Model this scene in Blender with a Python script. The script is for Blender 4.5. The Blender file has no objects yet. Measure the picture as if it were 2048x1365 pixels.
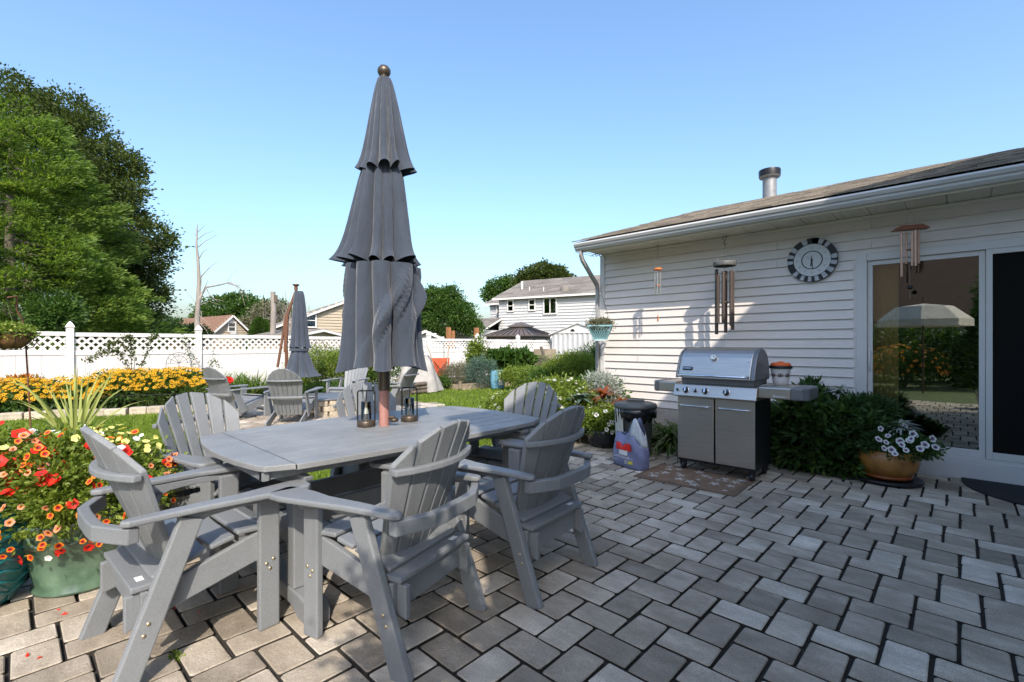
import bpy, math, random
import numpy as np
from mathutils import Vector, Matrix, Euler
random.seed(7); RNG = np.random.default_rng(11)
S = bpy.context.scene
C = S.collection
PI = math.pi

# ------------------------------------------------------------------ camera
H = 1.30; FPX = 948.0; HOR = 688.5; TH = math.radians(46.55)
cd = bpy.data.cameras.new('camera'); cam = bpy.data.objects.new('camera', cd); C.objects.link(cam)
cam.location = (0, 0, H); cam.rotation_euler = (PI / 2, 0, -TH)
cd.sensor_width = 36; cd.lens = FPX / 2048 * 36; cd.shift_y = 6.0 / 2048
cd.clip_start = 0.05; cd.clip_end = 2000
S.camera = cam

# ------------------------------------------------------------------ sky and sun
SUN_TO = Vector((-0.43, -0.545, 0.585)).normalized()      # towards the sun
w = bpy.data.worlds.new('World'); S.world = w; w.use_nodes = True
nt = w.node_tree; nt.nodes.clear()
sky = nt.nodes.new('ShaderNodeTexSky'); sky.sky_type = 'NISHITA'; sky.sun_disc = False
sky.sun_elevation = math.asin(SUN_TO.z); sky.sun_rotation = math.atan2(SUN_TO.x, SUN_TO.y)
sky.air_density = 1.4; sky.dust_density = 3.0; sky.ozone_density = 6.5; sky.altitude = 0
bg = nt.nodes.new('ShaderNodeBackground'); bg.inputs['Strength'].default_value = 0.14
wo = nt.nodes.new('ShaderNodeOutputWorld')
nt.links.new(sky.outputs[0], bg.inputs[0]); nt.links.new(bg.outputs[0], wo.inputs[0])
sl = bpy.data.lights.new('sun', 'SUN'); sl.energy = 2.5; sl.angle = math.radians(0.53); sl.color = (1, 0.93, 0.83)
so = bpy.data.objects.new('sun', sl); C.objects.link(so)
so.rotation_euler = SUN_TO.to_track_quat('Z', 'Y').to_euler(); so.location = (-10, -12, 14)
S.view_settings.view_transform = 'Standard'; S.view_settings.look = 'None'
S.view_settings.exposure = 1.15; S.view_settings.gamma = 1; S.view_settings.use_curve_mapping = False
S.cycles.max_bounces = 6; S.cycles.diffuse_bounces = 3; S.cycles.transparent_max_bounces = 12

FW = (math.sin(TH), math.cos(TH)); RT = (math.cos(TH), -math.sin(TH))
def at(px, py, b):            # photo pixel + distance along the view axis -> world point
    a = (px - 1024) * b / FPX
    return Vector((FW[0] * b + RT[0] * a, FW[1] * b + RT[1] * a, H - (py - HOR) * b / FPX))
def proj(p):
    b = FW[0] * p[0] + FW[1] * p[1]; a = RT[0] * p[0] + RT[1] * p[1]
    if b < 0.05: return None
    return 1024 + FPX * a / b, HOR - FPX * (p[2] - H) / b

# ------------------------------------------------------------------ materials
class NT:
    def __init__(s, name):
        s.m = bpy.data.materials.new(name); s.m.use_nodes = True; s.t = s.m.node_tree
        s.t.nodes.clear(); s.out = s.n('ShaderNodeOutputMaterial')
    def n(s, t, **k):
        x = s.t.nodes.new(t)
        for a, b in k.items():
            if a.startswith('i_'):
                key = a[2:].replace('_', ' ')
                x.inputs[int(key) if key.isdigit() else key].default_value = b
            else: setattr(x, a, b)
        return x
    def l(s, a, b): s.t.links.new(a, b)
def c4(c): return (c[0], c[1], c[2], 1)
def ramp(N, src, stops):
    r = N.n('ShaderNodeValToRGB'); e = r.color_ramp.elements
    while len(e) < len(stops): e.new(0.5)
    for i, (p, c) in enumerate(stops): e[i].position = p; e[i].color = c4(c)
    N.l(src, r.inputs[0]); return r.outputs[0]
def mixc(N, a, b, fac, mode='MIX'):
    x = N.n('ShaderNodeMix', data_type='RGBA', blend_type=mode)
    for s_, v in ((0, fac), (6, a), (7, b)):
        if hasattr(v, 'links'): N.l(v, x.inputs[s_])
        else: x.inputs[s_].default_value = v if s_ == 0 else c4(v)
    return x.outputs[2]
def mat(name, col, rough=0.6, var=0.12, vscale=6.0, grain=None, gscale=150, bump=0.0, bscale=80, metal=0.0,
        stretch=None, col2=None, objvar=0.0, spec=0.5, coat=0.0):
    N = NT(name); p = N.n('ShaderNodeBsdfPrincipled'); N.l(p.outputs[0], N.out.inputs[0])
    tc = N.n('ShaderNodeTexCoord'); mp = N.n('ShaderNodeMapping'); N.l(tc.outputs['Object'], mp.inputs[0])
    if stretch: mp.inputs['Scale'].default_value = stretch
    nz = N.n('ShaderNodeTexNoise', i_Scale=vscale, i_Detail=5.0, i_Roughness=0.6); N.l(mp.outputs[0], nz.inputs['Vector'])
    lo = [max(0, x * (1 - var)) for x in col]; hi = [min(1, x * (1 + var)) for x in (col2 or col)]
    c = ramp(N, nz.outputs[0], [(0.3, lo), (0.7, hi)])
    if grain:
        g = N.n('ShaderNodeTexNoise', i_Scale=gscale, i_Detail=3.0); N.l(mp.outputs[0], g.inputs['Vector'])
        c = mixc(N, c, ramp(N, g.outputs[0], [(0.35, [1 - grain] * 3), (0.65, [1 + grain] * 3)]), 1.0, 'MULTIPLY')
    if objvar:
        oi = N.n('ShaderNodeObjectInfo')
        c = mixc(N, c, ramp(N, oi.outputs['Random'], [(0, [1 - objvar] * 3), (1, [1 + objvar] * 3)]), 1.0, 'MULTIPLY')
    N.l(c, p.inputs['Base Color'])
    p.inputs['Roughness'].default_value = rough; p.inputs['Metallic'].default_value = metal
    p.inputs['Specular IOR Level'].default_value = spec; p.inputs['Coat Weight'].default_value = coat
    if bump:
        b = N.n('ShaderNodeTexNoise', i_Scale=bscale, i_Detail=6.0, i_Roughness=0.65); N.l(mp.outputs[0], b.inputs['Vector'])
        bb = N.n('ShaderNodeBump', i_Strength=bump, i_Distance=0.01); N.l(b.outputs[0], bb.inputs['Height'])
        N.l(bb.outputs[0], p.inputs['Normal'])
    return N.m
def leafmat(name, c1, c2, c3=None, trans=0.35, rough=0.5):
    N = NT(name); g = N.n('ShaderNodeNewGeometry')
    tc = N.n('ShaderNodeTexCoord'); nz = N.n('ShaderNodeTexNoise', i_Scale=1.3, i_Detail=2.0); N.l(tc.outputs['Object'], nz.inputs['Vector'])
    st = [(0.0, c1), (0.75, c2)] + ([(1.0, c3)] if c3 else [])
    mm = N.n('ShaderNodeMath', operation='MULTIPLY_ADD', i_1=0.7, i_2=0.0); N.l(g.outputs['Random Per Island'], mm.inputs[0])
    m2 = N.n('ShaderNodeMath', operation='MULTIPLY_ADD', i_1=0.5); N.l(nz.outputs[0], m2.inputs[0]); N.l(mm.outputs[0], m2.inputs[2])
    c = ramp(N, m2.outputs[0], st)
    p = N.n('ShaderNodeBsdfPrincipled'); p.inputs['Roughness'].default_value = rough; p.inputs['Specular IOR Level'].default_value = 0.3
    tr = N.n('ShaderNodeBsdfTranslucent'); mx = N.n('ShaderNodeMixShader'); mx.inputs[0].default_value = trans
    N.l(c, p.inputs['Base Color'])
    tcol = mixc(N, c, (1.5, 1.6, 0.7), 1.0, 'MULTIPLY'); N.l(tcol, tr.inputs[0])
    N.l(p.outputs[0], mx.inputs[1]); N.l(tr.outputs[0], mx.inputs[2]); N.l(mx.outputs[0], N.out.inputs[0])
    return N.m

# ------------------------------------------------------------------ mesh builder
class MB:
    def __init__(s): s.v = []; s.f = []; s.mi = []; s.cur = 0; s.sm = []
    def add(s, vs, fs, M=None, smooth=False):
        o = len(s.v)
        s.v += [tuple(M @ Vector(p)) if M is not None else tuple(p) for p in vs]
        for f in fs: s.f.append(tuple(o + i for i in f)); s.mi.append(s.cur); s.sm.append(smooth)
        return s
    def box(s, c, d, R=None, M=None):
        x, y, z = d[0] / 2, d[1] / 2, d[2] / 2
        vs = [Vector(p) for p in ((-x, -y, -z), (x, -y, -z), (x, y, -z), (-x, y, -z), (-x, -y, z), (x, -y, z), (x, y, z), (-x, y, z))]
        if R is not None: E = Euler(R).to_matrix(); vs = [E @ v for v in vs]
        vs = [v + Vector(c) for v in vs]
        return s.add(vs, [(0, 3, 2, 1), (4, 5, 6, 7), (0, 1, 5, 4), (1, 2, 6, 5), (2, 3, 7, 6), (3, 0, 4, 7)], M)
    def b2(s, lo, hi): return s.box([(a + b) / 2 for a, b in zip(lo, hi)], [abs(b - a) for a, b in zip(lo, hi)])
    def prism(s, pts, t0, t1, ax='z', M=None):       # outline (2d) pushed along an axis
        def P(a, b, t): return {'z': (a, b, t), 'x': (t, a, b), 'y': (a, t, b)}[ax]
        n = len(pts); vs = [P(a, b, t0) for a, b in pts] + [P(a, b, t1) for a, b in pts]
        fs = [tuple(range(n - 1, -1, -1)), tuple(range(n, 2 * n))] + [(i, (i + 1) % n, n + (i + 1) % n, n + i) for i in range(n)]
        return s.add(vs, fs, M)
    def bar(s, a, b, wd, th, up=(0, 0, 1)):            # rectangular bar between two points
        a = Vector(a); b = Vector(b); d = (b - a).normalized(); u = Vector(up)
        x = d.cross(u)
        if x.length < 1e-4: x = d.cross(Vector((0, 1, 0)))
        x.normalize(); y = x.cross(d)
        q = [(-1, -1), (1, -1), (1, 1), (-1, 1)]
        vs = [p + x * (i * wd / 2) + y * (j * th / 2) for p in (a, b) for i, j in q]
        return s.add(vs, [(3, 2, 1, 0), (4, 5, 6, 7), (0, 1, 5, 4), (1, 2, 6, 5), (2, 3, 7, 6), (3, 0, 4, 7)])
    def tube(s, pts, r, n=8, cap=True):
        pts = [Vector(p) for p in pts]; k = len(pts)
        rs = r if isinstance(r, (list, tuple)) else [r] * k
        vs = []; px = None
        for i, p in enumerate(pts):
            d = (pts[min(i + 1, k - 1)] - pts[max(i - 1, 0)])
            d = d.normalized() if d.length > 1e-9 else Vector((0, 0, 1))
            x = (px - d * px.dot(d)) if px is not None else d.cross(Vector((0, 0, 1)))
            if x.length < 1e-4: x = d.cross(Vector((1, 0.3, 0)))
            x.normalize(); px = x; y = d.cross(x)
            for j in range(n):
                t = 2 * PI * j / n; vs.append(p + (x * math.cos(t) + y * math.sin(t)) * rs[i])
        fs = [(i * n + j, i * n + (j + 1) % n, (i + 1) * n + (j + 1) % n, (i + 1) * n + j) for i in range(k - 1) for j in range(n)]
        s.add(vs, fs, smooth=True)
        if cap:
            s.add(vs[:n], [tuple(range(n - 1, -1, -1))]); s.add(vs[-n:], [tuple(range(n))])
        return s
    def lathe(s, prof, n=24, c=(0, 0, 0), M=None, smooth=True, fr=None):
        k = len(prof); vs = []
        for i, (r, z) in enumerate(prof):
            for j in range(n):
                t = 2 * PI * j / n; q = r * (fr(i, t) if fr else 1)
                vs.append((c[0] + q * math.cos(t), c[1] + q * math.sin(t), c[2] + z))
        fs = [(i * n + j, i * n + (j + 1) % n, (i + 1) * n + (j + 1) % n, (i + 1) * n + j) for i in range(k - 1) for j in range(n)]
        return s.add(vs, fs, M, smooth)
    def disc(s, c, r, n=20, nrm=(0, 0, 1)):
        q = Vector(nrm).to_track_quat('Z', 'Y')
        return s.add([Vector(c) + q @ Vector((r * math.cos(2 * PI * j / n), r * math.sin(2 * PI * j / n), 0)) for j in range(n)], [tuple(range(n))])
    def mesh(s, name, mats):
        me = bpy.data.meshes.new(name); me.from_pydata(s.v, [], s.f)
        for m in (mats if isinstance(mats, (list, tuple)) else [mats]): me.materials.append(m)
        me.polygons.foreach_set('material_index', s.mi); me.polygons.foreach_set('use_smooth', s.sm)
        me.update(); return me
    def build(s, name, mats, parent=None, bevel=0.0, loc=None, seg=2):
        o = bpy.data.objects.new(name, s.mesh(name, mats)); C.objects.link(o)
        if parent is not None: o.parent = parent
        if loc: o.location = loc
        if bevel:
            b = o.modifiers.new('b', 'BEVEL'); b.width = bevel; b.segments = seg; b.limit_method = 'ANGLE'; b.angle_limit = 0.6
        return o
def npmesh(name, V, F, mats, parent=None, mi=None, smooth=False):
    me = bpy.data.meshes.new(name); V = np.asarray(V, np.float32).reshape(-1, 3); F = np.asarray(F, np.int32)
    me.vertices.add(len(V)); me.vertices.foreach_set('co', V.ravel())
    k = F.shape[1]; me.loops.add(F.size); me.loops.foreach_set('vertex_index', F.ravel())
    me.polygons.add(len(F)); me.polygons.foreach_set('loop_start', np.arange(0, F.size, k, dtype=np.int32))
    for m in (mats if isinstance(mats, (list, tuple)) else [mats]): me.materials.append(m)
    if mi is not None: me.polygons.foreach_set('material_index', np.asarray(mi, np.int32))
    if smooth: me.polygons.foreach_set('use_smooth', np.ones(len(F), bool))
    me.update(calc_edges=True)
    o = bpy.data.objects.new(name, me); C.objects.link(o)
    if parent is not None: o.parent = parent
    return o
def thing(name, label, cat, loc=(0, 0, 0), rz=0, group=None):
    o = bpy.data.objects.new(name, None); C.objects.link(o); o.empty_display_size = 0.1
    o.location = loc; o.rotation_euler = (0, 0, rz); o['label'] = label; o['category'] = cat
    if group: o['group'] = group
    return o
def tag(o, label, cat, group=None):
    o['label'] = label; o['category'] = cat
    if group: o['group'] = group
    return o
def struct(o, label=None):
    o['kind'] = 'structure'
    if label: o['label'] = label
    return o
def stuff(o, label=None):
    o['kind'] = 'stuff'
    if label: o['label'] = label
    return o
def copy_tree(o, parent=None):
    c = o.copy(); C.objects.link(c); c.parent = parent
    for ch in list(o.children): copy_tree(ch, c)
    return c
def inst(name, me, parent, loc=(0, 0, 0), rot=(0, 0, 0), sc=(1, 1, 1)):
    o = bpy.data.objects.new(name, me); C.objects.link(o); o.parent = parent
    o.location = loc; o.rotation_euler = rot; o.scale = sc; return o

# leaf clouds -------------------------------------------------------
def frames(D, spin=None):
    D = D / np.linalg.norm(D, axis=1, keepdims=True)
    up = RNG.normal(size=D.shape); X = np.cross(D, up); X /= np.linalg.norm(X, axis=1, keepdims=True) + 1e-9
    return D, X, np.cross(D, X)
def leafquads(P, D, L, W, fold=0.25):
    """one folded diamond (two triangles joined at the midrib) per point P, pointing along D"""
    D, X, Z = frames(np.asarray(D)); L = np.broadcast_to(np.asarray(L, float), len(P))[:, None]; W = np.broadcast_to(np.asarray(W, float), len(P))[:, None]
    a = P; b = P + D * L * .5 + X * W * .5 + Z * W * fold; c = P + D * L; d = P + D * L * .5 - X * W * .5 + Z * W * fold
    V = np.stack([a, b, c, d], 1).reshape(-1, 3); n = len(P)
    F = np.arange(n * 4).reshape(n, 4)
    F = np.concatenate([F[:, [0, 1, 2]], F[:, [0, 2, 3]]])
    return V, F
def blades(P, D, L, W, droop=0.3, seg=3):
    """arching strap leaves: seg quads each"""
    n = len(P); D = D / np.linalg.norm(D, axis=1, keepdims=True); L = np.broadcast_to(L, n)[:, None]; W = np.broadcast_to(W, n)[:, None]
    h = np.stack([D[:, 0], D[:, 1], np.zeros(n)], 1) + 1e-6; h /= np.linalg.norm(h, axis=1, keepdims=True)
    sd = np.stack([-h[:, 1], h[:, 0], np.zeros(n)], 1); rows = []
    for k in range(seg + 1):
        t = k / seg; c = P + D * L * t + (h * .5 - np.array([0, 0, 1.0])) * L * droop * t * t
        wd = W * (1 - t ** 2.2) * .5 + W * .02
        rows += [c - sd * wd, c + sd * wd]
    V = np.stack(rows, 1).reshape(-1, 3); m = 2 * (seg + 1); base = np.arange(n)[:, None] * m
    F = np.concatenate([base + np.array([[2 * k, 2 * k + 1, 2 * k + 3, 2 * k + 2]]) for k in range(seg)])
    return V, F
def sph(n):
    v = RNG.normal(size=(n, 3)); return v / np.linalg.norm(v, axis=1, keepdims=True)
def clumps(blobs, nc, spread, nl, outer=0.55):
    """leaf points and outward directions gathered in clumps around ellipsoid blobs [(centre, radii)]"""
    vol = np.array([b[1][0] * b[1][1] * b[1][2] for b in blobs]) ** 0.67; vol /= vol.sum(); P = []; D = []
    for (c, r), q in zip(blobs, vol):
        k = max(3, int(nc * q)); u = sph(k); rad = outer + (1 - outer) * RNG.random(k) ** .5
        cc = np.asarray(c) + u * rad[:, None] * np.asarray(r)
        s = spread * (0.6 + 0.8 * RNG.random(k))
        m = max(2, nl); off = RNG.normal(size=(k, m, 3)) * s[:, None, None] * np.array([1, 1, .65])
        P.append((cc[:, None] + off).reshape(-1, 3))
        dd = u[:, None] * .7 + off / (s[:, None, None] + 1e-6) * .5 + RNG.normal(size=(k, m, 3)) * .5; D.append(dd.reshape(-1, 3))
    return np.concatenate(P), np.concatenate(D)
def leafobj(name, P, D, L, W, m, parent, fold=.25):
    n = len(P); L = L * (0.7 + 0.6 * RNG.random(n)); W = W * (0.7 + 0.6 * RNG.random(n))
    V, F = leafquads(P, D, L, W, fold); return npmesh(name, V, F, m, parent)
# ------------------------------------------------------------------ palette
M = {}
M['white'] = mat('white_vinyl', (.66, .62, .58), .45, .03, 3, bump=.04)
M['siding'] = mat('vinyl_siding', (.73, .655, .595), .5, .03, 2, grain=.03, gscale=60, bump=.05, bscale=120, stretch=(1, .15, 1), objvar=.015)
M['gutter'] = mat('painted_gutter', (.50, .485, .46), .4, .08, 2, stretch=(1, .2, 1))
M['soffit'] = mat('cream_soffit', (.70, .65, .52), .5, .04, 3)
M['concrete'] = mat('concrete', (.40, .35, .30), .9, .15, 8, grain=.1)
M['black'] = mat('black_plastic', (.012, .012, .013), .45, .1)
M['dark'] = mat('dark_metal', (.03, .028, .027), .4, .2, metal=.6)
M['poly'] = mat('slate_poly_lumber', (.190, .196, .200), .55, .13, 2.2, grain=.13, gscale=260, bump=.22, bscale=330, objvar=.05)
M['polytop'] = mat('slate_poly_lumber_top', (.215, .213, .206), .5, .16, 4, grain=.09, gscale=160, bump=.25, bscale=200, objvar=.04)
M['brass'] = mat('screw_brass', (.55, .45, .28), .4, metal=.8)
M['sticker'] = mat('sticker_white', (.75, .75, .72), .6)
M['stone'] = mat('tan_stone', (.42, .35, .26), .9, .25, 7, grain=.15, gscale=50, bump=.6, bscale=25, objvar=.2)
M['timber'] = mat('weathered_timber', (.30, .235, .16), .85, .25, 6, grain=.2, gscale=40, bump=.4, stretch=(.2, 1, 1), objvar=.1)
M['lawn'] = mat('lawn_soil', (.07, .10, .025), .95, .3, 3, grain=.3, gscale=60)
M['soil'] = mat('mulch', (.055, .04, .028), 1, .4, 12, grain=.4, gscale=80, bump=.8, bscale=50)
M['joint'] = mat('joint_sand', (.034, .028, .021), 1, .35, 18, grain=.4, gscale=200, bump=.6)
M['steel'] = mat('stainless_steel', (.58, .53, .47), .38, .06, 3, metal=1.0, grain=.06, gscale=90, stretch=(1, .05, 1))
M['castgrey'] = mat('cast_grey', (.20, .20, .205), .4, .08, 6, metal=.5)
M['chrome'] = mat('chrome', (.8, .8, .8), .12, .02, metal=1)
def paver_mat():
    N = NT('paver_stone'); p = N.n('ShaderNodeBsdfPrincipled', i_Roughness=.85); N.l(p.outputs[0], N.out.inputs[0])
    p.inputs['Specular IOR Level'].default_value = .25
    g = N.n('ShaderNodeNewGeometry'); oi = N.n('ShaderNodeObjectInfo')
    ad = N.n('ShaderNodeMath', operation='ADD'); N.l(g.outputs['Random Per Island'], ad.inputs[0]); N.l(oi.outputs['Random'], ad.inputs[1])
    fr = N.n('ShaderNodeMath', operation='FRACT'); N.l(ad.outputs[0], fr.inputs[0])
    base = ramp(N, fr.outputs[0], [(0, (.285, .24, .185)), (.3, (.37, .31, .24)), (.7, (.45, .38, .295)), (1, (.60, .525, .43))])
    mp = N.n('ShaderNodeMapping'); mp.inputs['Scale'].default_value = (7, 3.4, 4); N.l(g.outputs['Position'], mp.inputs[0])
    wn = N.n('ShaderNodeVectorMath', operation='SCALE'); wn.inputs['Scale'].default_value = 1
    cx = N.n('ShaderNodeCombineXYZ'); sc = N.n('ShaderNodeMath', operation='MULTIPLY', i_1=37.0); N.l(fr.outputs[0], sc.inputs[0]); N.l(sc.outputs[0], cx.inputs[0]); N.l(sc.outputs[0], cx.inputs[2])
    va = N.n('ShaderNodeVectorMath', operation='ADD'); N.l(mp.outputs[0], va.inputs[0]); N.l(cx.outputs[0], va.inputs[1])
    nz = N.n('ShaderNodeTexNoise', i_Scale=1.0, i_Detail=4.0, i_Roughness=.65); N.l(va.outputs[0], nz.inputs['Vector'])
    c = mixc(N, base, ramp(N, nz.outputs[0], [(.3, (.74, .72, .69)), (.52, (1, 1, 1)), (.70, (1.36, 1.36, 1.38))]), 1.0, 'MULTIPLY')
    n2 = N.n('ShaderNodeTexNoise', i_Scale=230.0, i_Detail=4.0, i_Roughness=.7); N.l(g.outputs['Position'], n2.inputs['Vector'])
    c = mixc(N, c, ramp(N, n2.outputs[0], [(.3, (.62, .61, .60)), (.7, (1.32, 1.32, 1.32))]), 1.0, 'MULTIPLY')
    n3 = N.n('ShaderNodeTexNoise', i_Scale=1.1, i_Detail=3.0); N.l(g.outputs['Position'], n3.inputs['Vector'])
    c = mixc(N, c, ramp(N, n3.outputs[0], [(.35, (.86, .85, .84)), (.65, (1.1, 1.1, 1.1))]), 1.0, 'MULTIPLY')
    N.l(c, p.inputs['Base Color'])
    n4 = N.n('ShaderNodeTexNoise', i_Scale=45.0, i_Detail=8.0, i_Roughness=.7); N.l(g.outputs['Position'], n4.inputs['Vector'])
    b = N.n('ShaderNodeBump', i_Strength=1.0, i_Distance=.009); N.l(n4.outputs[0], b.inputs['Height']); N.l(b.outputs[0], p.inputs['Normal'])
    return N.m
M['paver'] = paver_mat()

# ------------------------------------------------------------------ ground
b = MB(); b.add([(-400, -400, -.05), (400, -400, -.05), (400, 400, -.05), (-400, 400, -.05)], [(0, 1, 2, 3)])
struct(b.build('ground', M['lawn']))
patio = thing('paver_patio', 'herringbone patio of tumbled rectangular pavers', 'patio'); del patio['category']; patio['kind'] = 'structure'
b = MB(); b.b2((-1.6, -1.38, -.048), (6.38, 4.38, -.020)); b.build('joint_sand', M['joint'], patio)
U = .0808
def paver_mesh(w_, l_, seed, mb=None, off=(0, 0), joined=False):
    r = random.Random(seed); g = .0078; ch = .0042
    mb = mb or MB(); x0, x1, y0, y1 = g, w_ - g, g, l_ - g
    def J(a=.0022): return r.uniform(-a, a)
    c8 = []
    k = .007
    for (x, y) in ((x0 + k, y0), (x1 - k, y0), (x1, y0 + k), (x1, y1 - k), (x1 - k, y1), (x0 + k, y1), (x0, y1 - k), (x0, y0 + k)):
        c8.append((x + J(), y + J()))
    mx, my = (x0 + x1) / 2, (y0 + y1) / 2; dz = J(.0015)
    def ins(p, d): return (p[0] + (d if p[0] < mx else -d), p[1] + (d if p[1] < my else -d))
    L0 = [(p[0], p[1], -.03) for p in c8]; L1 = [(p[0], p[1], -ch * 1.2 + dz) for p in c8]
    L2 = [(*ins(p, ch), dz + J(.0008)) for p in c8]
    vs = [(x + off[0], y + off[1], z) for x, y, z in L0 + L1 + L2]
    fs = [(i, (i + 1) % 8, 8 + (i + 1) % 8, 8 + i) for i in range(8)] + [(8 + i, 8 + (i + 1) % 8, 16 + (i + 1) % 8, 16 + i) for i in range(8)] + [tuple(range(16, 24))]
    mb.cur = 1; mb.add(vs, fs[:8]); mb.cur = 0; mb.add(vs, fs[8:]); return mb
VAR = {k: [paver_mesh(k[0] * U, k[1] * U, 50 + i).mesh('paver', [M['paver'], M['joint']]) for i in range(7)] for k in ((3, 2), (2, 3))}
cells = []
for n in range(-24, 62):
    for m_ in range(-40, 60):
        a = 12 * m_ - 5 * n - 2.5
        for (u0, v0, du, dv) in ((a + 2, n, 3, 2), (a, n, 2, 3)):
            X = (u0 - 12.64) * U; Y = (v0 + .06) * U; cx, cy = X + du * U / 2, Y + dv * U / 2
            if -1.5 < cx < 6.27 and -1.3 < cy < 4.34 + .0 * cx: cells.append((X, Y, du, dv, cx, cy))
def score(c):
    q = proj((c[4], c[5], 0))
    if q is None or not (-60 < q[0] < 2108 and q[1] < 1440): return 0
    bb = FW[0] * c[4] + FW[1] * c[5]; s_ = 1 / bb ** 3
    for cx_, cy_, rr in ((.25, 3.5, .3), (-.2, 3.6, .4), (5, 1.8, .35), (1.7, 3.3, .8)):   # stands under something
        if math.hypot(c[4] - cx_, c[5] - cy_) < rr: s_ *= .3
    return s_
cells.sort(key=score, reverse=True)
rest = MB()
for i, c in enumerate(cells):
    if i < 300:
        o = inst('paver', VAR[(c[2], c[3])][random.randrange(7)], patio, (c[0], c[1], random.uniform(-.0015, .0015)),
                 (random.uniform(-.006, .006), random.uniform(-.006, .006), random.uniform(-.006, .006)))
    else: paver_mesh(c[2] * U, c[3] * U, i, rest, (c[0], c[1]))
stuff(rest.build('outer_pavers', [M['paver'], M['joint']], patio))

# ------------------------------------------------------------------ the house beside the patio
house = thing('ranch_house', 'white vinyl-sided one-storey house beside the patio with a long gutter and sliding door', 'house')
XW = 6.4; YC = 4.10; EZ = 2.69
k = 0; z = .39
while z < EZ - .02:
    t = min(.108, EZ - z)
    for (ya, yb) in ([(.86, 4.045)] if z + t < 2.33 else [(-1.40, 1.62), (1.623, 4.045)] if k % 2 else [(-1.40, .70), (.703, 4.045)]):
        b = MB(); zz = min(z + t, EZ)
        b.prism([(XW, z), (XW - .022, z), (XW - .024, z + .004), (XW - .020, z + .012), (XW - .003, zz - .001), (XW, zz - .001)], ya, yb, 'y')
        b.build('siding_board', M['siding'], house)
    z += t; k += 1
b = MB(); b.b2((XW + .002, .82, 0), (XW + .15, YC, EZ + .0)); b.b2((XW + .002, -1.4, 2.30), (XW + .15, .815, EZ)); b.b2((XW + .15, YC - .15, 0), (14.3, YC, 2.7)); b.b2((14.0, -1.4, 0), (14.3, YC, 2.7)); b.build('wall', M['white'], house)
b = MB(); b.b2((XW - .012, .90, -.02), (XW + .001, YC - .04, .385)); b.build('foundation', M['concrete'], house)
b = MB(); b.b2((XW - .028, 4.045, .20), (XW + .002, 4.125, EZ)); b.b2((XW - .02, YC + .002, .20), (XW + .08, YC + .024, EZ)); b.build('corner_post', M['white'], house, .004)
# gable wall triangle facing the garden
b = MB(); b.prism([(5.8, 2.74), (14.9, 2.74), (10.35, 4.12)], YC - .05, YC, 'y'); b.build('gable', M['siding'], house)
# soffit panels, fascia, gutter, downspout
y = -1.4
while y < YC - .01:
    e = min(y + .30, YC)
    b = MB(); b.b2((5.83, y + .006, EZ + .002), (XW + .0, e - .006, EZ + .016)); b.b2((5.84, y - .004, EZ + .010), (XW, y + .004, EZ + .02))
    for q in range(3): b.b2((5.86, y + .05 + q * .09, EZ - .002), (XW - .02, y + .056 + q * .09, EZ + .003))
    b.build('soffit_panel', M['soffit'], house); y = e
b = MB(); b.prism([(XW - .045, EZ - .004), (XW - .02, EZ - .03), (XW - .012, EZ - .03), (XW - .012, EZ - .003)], -1.4, YC, 'y'); b.build('soffit_trim', M['soffit'], house)
b = MB(); b.b2((5.81, -1.4, EZ - .035), (5.828, YC, 2.79)); b.build('fascia', M['soffit'], house, .003)
b = MB(); g = [(5.808, 2.675), (5.76, 2.675), (5.735, 2.705), (5.735, 2.725), (5.715, 2.735), (5.700, 2.765), (5.712, 2.785), (5.72, 2.78), (5.712, 2.77), (5.726, 2.745), (5.745, 2.735), (5.745, 2.71), (5.765, 2.685), (5.808, 2.685)]
b.prism(g, -1.4, YC + .05, 'y'); b.build('gutter', M['gutter'], house)
b = MB(); b.prism([(5.808, 2.675), (5.76, 2.675), (5.735, 2.705), (5.70, 2.765), (5.712, 2.785), (5.808, 2.78)], YC + .05, YC + .056, 'y'); b.build('gutter_cap', M['gutter'], house)
b = MB()
dp = [(5.79, YC - .02, 2.68), (5.79, YC - .02, 2.62), (5.83, YC - .015, 2.55), (6.05, YC + .0, 2.38), (6.31, YC + .04, 2.22), (6.345, YC + .055, 2.14), (6.345, YC + .055, .25), (6.33, YC + .055, .17), (6.22, YC + .09, .12)]
for i in range(len(dp) - 1): b.bar(dp[i], Vector(dp[i + 1]) + (Vector(dp[i + 1]) - Vector(dp[i])).normalized() * .012, .06, .045, (0, 1, 0.01))
b.build('downspout', mat('shaded_downspout', (.33, .325, .315), .45, .1, 3), house, .006)  # gutter paint darkened to grey, shade put into the pipe's colour
# roof: deck, rake board and laid shingle tabs
def shingle_mat(nm, c1, c2):
    N = NT(nm); p = N.n('ShaderNodeBsdfPrincipled', i_Roughness=.95); N.l(p.outputs[0], N.out.inputs[0]); g_ = N.n('ShaderNodeNewGeometry')
    c = ramp(N, g_.outputs['Random Per Island'], [(0, c1), (1, c2)]); nz = N.n('ShaderNodeTexNoise', i_Scale=140.0, i_Detail=4.0); N.l(g_.outputs['Position'], nz.inputs['Vector'])
    c = mixc(N, c, ramp(N, nz.outputs[0], [(.3, (.6, .6, .6)), (.7, (1.4, 1.38, 1.35))]), 1.0, 'MULTIPLY'); N.l(c, p.inputs['Base Color'])
    b_ = N.n('ShaderNodeBump', i_Strength=.5, i_Distance=.01); N.l(nz.outputs[0], b_.inputs['Height']); N.l(b_.outputs[0], p.inputs['Normal']); return N.m
M['shingle'] = shingle_mat('grey_brown_shingles', (.12, .10, .08), (.32, .27, .21))
SL = .305
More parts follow.
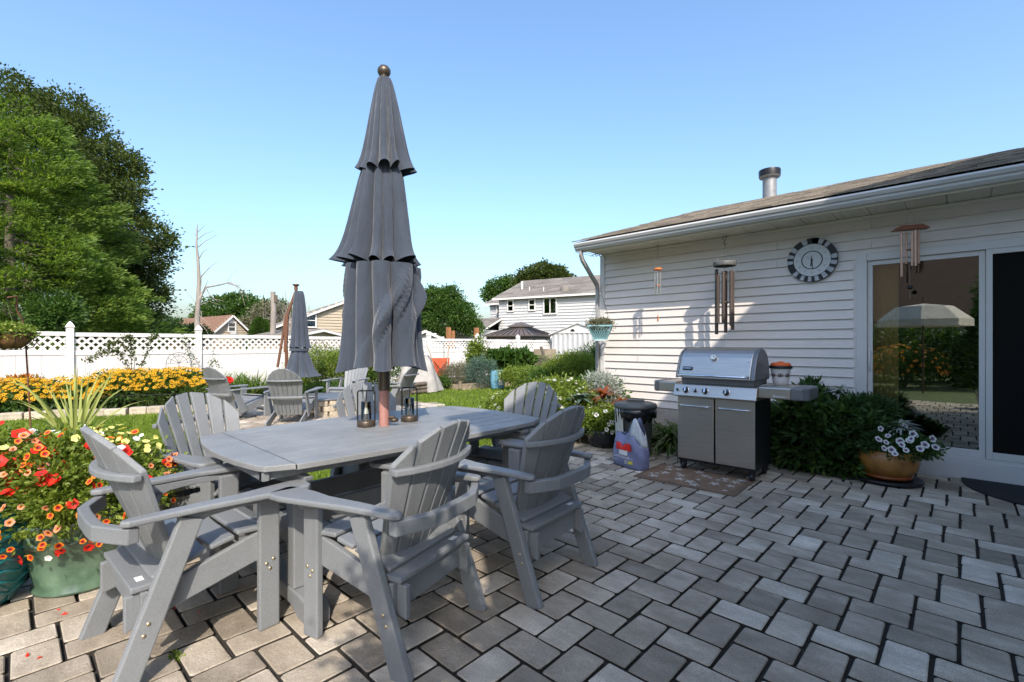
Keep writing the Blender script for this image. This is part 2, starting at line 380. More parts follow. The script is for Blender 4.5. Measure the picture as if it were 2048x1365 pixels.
b = MB(); b.prism([(5.74, 2.795), (10.35, 2.795 + 4.61 * SL), (14.96, 2.795), (14.96, 2.765), (10.35, 2.765 + 4.61 * SL), (5.74, 2.765)], -1.4, YC + .08, 'y'); rf = b.build('roof', M['dark'], house)
b = MB(); r = random.Random(3)
for side in (0, 1):
    for i in range(33):
        y = -1.4 - r.random() * .3
        while y < YC + .09:
            wd = r.choice((.16, .22, .3, .33)); d0 = i * .142; d1 = d0 + .16; th = r.choice((.006, .010, .014)); y1 = min(y + wd - .006, YC + .10)
            def Q(d, h): x = 5.72 + d * .9565; x = x if not side else 20.70 - x; return x, 2.797 + (min(x, 20.70 - x) - 5.72) * SL + h
            a0, a1 = Q(d0, .012), Q(d0, .012 + th); b0 = Q(min(d1, 4.83), .004)
            b.add([(a0[0], y, a0[1]), (a1[0], y, a1[1]), (b0[0], y, b0[1]), (a0[0], y1, a0[1]), (a1[0], y1, a1[1]), (b0[0], y1, b0[1])], [(0, 1, 4, 3), (1, 2, 5, 4), (0, 2, 1), (3, 4, 5)])
            y += wd
stuff(b.build('shingles', M['shingle'], rf))
b = MB(); b.tube([(10.28, 2.74, 3.9), (10.28, 2.74, 4.62)], .125, 20); b.lathe([(.13, 4.56), (.185, 4.58), (.19, 4.70), (.185, 4.72), (.0, 4.735)], 24, (10.28, 2.74, 0)); vp = b.build('roof_vent', mat('galvanised', (.26, .255, .25), .5, .2, 9, metal=.3), house)
b = MB(); b.lathe([(.192, 4.60), (.196, 4.70), (.192, 4.725)], 24, (10.28, 2.74, 0)); b.build('vent_cap', M['dark'], vp)
# two-storey wing behind the camera that shades the patio
b = MB(); b.b2((-.98, -5.5, 0), (13.5, -1.62, 5.2)); b.build('wing_wall', mat('bright_white_siding', (.80, .77, .72), .6, .02, 2), house)
b = MB(); b.prism([(-1.10, 5.2), (13.7, 5.2), (13.7, 5.36), (-1.10, 5.36)], -5.7, -1.42, 'y'); b.prism([(-5.7, 5.36), (-1.42, 5.36), (-3.56, 6.1)], -1.10, 13.7, 'x'); b.build('wing_roof', M['gutter'], house)

# sliding door -------------------------------------------------------
def glass_mat(nm, fac, tint, rough=.0):
    N = NT(nm); g_ = N.n('ShaderNodeBsdfGlossy', i_Roughness=rough); t = N.n('ShaderNodeBsdfTransparent'); mx = N.n('ShaderNodeMixShader')
    g_.inputs['Color'].default_value = (.9, .95, .92, 1); t.inputs[0].default_value = c4(tint)
    lw = N.n('ShaderNodeFresnel', i_IOR=1.5); ad = N.n('ShaderNodeMath', operation='ADD', i_1=fac, use_clamp=True); N.l(lw.outputs[0], ad.inputs[0])
    N.l(ad.outputs[0], mx.inputs[0]); N.l(t.outputs[0], mx.inputs[1]); N.l(g_.outputs[0], mx.inputs[2]); N.l(mx.outputs[0], N.out.inputs[0]); return N.m
M['glass'] = glass_mat('window_glass', .16, (.85, .85, .80)); M['farglass'] = glass_mat('far_window_glass', .2, (.2, .22, .24))
M['clear'] = glass_mat('clear_glass', .02, (.96, .97, .96))
door = thing('sliding_door', 'white framed sliding glass door', 'door'); del door['category']; door.parent = house
b = MB()
b.b2((XW - .035, .74, .19), (XW + .06, .835, 2.28)); b.b2((XW - .035, -1.395, 2.20), (XW + .06, .738, 2.28)); b.b2((XW - .030, -1.395, .155), (XW + .06, .738, .205))
b.build('frame', M['white'], door, .004)
b = MB(); b.b2((XW - .055, -1.395, -.02), (XW + .05, .80, .153)); b.build('threshold', M['white'], door, .004)
b = MB(); b.b2((XW - .012, .835, .2), (XW + .02, .872, 2.32)); b.b2((XW - .012, -1.395, 2.284), (XW + .02, .833, 2.32)); b.build('casing', M['siding'], door, .003)
def sash(y0, y1, x, nm):
    b = MB(); f = .045
    b.b2((x, y0, .207), (x + .035, y0 + f, 2.198)); b.b2((x, y1 - f, .207), (x + .035, y1, 2.198)); b.b2((x, y0 + f, 2.15), (x + .035, y1 - f, 2.198)); b.b2((x, y0 + f, .207), (x + .035, y1 - f, .275))
    return b.build(nm, M['white'], door, .003)
s1 = sash(-.17, .738, XW - .005, 'sash'); b = MB(); b.b2((XW + .010, -.13, .27), (XW + .018, .70, 2.155)); b.build('pane', M['glass'], s1)
s2 = sash(-1.39, -.172, XW - .034, 'screen_frame')
screen = NT('insect_screen'); p_ = screen.n('ShaderNodeBsdfPrincipled', i_Roughness=.8); p_.inputs['Base Color'].default_value = (.012, .011, .010, 1); p_.inputs['Specular IOR Level'].default_value = .05; screen.l(p_.outputs[0], screen.out.inputs[0])
b = MB(); b.b2((XW - .02, -1.35, .27), (XW - .018, -.215, 2.155)); b.build('screen', screen.m, s2)
b = MB(); b.tube([(XW - .03, .715, 1.02), (XW - .055, .715, 1.05), (XW - .055, .715, 1.2), (XW - .03, .715, 1.23)], .008); b.build('handle', M['white'], door)
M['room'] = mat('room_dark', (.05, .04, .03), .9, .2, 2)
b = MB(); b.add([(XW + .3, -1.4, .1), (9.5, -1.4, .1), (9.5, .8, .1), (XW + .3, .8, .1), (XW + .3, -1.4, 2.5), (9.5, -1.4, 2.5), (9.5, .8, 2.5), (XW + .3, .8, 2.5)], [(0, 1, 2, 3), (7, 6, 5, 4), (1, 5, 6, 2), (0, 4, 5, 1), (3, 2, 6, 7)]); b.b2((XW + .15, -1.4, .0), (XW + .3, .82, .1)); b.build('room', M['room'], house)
M['curtain'] = mat('tan_curtain', (.62, .42, .16), .8, .2, 4, stretch=(1, 1, .05))
b = MB(); cv = []; 
for i in range(25): cv.append((XW + .12 + .012 * math.sin(i * 1.6), .70 - i * .009))
b.add([(x, y, .14) for x, y in cv] + [(x, y, 2.2) for x, y in cv], [(i, i + 1, 26 + i, 25 + i) for i in range(24)], smooth=True); b.build('curtain', M['curtain'], door)
# ------------------------------------------------------------------ dining table
TX0, TX1, TY0, TY1, TZ = .72, 2.80, 2.20, 3.44, .742
table = thing('dining_table', 'long grey plank dining table with bowed ends and an umbrella through its middle', 'table', (1.76, 2.82, 0))
def tl(o): o.matrix_parent_inverse = Matrix.Translation((-1.76, -2.82, 0)); return o
def topc(x):          # outline: half width of the boat-shaped top
    return .62 - .055 * ((x - 1.76) / 1.04) ** 2
e0, e1 = TX0 + .19, TX1 - .19
ny = 9; cy0 = 2.82
def edge_y(x, s): return cy0 + s * topc(x)
for i in range(ny):
    f0 = -1 + 2 * i / ny; f1 = -1 + 2 * (i + 1) / ny; g = .0042
    xs = [e0 + .004 + (e1 - e0 - .008) * k / 8 for k in range(9)]
    if i == 0: lo = [(x, edge_y(x, -1)) for x in xs]
    else: lo = [(x, cy0 + .58 * f0 + g) for x in xs]
    hi = [(x, edge_y(x, 1)) for x in xs] if i == ny - 1 else [(x, cy0 + .58 * f1 - g) for x in xs]
    b = MB(); b.prism(lo + hi[::-1], TZ - .028, TZ); tl(b.build('plank', M['polytop'], table, .003))
for s in (-1, 1):
    xe = e0 if s < 0 else e1; pts = []
    pts += [(xe, edge_y(xe, -1) )]
    n = 22
    for k in range(n + 1):
        v = -1 + 2 * k / n; a = abs(v)
        out = .115 + .075 * (1 - v * v)                      # bowed end board
        if a > .86: out -= .115 * (1 - math.sqrt(max(0, 1 - ((a - .86) / .14) ** 2)))
        pts.append((xe + s * out, cy0 + v * (topc(xe) - .004 - .012 * a)))
    pts += [(xe, edge_y(xe, 1))]
    if s > 0: pts = pts[::-1]
    b = MB(); b.prism(pts[::-1], TZ - .028, TZ - .0004); tl(b.build('end_board', M['polytop'], table, .004))
b = MB()
for s in (-1, 1):
    pts = [(e0 - .12 + (e1 - e0 + .24) * k / 10, 0) for k in range(11)]
    b.prism([(x, edge_y(min(max(x, e0), e1), s) - s * .10) for x, _ in pts] + [(x, edge_y(min(max(x, e0), e1), s) - s * .13) for x, _ in pts[::-1]], TZ - .075, TZ - .0295)
b.b2((e0 - .12, cy0 - .5, TZ - .075), (e0 - .09, cy0 + .5, TZ - .03)); b.b2((e1 + .09, cy0 - .5, TZ - .075), (e1 + .12, cy0 + .5, TZ - .03))
tl(b.build('apron', M['poly'], table, .003))
for x in (.98, 2.50):
    b = MB(); arc = [(cy0 - .56, TZ - .077), (cy0 - .55, TZ - .10)] + [(cy0 - .5 + i * .1, TZ - .13 - .035 * math.sin(PI * i / 10)) for i in range(11)] + [(cy0 + .55, TZ - .10), (cy0 + .56, TZ - .077)]
    b.prism(arc, x - .02, x + .02, 'x'); tl(b.build('bearer', M['poly'], table, .004))
    for y in (2.38, 3.26):
        b = MB(); b.b2((x - .045, y - .045, .115), (x + .045, y + .045, TZ - .145)); tl(b.build('leg', M['poly'], table, .006))
    b = MB(); ft = [(2.15, 0), (2.15, .06), (2.17, .10), (2.26, .1125), (3.38, .1125), (3.47, .10), (3.49, .06), (3.49, 0), (3.36, 0), (3.28, .035), (2.36, .035), (2.28, 0)]
    b.prism(ft, x - .05, x + .05, 'x'); tl(b.build('foot', M['poly'], table, .008))
for y in (2.62, 3.02):
    b = MB(); b.b2((.96, y - .02, .30), (2.52, y + .02, .42)); tl(b.build('stretcher', M['poly'], table, .004))
for x in (.98, 2.50): b = MB(); b.b2((x - .03, 2.43, .30), (x + .03, 3.21, .42)); tl(b.build('crosspiece', M['poly'], table, .004))

# ------------------------------------------------------------------ dining-height adirondack chairs
def slat_back(b_or, parent, n, w0, w1, z0, z1, y0, y1, arc, thick, drop, name='backrest_slat', M_=None, gap=.006, curve=.05, tg=.004):
    """fan of n slats from (y0,z0) to (y1,z1), widths w0 bottom, w1 top; rounded top outline"""
    Mt = M_ or M['poly']
    for i in range(n):
        f = (i + .5) / n * 2 - 1; h = 1 / n
        def X(fr, w_): return fr * w_ / 2
        xb0, xb1 = X(f - h, w0) + gap / 2, X(f + h, w0) - gap / 2; xt0, xt1 = X(f - h, w1) + tg / 2, X(f + h, w1) - tg / 2
        def top(fr): return z1 - drop * abs(fr) ** 2.2
        vs = []
        D = Vector((0, y1 - y0, z1 - z0)).normalized(); Nn = Vector((0, D.z, -D.y))
        def P(x0_, x1_, fr, t, side, zt=None):
            zz = z0 + (z1 - z0) * t if zt is None else zt; t_ = (zz - z0) / (z1 - z0)
            x = x0_ + (x1_ - x0_) * t_; yy = y0 + (y1 - y0) * t_ + curve * (abs(fr) ** 2) * (.3 + .7 * t_)
            p = Vector((x, yy, zz)); return p + Nn * (thick * side)
        rows = []
        ts = [0, .33, .66]
        for t in ts: rows.append([P(xb0, xt0, f - h, t, 0), P(xb1, xt1, f + h, t, 0), P(xb1, xt1, f + h, t, -1), P(xb0, xt0, f - h, t, -1)])
        zl, zr = top(f - h), top(f + h)
        rows.append([P(xb0, xt0, f - h, 0, 0, zl), P(xb1, xt1, f + h, 0, 0, zr), P(xb1, xt1, f + h, 0, -1, zr), P(xb0, xt0, f - h, 0, -1, zl)])
        vs = [v for r_ in rows for v in r_]; fs = [(3, 2, 1, 0), (12, 13, 14, 15)]
        for r_ in range(3):
            for q in range(4): fs.append((r_ * 4 + q, r_ * 4 + (q + 1) % 4, r_ * 4 + 4 + (q + 1) % 4, r_ * 4 + 4 + q))
        b = MB(); b.add(vs, fs); b.build(name, Mt, parent, .005)
def curved_rail(parent, name, halfw, yc, ys, z, tz, ty, n=8, flat=False):
    """rail bowed backwards: from (-halfw, ys) through (0, yc) to (halfw, ys)"""
    pts = []
    for k in range(n + 1):
        f = -1 + 2 * k / n; q = f * f if not flat else (0 if abs(f) < .45 else ((abs(f) - .45) / .55) ** 1.15)
        pts.append((f * halfw, yc + (ys - yc) * q))
    out = [(x * 1.02, y - ty) for x, y in pts]
    b = MB(); b.prism(pts + out[::-1], z, z + tz); return b.build(name, M['poly'], parent, .006)
def dining_chair():
    t = thing('adirondack_dining_chair', 'x', 'chair')
    for s in (-1, 1):
        b = MB(); b.b2((s * .245 - .0175, .225, 0), (s * .245 + .0175, .315, .612)); b.build('leg', M['poly'], t, .007)
        b = MB(); b.bar((s * .282, -.275, -.012), (s * .282, -.045, .60), .038, .085, (0, 1, 0)); o = b.build('leg', M['poly'], t, .007)
        b = MB(); b.prism([(.23, .445), (.30, .40), (.30, .335), (-.25, .20), (-.25, .335), (-.05, .36)], s * .222 - .014, s * .222 + .014, 'x'); b.build('side_rail', M['poly'], t, .005)
        arm = [(-.27, .275), (-.24, .262), (-.02, .258), (.14, .262), (.24, .245), (.37, .232), (.415, .245), (.425, .27), (.42, .35), (.40, .372), (.33, .378), (.20, .362), (.02, .335), (-.15, .322), (-.25, .318), (-.275, .30)]
        b = MB(); b.prism([(s * x, y) for y, x in arm] if s > 0 else [(s * x, y) for y, x in arm][::-1], .622, .648); b.build('armrest', M['poly'], t, .009, seg=3)
        b = MB(); b.prism([(-.09, .555), (-.09, .620), (.335, .620), (.335, .59), (.31, .565), (.22, .588), (.12, .592), (.02, .585), (-.04, .56)], s * .272 - .009, s * .272 + .009, 'x'); b.build('arm_brace', M['poly'], t, .003)
    ys = [(.285, .435), (.19, .452), (.085, .432), (-.02, .405), (-.12, .378)]
    for i, (y, z) in enumerate(ys):
        a = (.42, .05, -.2, -.28, -.25)[i]
        b = MB(); b.box((0, 0, 0), (.478, .097, .022)); o = b.build('seat_slat', M['poly'], t, .008, seg=3); o.location = (0, y, z + .012); o.rotation_euler = (-a, 0, 0)
    b = MB(); b.b2((-.222, .285, .335), (.222, .31, .425)); b.build('front_rail', M['poly'], t, .004)
    b = MB(); b.b2((-.262, -.205, .225), (.262, -.18, .345)); o = b.build('rear_rail', M['poly'], t, .004); 
    b = MB(); b.prism([(-.25, -.235), (.25, -.235), (.25, -.14), (.14, -.125), (0, -.105), (-.14, -.125), (-.25, -.14)], .347, .370); b.build('rear_slat', M['poly'], t, .005)
    slat_back(None, t, 6, .37, .60, .33, .975, -.075, -.325, 0, .024, .16, gap=.008, curve=.095, tg=.019)
    curved_rail(t, 'back_rail', .270, -.283, -.200, .775, .028, .032)
    curved_rail(t, 'arm_rail', .30, -.30, -.215, .555, .062, .04, flat=True)
    b = MB(); b.b2((.15, -.205, .3705), (.195, -.18, .3715)); b.build('label_sticker', M['sticker'], t)
    for s in (-1, 1):
        for (y, z, x) in ((.255, .30, .2645), (.285, .315, .2645), (.27, .275, .2645), (-.19, .24, .3025), (-.205, .20, .3025), (-.06, .585, .286)):
            b = MB(); b.lathe([(.0, .003), (.007, .002), (.0075, 0)], 10, M=Matrix.Translation((s * x, y, z)) @ Matrix.Rotation(s * PI / 2, 4, 'Y')); b.build('screw', M['brass'], t)
    return t
proto = dining_chair()
CH = [  # x, y, facing (deg from +x), label
 (.53, 2.545, 3, 'grey adirondack dining chair at the table end beside the red and yellow flowers'),
 (1.235, 1.905, 106, 'grey adirondack dining chair nearest the camera, half in sun, back slats towards us'),
 (2.045, 1.83, 95, 'shaded grey adirondack dining chair seen from behind, nearest the doormat and grill'),
 (.93, 3.50, -72, 'grey adirondack dining chair facing us across the far corner of the table, lawn behind it'),
 (2.05, 3.47, -98, 'grey adirondack dining chair tucked behind the two lanterns and umbrella pole'),
 (2.84, 2.62, 191, 'grey adirondack dining chair at the house end of the table, one slat sunlit')]
for i, (x, y, a, lb) in enumerate(CH):
    o = proto if i == 0 else copy_tree(proto)
    o.location = (x, y, 0); o.rotation_euler = (0, 0, math.radians(a - 90)); o['label'] = lb; o['group'] = 'adirondack dining chairs round the table'

# ------------------------------------------------------------------ low adirondack chairs round the fire pit
def low_chair():
    t = thing('adirondack_chair', 'x', 'chair')
    for s in (-1, 1):
        b = MB(); b.b2((s * .29 - .016, .34, 0), (s * .29 + .016, .45, .54)); b.build('leg', M['poly'], t, .006)
        b = MB(); b.prism([(.46, .26), (.47, .36), (.40, .375), (.0, .25), (-.47, .09), (-.47, 0), (-.36, 0), (.0, .13)], s * .25 - .013, s * .25 + .013, 'x'); b.build('side_rail', M['poly'], t, .005)
        b = MB(); b.prism([(-.27, .47), (-.30, .54), (-.18, .54), (.0, .17), (-.12, .13)], s * .292 - .013, s * .292 + .013, 'x'); b.build('arm_support', M['poly'], t, .004)
        arm = [(-.34, .30), (-.05, .28), (.2, .28), (.46, .26), (.50, .29), (.50, .38), (.44, .41), (.2, .39), (-.3, .345)]
        b = MB(); b.prism([(s * x, y) for y, x in arm] if s > 0 else [(s * x, y) for y, x in arm][::-1], .542, .566); b.build('armrest', M['poly'], t, .007)
    for i in range(6):
        y = .41 - i * .092; z = .37 - i * .031
        b = MB(); b.box((0, 0, 0), (.53, .084, .02)); o = b.build('seat_slat', M['poly'], t, .006); o.location = (0, y, z + .015); o.rotation_euler = (-.5 if i == 0 else .32, 0, 0)
    slat_back(None, t, 7, .40, .60, .17, .95, -.13, -.50, 0, .018, .20, curve=.05)
    curved_rail(t, 'back_rail', .27, -.445, -.39, .735, .022, .035); curved_rail(t, 'lower_rail', .27, -.34, -.30, .46, .03, .04)
    b = MB(); b.b2((-.237, .40, .27), (.237, .42, .36)); b.build('front_rail', M['poly'], t, .004)
    return t
lp = low_chair()
for i, (x, y, a, lb) in enumerate([
    (2.72, 9.30, 22, 'low grey adirondack chair farthest left at the fire pit, turned sideways'),
    (3.22, 8.12, 52, 'low grey adirondack chair in front of the brown cantilever umbrella, its back to us'),
    (5.15, 9.85, 217, 'low grey adirondack chair beyond the fire pit facing us, half hidden by the big umbrella'),
    (5.05, 7.95, 118, 'low grey adirondack chair right of the umbrella pole, turned away over the lawn')]):
    o = lp if i == 0 else copy_tree(lp)
    o.location = (x, y, -.03); o.rotation_euler = (0, 0, math.radians(a - 90)); o['label'] = lb; o['group'] = 'low adirondack chairs round the fire pit'

# fire pit and its round paved floor
pit = thing('fire_pit', 'round tan stone fire pit with a dark lid between the low chairs', 'fire pit', (4.08, 8.95, -.03))
for k in range(3):
    for j in range(16):
        a = 2 * PI * (j + .5 * (k % 2)) / 16; r0 = .56
        b = MB(); b.box((0, 0, 0), (.17, .212, .098)); o = b.build('stone', M['stone'], pit, .012); o.location = (r0 * math.cos(a), r0 * math.sin(a), .05 + k * .1); o.rotation_euler = (0, 0, a)
b = MB(); b.lathe([(.52, 0), (.66, 0), (.66, .03), (.52, .03), (.0, .034)], 28, (0, 0, .302)); b.build('lid', M['castgrey'], pit)
b = MB(); r = random.Random(9)
for i in range(9):
    ra, rb = .62 + i * .24, .62 + (i + 1) * .24; n = int(2 * PI * ra / .26)
    for j in range(n):
        if rb > 2.3 + .3 * r.random(): continue
        a0, a1 = 2 * PI * j / n + .01, 2 * PI * (j + 1) / n - .01; z = -.012 + r.uniform(-.003, .003)
        q = [(ra + .006, a0), (rb - .006, a0), (rb - .006, a1), (ra + .006, a1)]; vs = [(4.08 + d * math.cos(t), 8.95 + d * math.sin(t)) for d, t in q]
        b.prism(vs, -.05, z)
pf = stuff(b.build('fire_pit_paving', M['paver']), 'ring of tan pavers around the fire pit'); pf['kind'] = 'structure'

# ------------------------------------------------------------------ umbrella through the table
M['fabric'] = None
def fabric(nm, col, wv=900):
    N = NT(nm); p = N.n('ShaderNodeBsdfPrincipled', i_Roughness=.85); p.inputs['Specular IOR Level'].default_value = .2; p.inputs['Sheen Weight'].default_value = .25
    tc = N.n('ShaderNodeTexCoord'); nz = N.n('ShaderNodeTexNoise', i_Scale=wv, i_Detail=2.0); N.l(tc.outputs['Object'], nz.inputs['Vector'])
    n2 = N.n('ShaderNodeTexNoise', i_Scale=5.0, i_Detail=3.0); N.l(tc.outputs['Object'], n2.inputs['Vector'])
    c = ramp(N, nz.outputs[0], [(.3, [x * .8 for x in col]), (.7, [x * 1.2 for x in col])]); c = mixc(N, c, ramp(N, n2.outputs[0], [(.3, (.88, .88, .88)), (.7, (1.1, 1.1, 1.1))]), 1.0, 'MULTIPLY')
    N.l(c, p.inputs['Base Color']); b_ = N.n('ShaderNodeBump', i_Strength=.3, i_Distance=.002); N.l(nz.outputs[0], b_.inputs['Height']); mp = N.n('ShaderNodeMapping'); mp.inputs['Scale'].default_value = (1, 1, .28); N.l(tc.outputs['Object'], mp.inputs[0]); n5 = N.n('ShaderNodeTexNoise', i_Scale=17.0, i_Detail=4.0, i_Distortion=.6); N.l(mp.outputs[0], n5.inputs['Vector']); b5 = N.n('ShaderNodeBump', i_Strength=.55, i_Distance=.03); N.l(n5.outputs[0], b5.inputs['Height']); N.l(b_.outputs[0], b5.inputs['Normal']); N.l(b5.outputs[0], p.inputs['Normal'])
    t = N.n('ShaderNodeBsdfTranslucent'); t.inputs[0].default_value = c4(col); mx = N.n('ShaderNodeMixShader'); mx.inputs[0].default_value = .08
    N.l(p.outputs[0], mx.inputs[1]); N.l(t.outputs[0], mx.inputs[2]); N.l(mx.outputs[0], N.out.inputs[0]); return N.m
M['fabric'] = fabric('charcoal_canvas', (.052, .063, .083))
M['redwood'] = mat('faded_red_wood', (.34, .16, .13), .6, .15, 8, grain=.1, gscale=60, stretch=(4, 4, .4), bump=.1)
M['brownwood'] = mat('brown_stained_wood', (.13, .055, .028), .45, .2, 8, stretch=(4, 4, .4))
M['bronze'] = mat('dark_bronze', (.10, .075, .055), .4, .15, 5, metal=.6)
UX, UY = 1.752, 2.865
umb = thing('patio_umbrella', 'tall folded charcoal three-tier umbrella standing through the dining table', 'umbrella', (UX, UY, 0))
def tier(name, parent, z0, z1, r0, r1, nf, amp, mode, seed, flare=1.0, nr=30, loc=None, sub=1):
    r = random.Random(seed); wts = [r.uniform(.6, 1.5) for _ in range(nf)]; tot = sum(wts); edges = [0]
    for w_ in wts: edges.append(edges[-1] + w_ / tot)
    am = [r.uniform(.45, 1.35) for _ in range(nf)]; hz = [r.uniform(-1, 1) for _ in range(nf)]; ln = [r.uniform(-1, 1) for _ in range(nf)]; sk = [r.uniform(-.22, .22) for _ in range(nf)]
    NS = 20; nn = nf * NS; vs = []; messy = mode == 'messy'
    dg = [(r.uniform(0, 6.28), r.choice((-1, -1, -1, -1)) * r.uniform(.5, 1.5), r.uniform(.25, .6), r.uniform(.18, .34), r.uniform(.03, .065)) for _ in range(8)] if messy else []
    for i in range(nr + 1):
        t = i / nr
        for j in range(nn):
            k = j // NS; f = .5 - .5 * math.cos(PI * (j % NS) / NS); k2 = (k + 1) % nf
            th = 2 * PI * (edges[k] + (edges[k + 1] - edges[k]) * f)
            rr = r0 + (r1 - r0) * t ** flare; A = amp * (0.35 + .65 * t ** .8)
            fs_ = min(1, max(0, f + sk[k] * math.sin(PI * f)))
            pl = math.sin(PI * fs_) ** .48; a_ = am[k]
            rad = rr * (1 - A) + rr * A * (1 + (a_ - 1) * pl) * pl
            th += ln[k] * .10 * pl * math.sin(PI * t)
            lean = (.12 if messy else .08) * math.sin(2.2 * t + k) * t; th += lean * .5
            for (a0, sl_, t0, w_, h_) in dg:                      # slanting folds of gathered cloth
                u = (th - a0 - sl_ * (t - t0) + PI) % (2 * PI) - PI
                e = abs(u) / (w_ * .62); env = math.exp(-((t - t0) / .30) ** 2)
                if e < 1: rad += h_ * env * min(1, .35 + 2 * t) * ((1 - e) ** .65)
            z = z0 + (z1 - z0) * t
            z -= (t ** 5) * ((-.055 if not messy else .03) * pl + (.018 if not messy else .045) * hz[k] * pl)
            if not messy: rad += rr * (.16 + .07 * hz[k]) * (t ** 9) * pl
            else: rad += rr * .10 * (t ** 8) * pl
            vs.append((rad * math.cos(th), rad * math.sin(th), z))
    fs = [(i * nn + j, i * nn + (j + 1) % nn, (i + 1) * nn + (j + 1) % nn, (i + 1) * nn + j) for i in range(nr) for j in range(nn)]
    b = MB(); b.add(vs, fs); o = b.build(name, M['fabric'], parent); sd = o.modifiers.new('s', 'SOLIDIFY'); sd.thickness = .0015
    if loc: o.location = loc
    return o
tier('upper_canopy', umb, 3.11, 2.44, .045, .168, 13, .62, 'neat', 4, .8)
tier('middle_canopy', umb, 2.56, 1.815, .11, .262, 13, .72, 'neat', 11, .75)
tier('lower_canopy', umb, 1.83, 1.16, .25, .30, 10, .66, 'messy', 29, .9, 56)
b = MB(); b.tube([(0, 0, 1.02), (0, 0, 3.12)], .027, 16); b.build('upper_pole', M['bronze'], umb)
b = MB(); b.tube([(0, 0, .60), (0, 0, .99), (0, 0, 1.015)], [.034, .034, .027], 16); b.build('sleeve', M['redwood'], umb)
b = MB(); b.tube([(0, 0, .985), (0, 0, 1.19)], .04, 18); b.build('collar', M['bronze'], umb)
b = MB(); b.tube([(0, 0, .06), (0, 0, .62)], .026, 16); b.build('lower_pole', M['bronze'], umb)
b = MB(); b.tube([(.02, -.03, .80), (.045, -.06, .80)], .012, 10); b.lathe([(0, .0), (.026, .004), (.03, .02), (.02, .03), (0, .032)], 14, (.05, -.045, .765)); b.build('crank', M['bronze'], umb)
b = MB(); b.lathe([(.0, 3.20), (.03, 3.195), (.044, 3.175), (.044, 3.155), (.034, 3.135), (.02, 3.125), (.034, 3.12), (.04, 3.10), (.0, 3.10)], 20); b.build('finial', M['bronze'], umb)
b = MB(); b.lathe([(.0, .10), (.05, .10), (.06, .075), (.24, .06), (.26, .03), (.26, 0), (0, 0)], 28); b.build('base', M['dark'], umb)
r = random.Random(2)
for k in range(8):
    a = 2 * PI * k / 8 + .2; b = MB(); b.tube([(.03 * math.cos(a), .03 * math.sin(a), 2.95), (.045 * math.cos(a), .045 * math.sin(a), 1.9), (.065 * math.cos(a), .065 * math.sin(a), 1.13)], .008, 6); b.build('rib', M['bronze'], umb)

# lanterns on the table
def lantern(x, y, a, lb, c):
    t = thing('table_lantern', lb, 'lantern', (x, y, TZ), a, 'lanterns on the dining table')
    b = MB(); b.lathe([(0, 0), (.058, 0), (.061, .006), (.061, .034), (.056, .042), (.02, .046), (0, .046)], 26); b.build('base', M['bronze'], t)
    b = MB(); fr = [(-.057, 0, .03), (-.057, 0, .232), (-.048, 0, .241), (.048, 0, .241), (.057, 0, .232), (.057, 0, .03)]
    for i in range(5): b.tube(fr[i:i + 2], .0048, 8)
    b.build('frame', M['dark'], t)
    b = MB(); b.lathe([(.034, .046), (.034, .168), (.0325, .168), (.0325, .046)], 22); b.build('glass_tube', M['clear'], t)
    b = MB(); b.tube([(0, 0, .046), (0, 0, .085)], .008, 10); b.tube([(0, 0, .168), (0, 0, .24)], .0035, 6); b.lathe([(0, .172), (.012, .17), (.03, .166)], 16); b.build('stem', M['bronze'], t)
    b = MB(); b.tube([(0, 0, .085), (0, 0, .16)], .015, 14); b.build('lamp_core', c, t)
cream = mat('frosted_core', (.55, .53, .45), .5)
lantern(1.655, 2.93, -.70, 'small dark lantern on the table left of the umbrella pole', cream)
lantern(1.985, 2.905, -.95, 'small dark lantern on the table right of the umbrella pole', M['castgrey'])

# ------------------------------------------------------------------ brown cantilever umbrella in the garden
cu = thing('cantilever_umbrella', 'folded charcoal umbrella on a brown wooden cantilever mast by the fence', 'umbrella', (4.17, 10.1, -.03))
def cw(px, py, b_=10.0): p = at(px, py, b_); return (p.x - 4.17, p.y - 10.1, p.z + .03)
b = MB(); b.bar(cw(573, 790), cw(573, 700), .05, .07); b.bar(cw(571, 705), cw(574, 628), .05, .07); b.build('mast', M['brownwood'], cu, .006)
b = MB(); b.bar(cw(555, 735), cw(571, 640), .035, .045); b.bar(cw(571, 640), cw(591, 585), .04, .05); b.build('strut', M['brownwood'], cu, .005)
b = MB(); c_ = cw(592, 574); b.lathe([(0, .06), (.06, .055), (.075, .04), (.06, .03), (.03, .0), (.04, -.03), (.03, -.07), (.03, -.12)], 16, c_); b.build('pulley', M['brownwood'], cu)
c_ = cw(598, 690); zt = cw(598, 583)[2]; zm = cw(598, 700)[2]; zb = cw(598, 757)[2]; M_f = M['fabric']
tier('canopy', cu, zt, zm, .08, .19, 8, .3, 'neat', 31, .6, 16, (c_[0], c_[1], 0)); tier('canopy_skirt', cu, zm, zb, .15, .34, 9, .45, 'neat', 37, 1.0, 12, (c_[0], c_[1], 0))
b = MB(); b.lathe([(.185, zm + .03), (.192, zm + .0), (.185, zm - .03)], 20, (c_[0], c_[1], 0)); b.build('tie_strap', M['fabric'], cu)
b = MB(); b.tube([(c_[0], c_[1], zb - .25), (c_[0], c_[1], zt)], .025, 10); b.build('pole', M['dark'], cu)
b = MB(); b.b2((-.75, -.5, 0), (.1, .35, .05)); b.build('base', M['dark'], cu, .01)
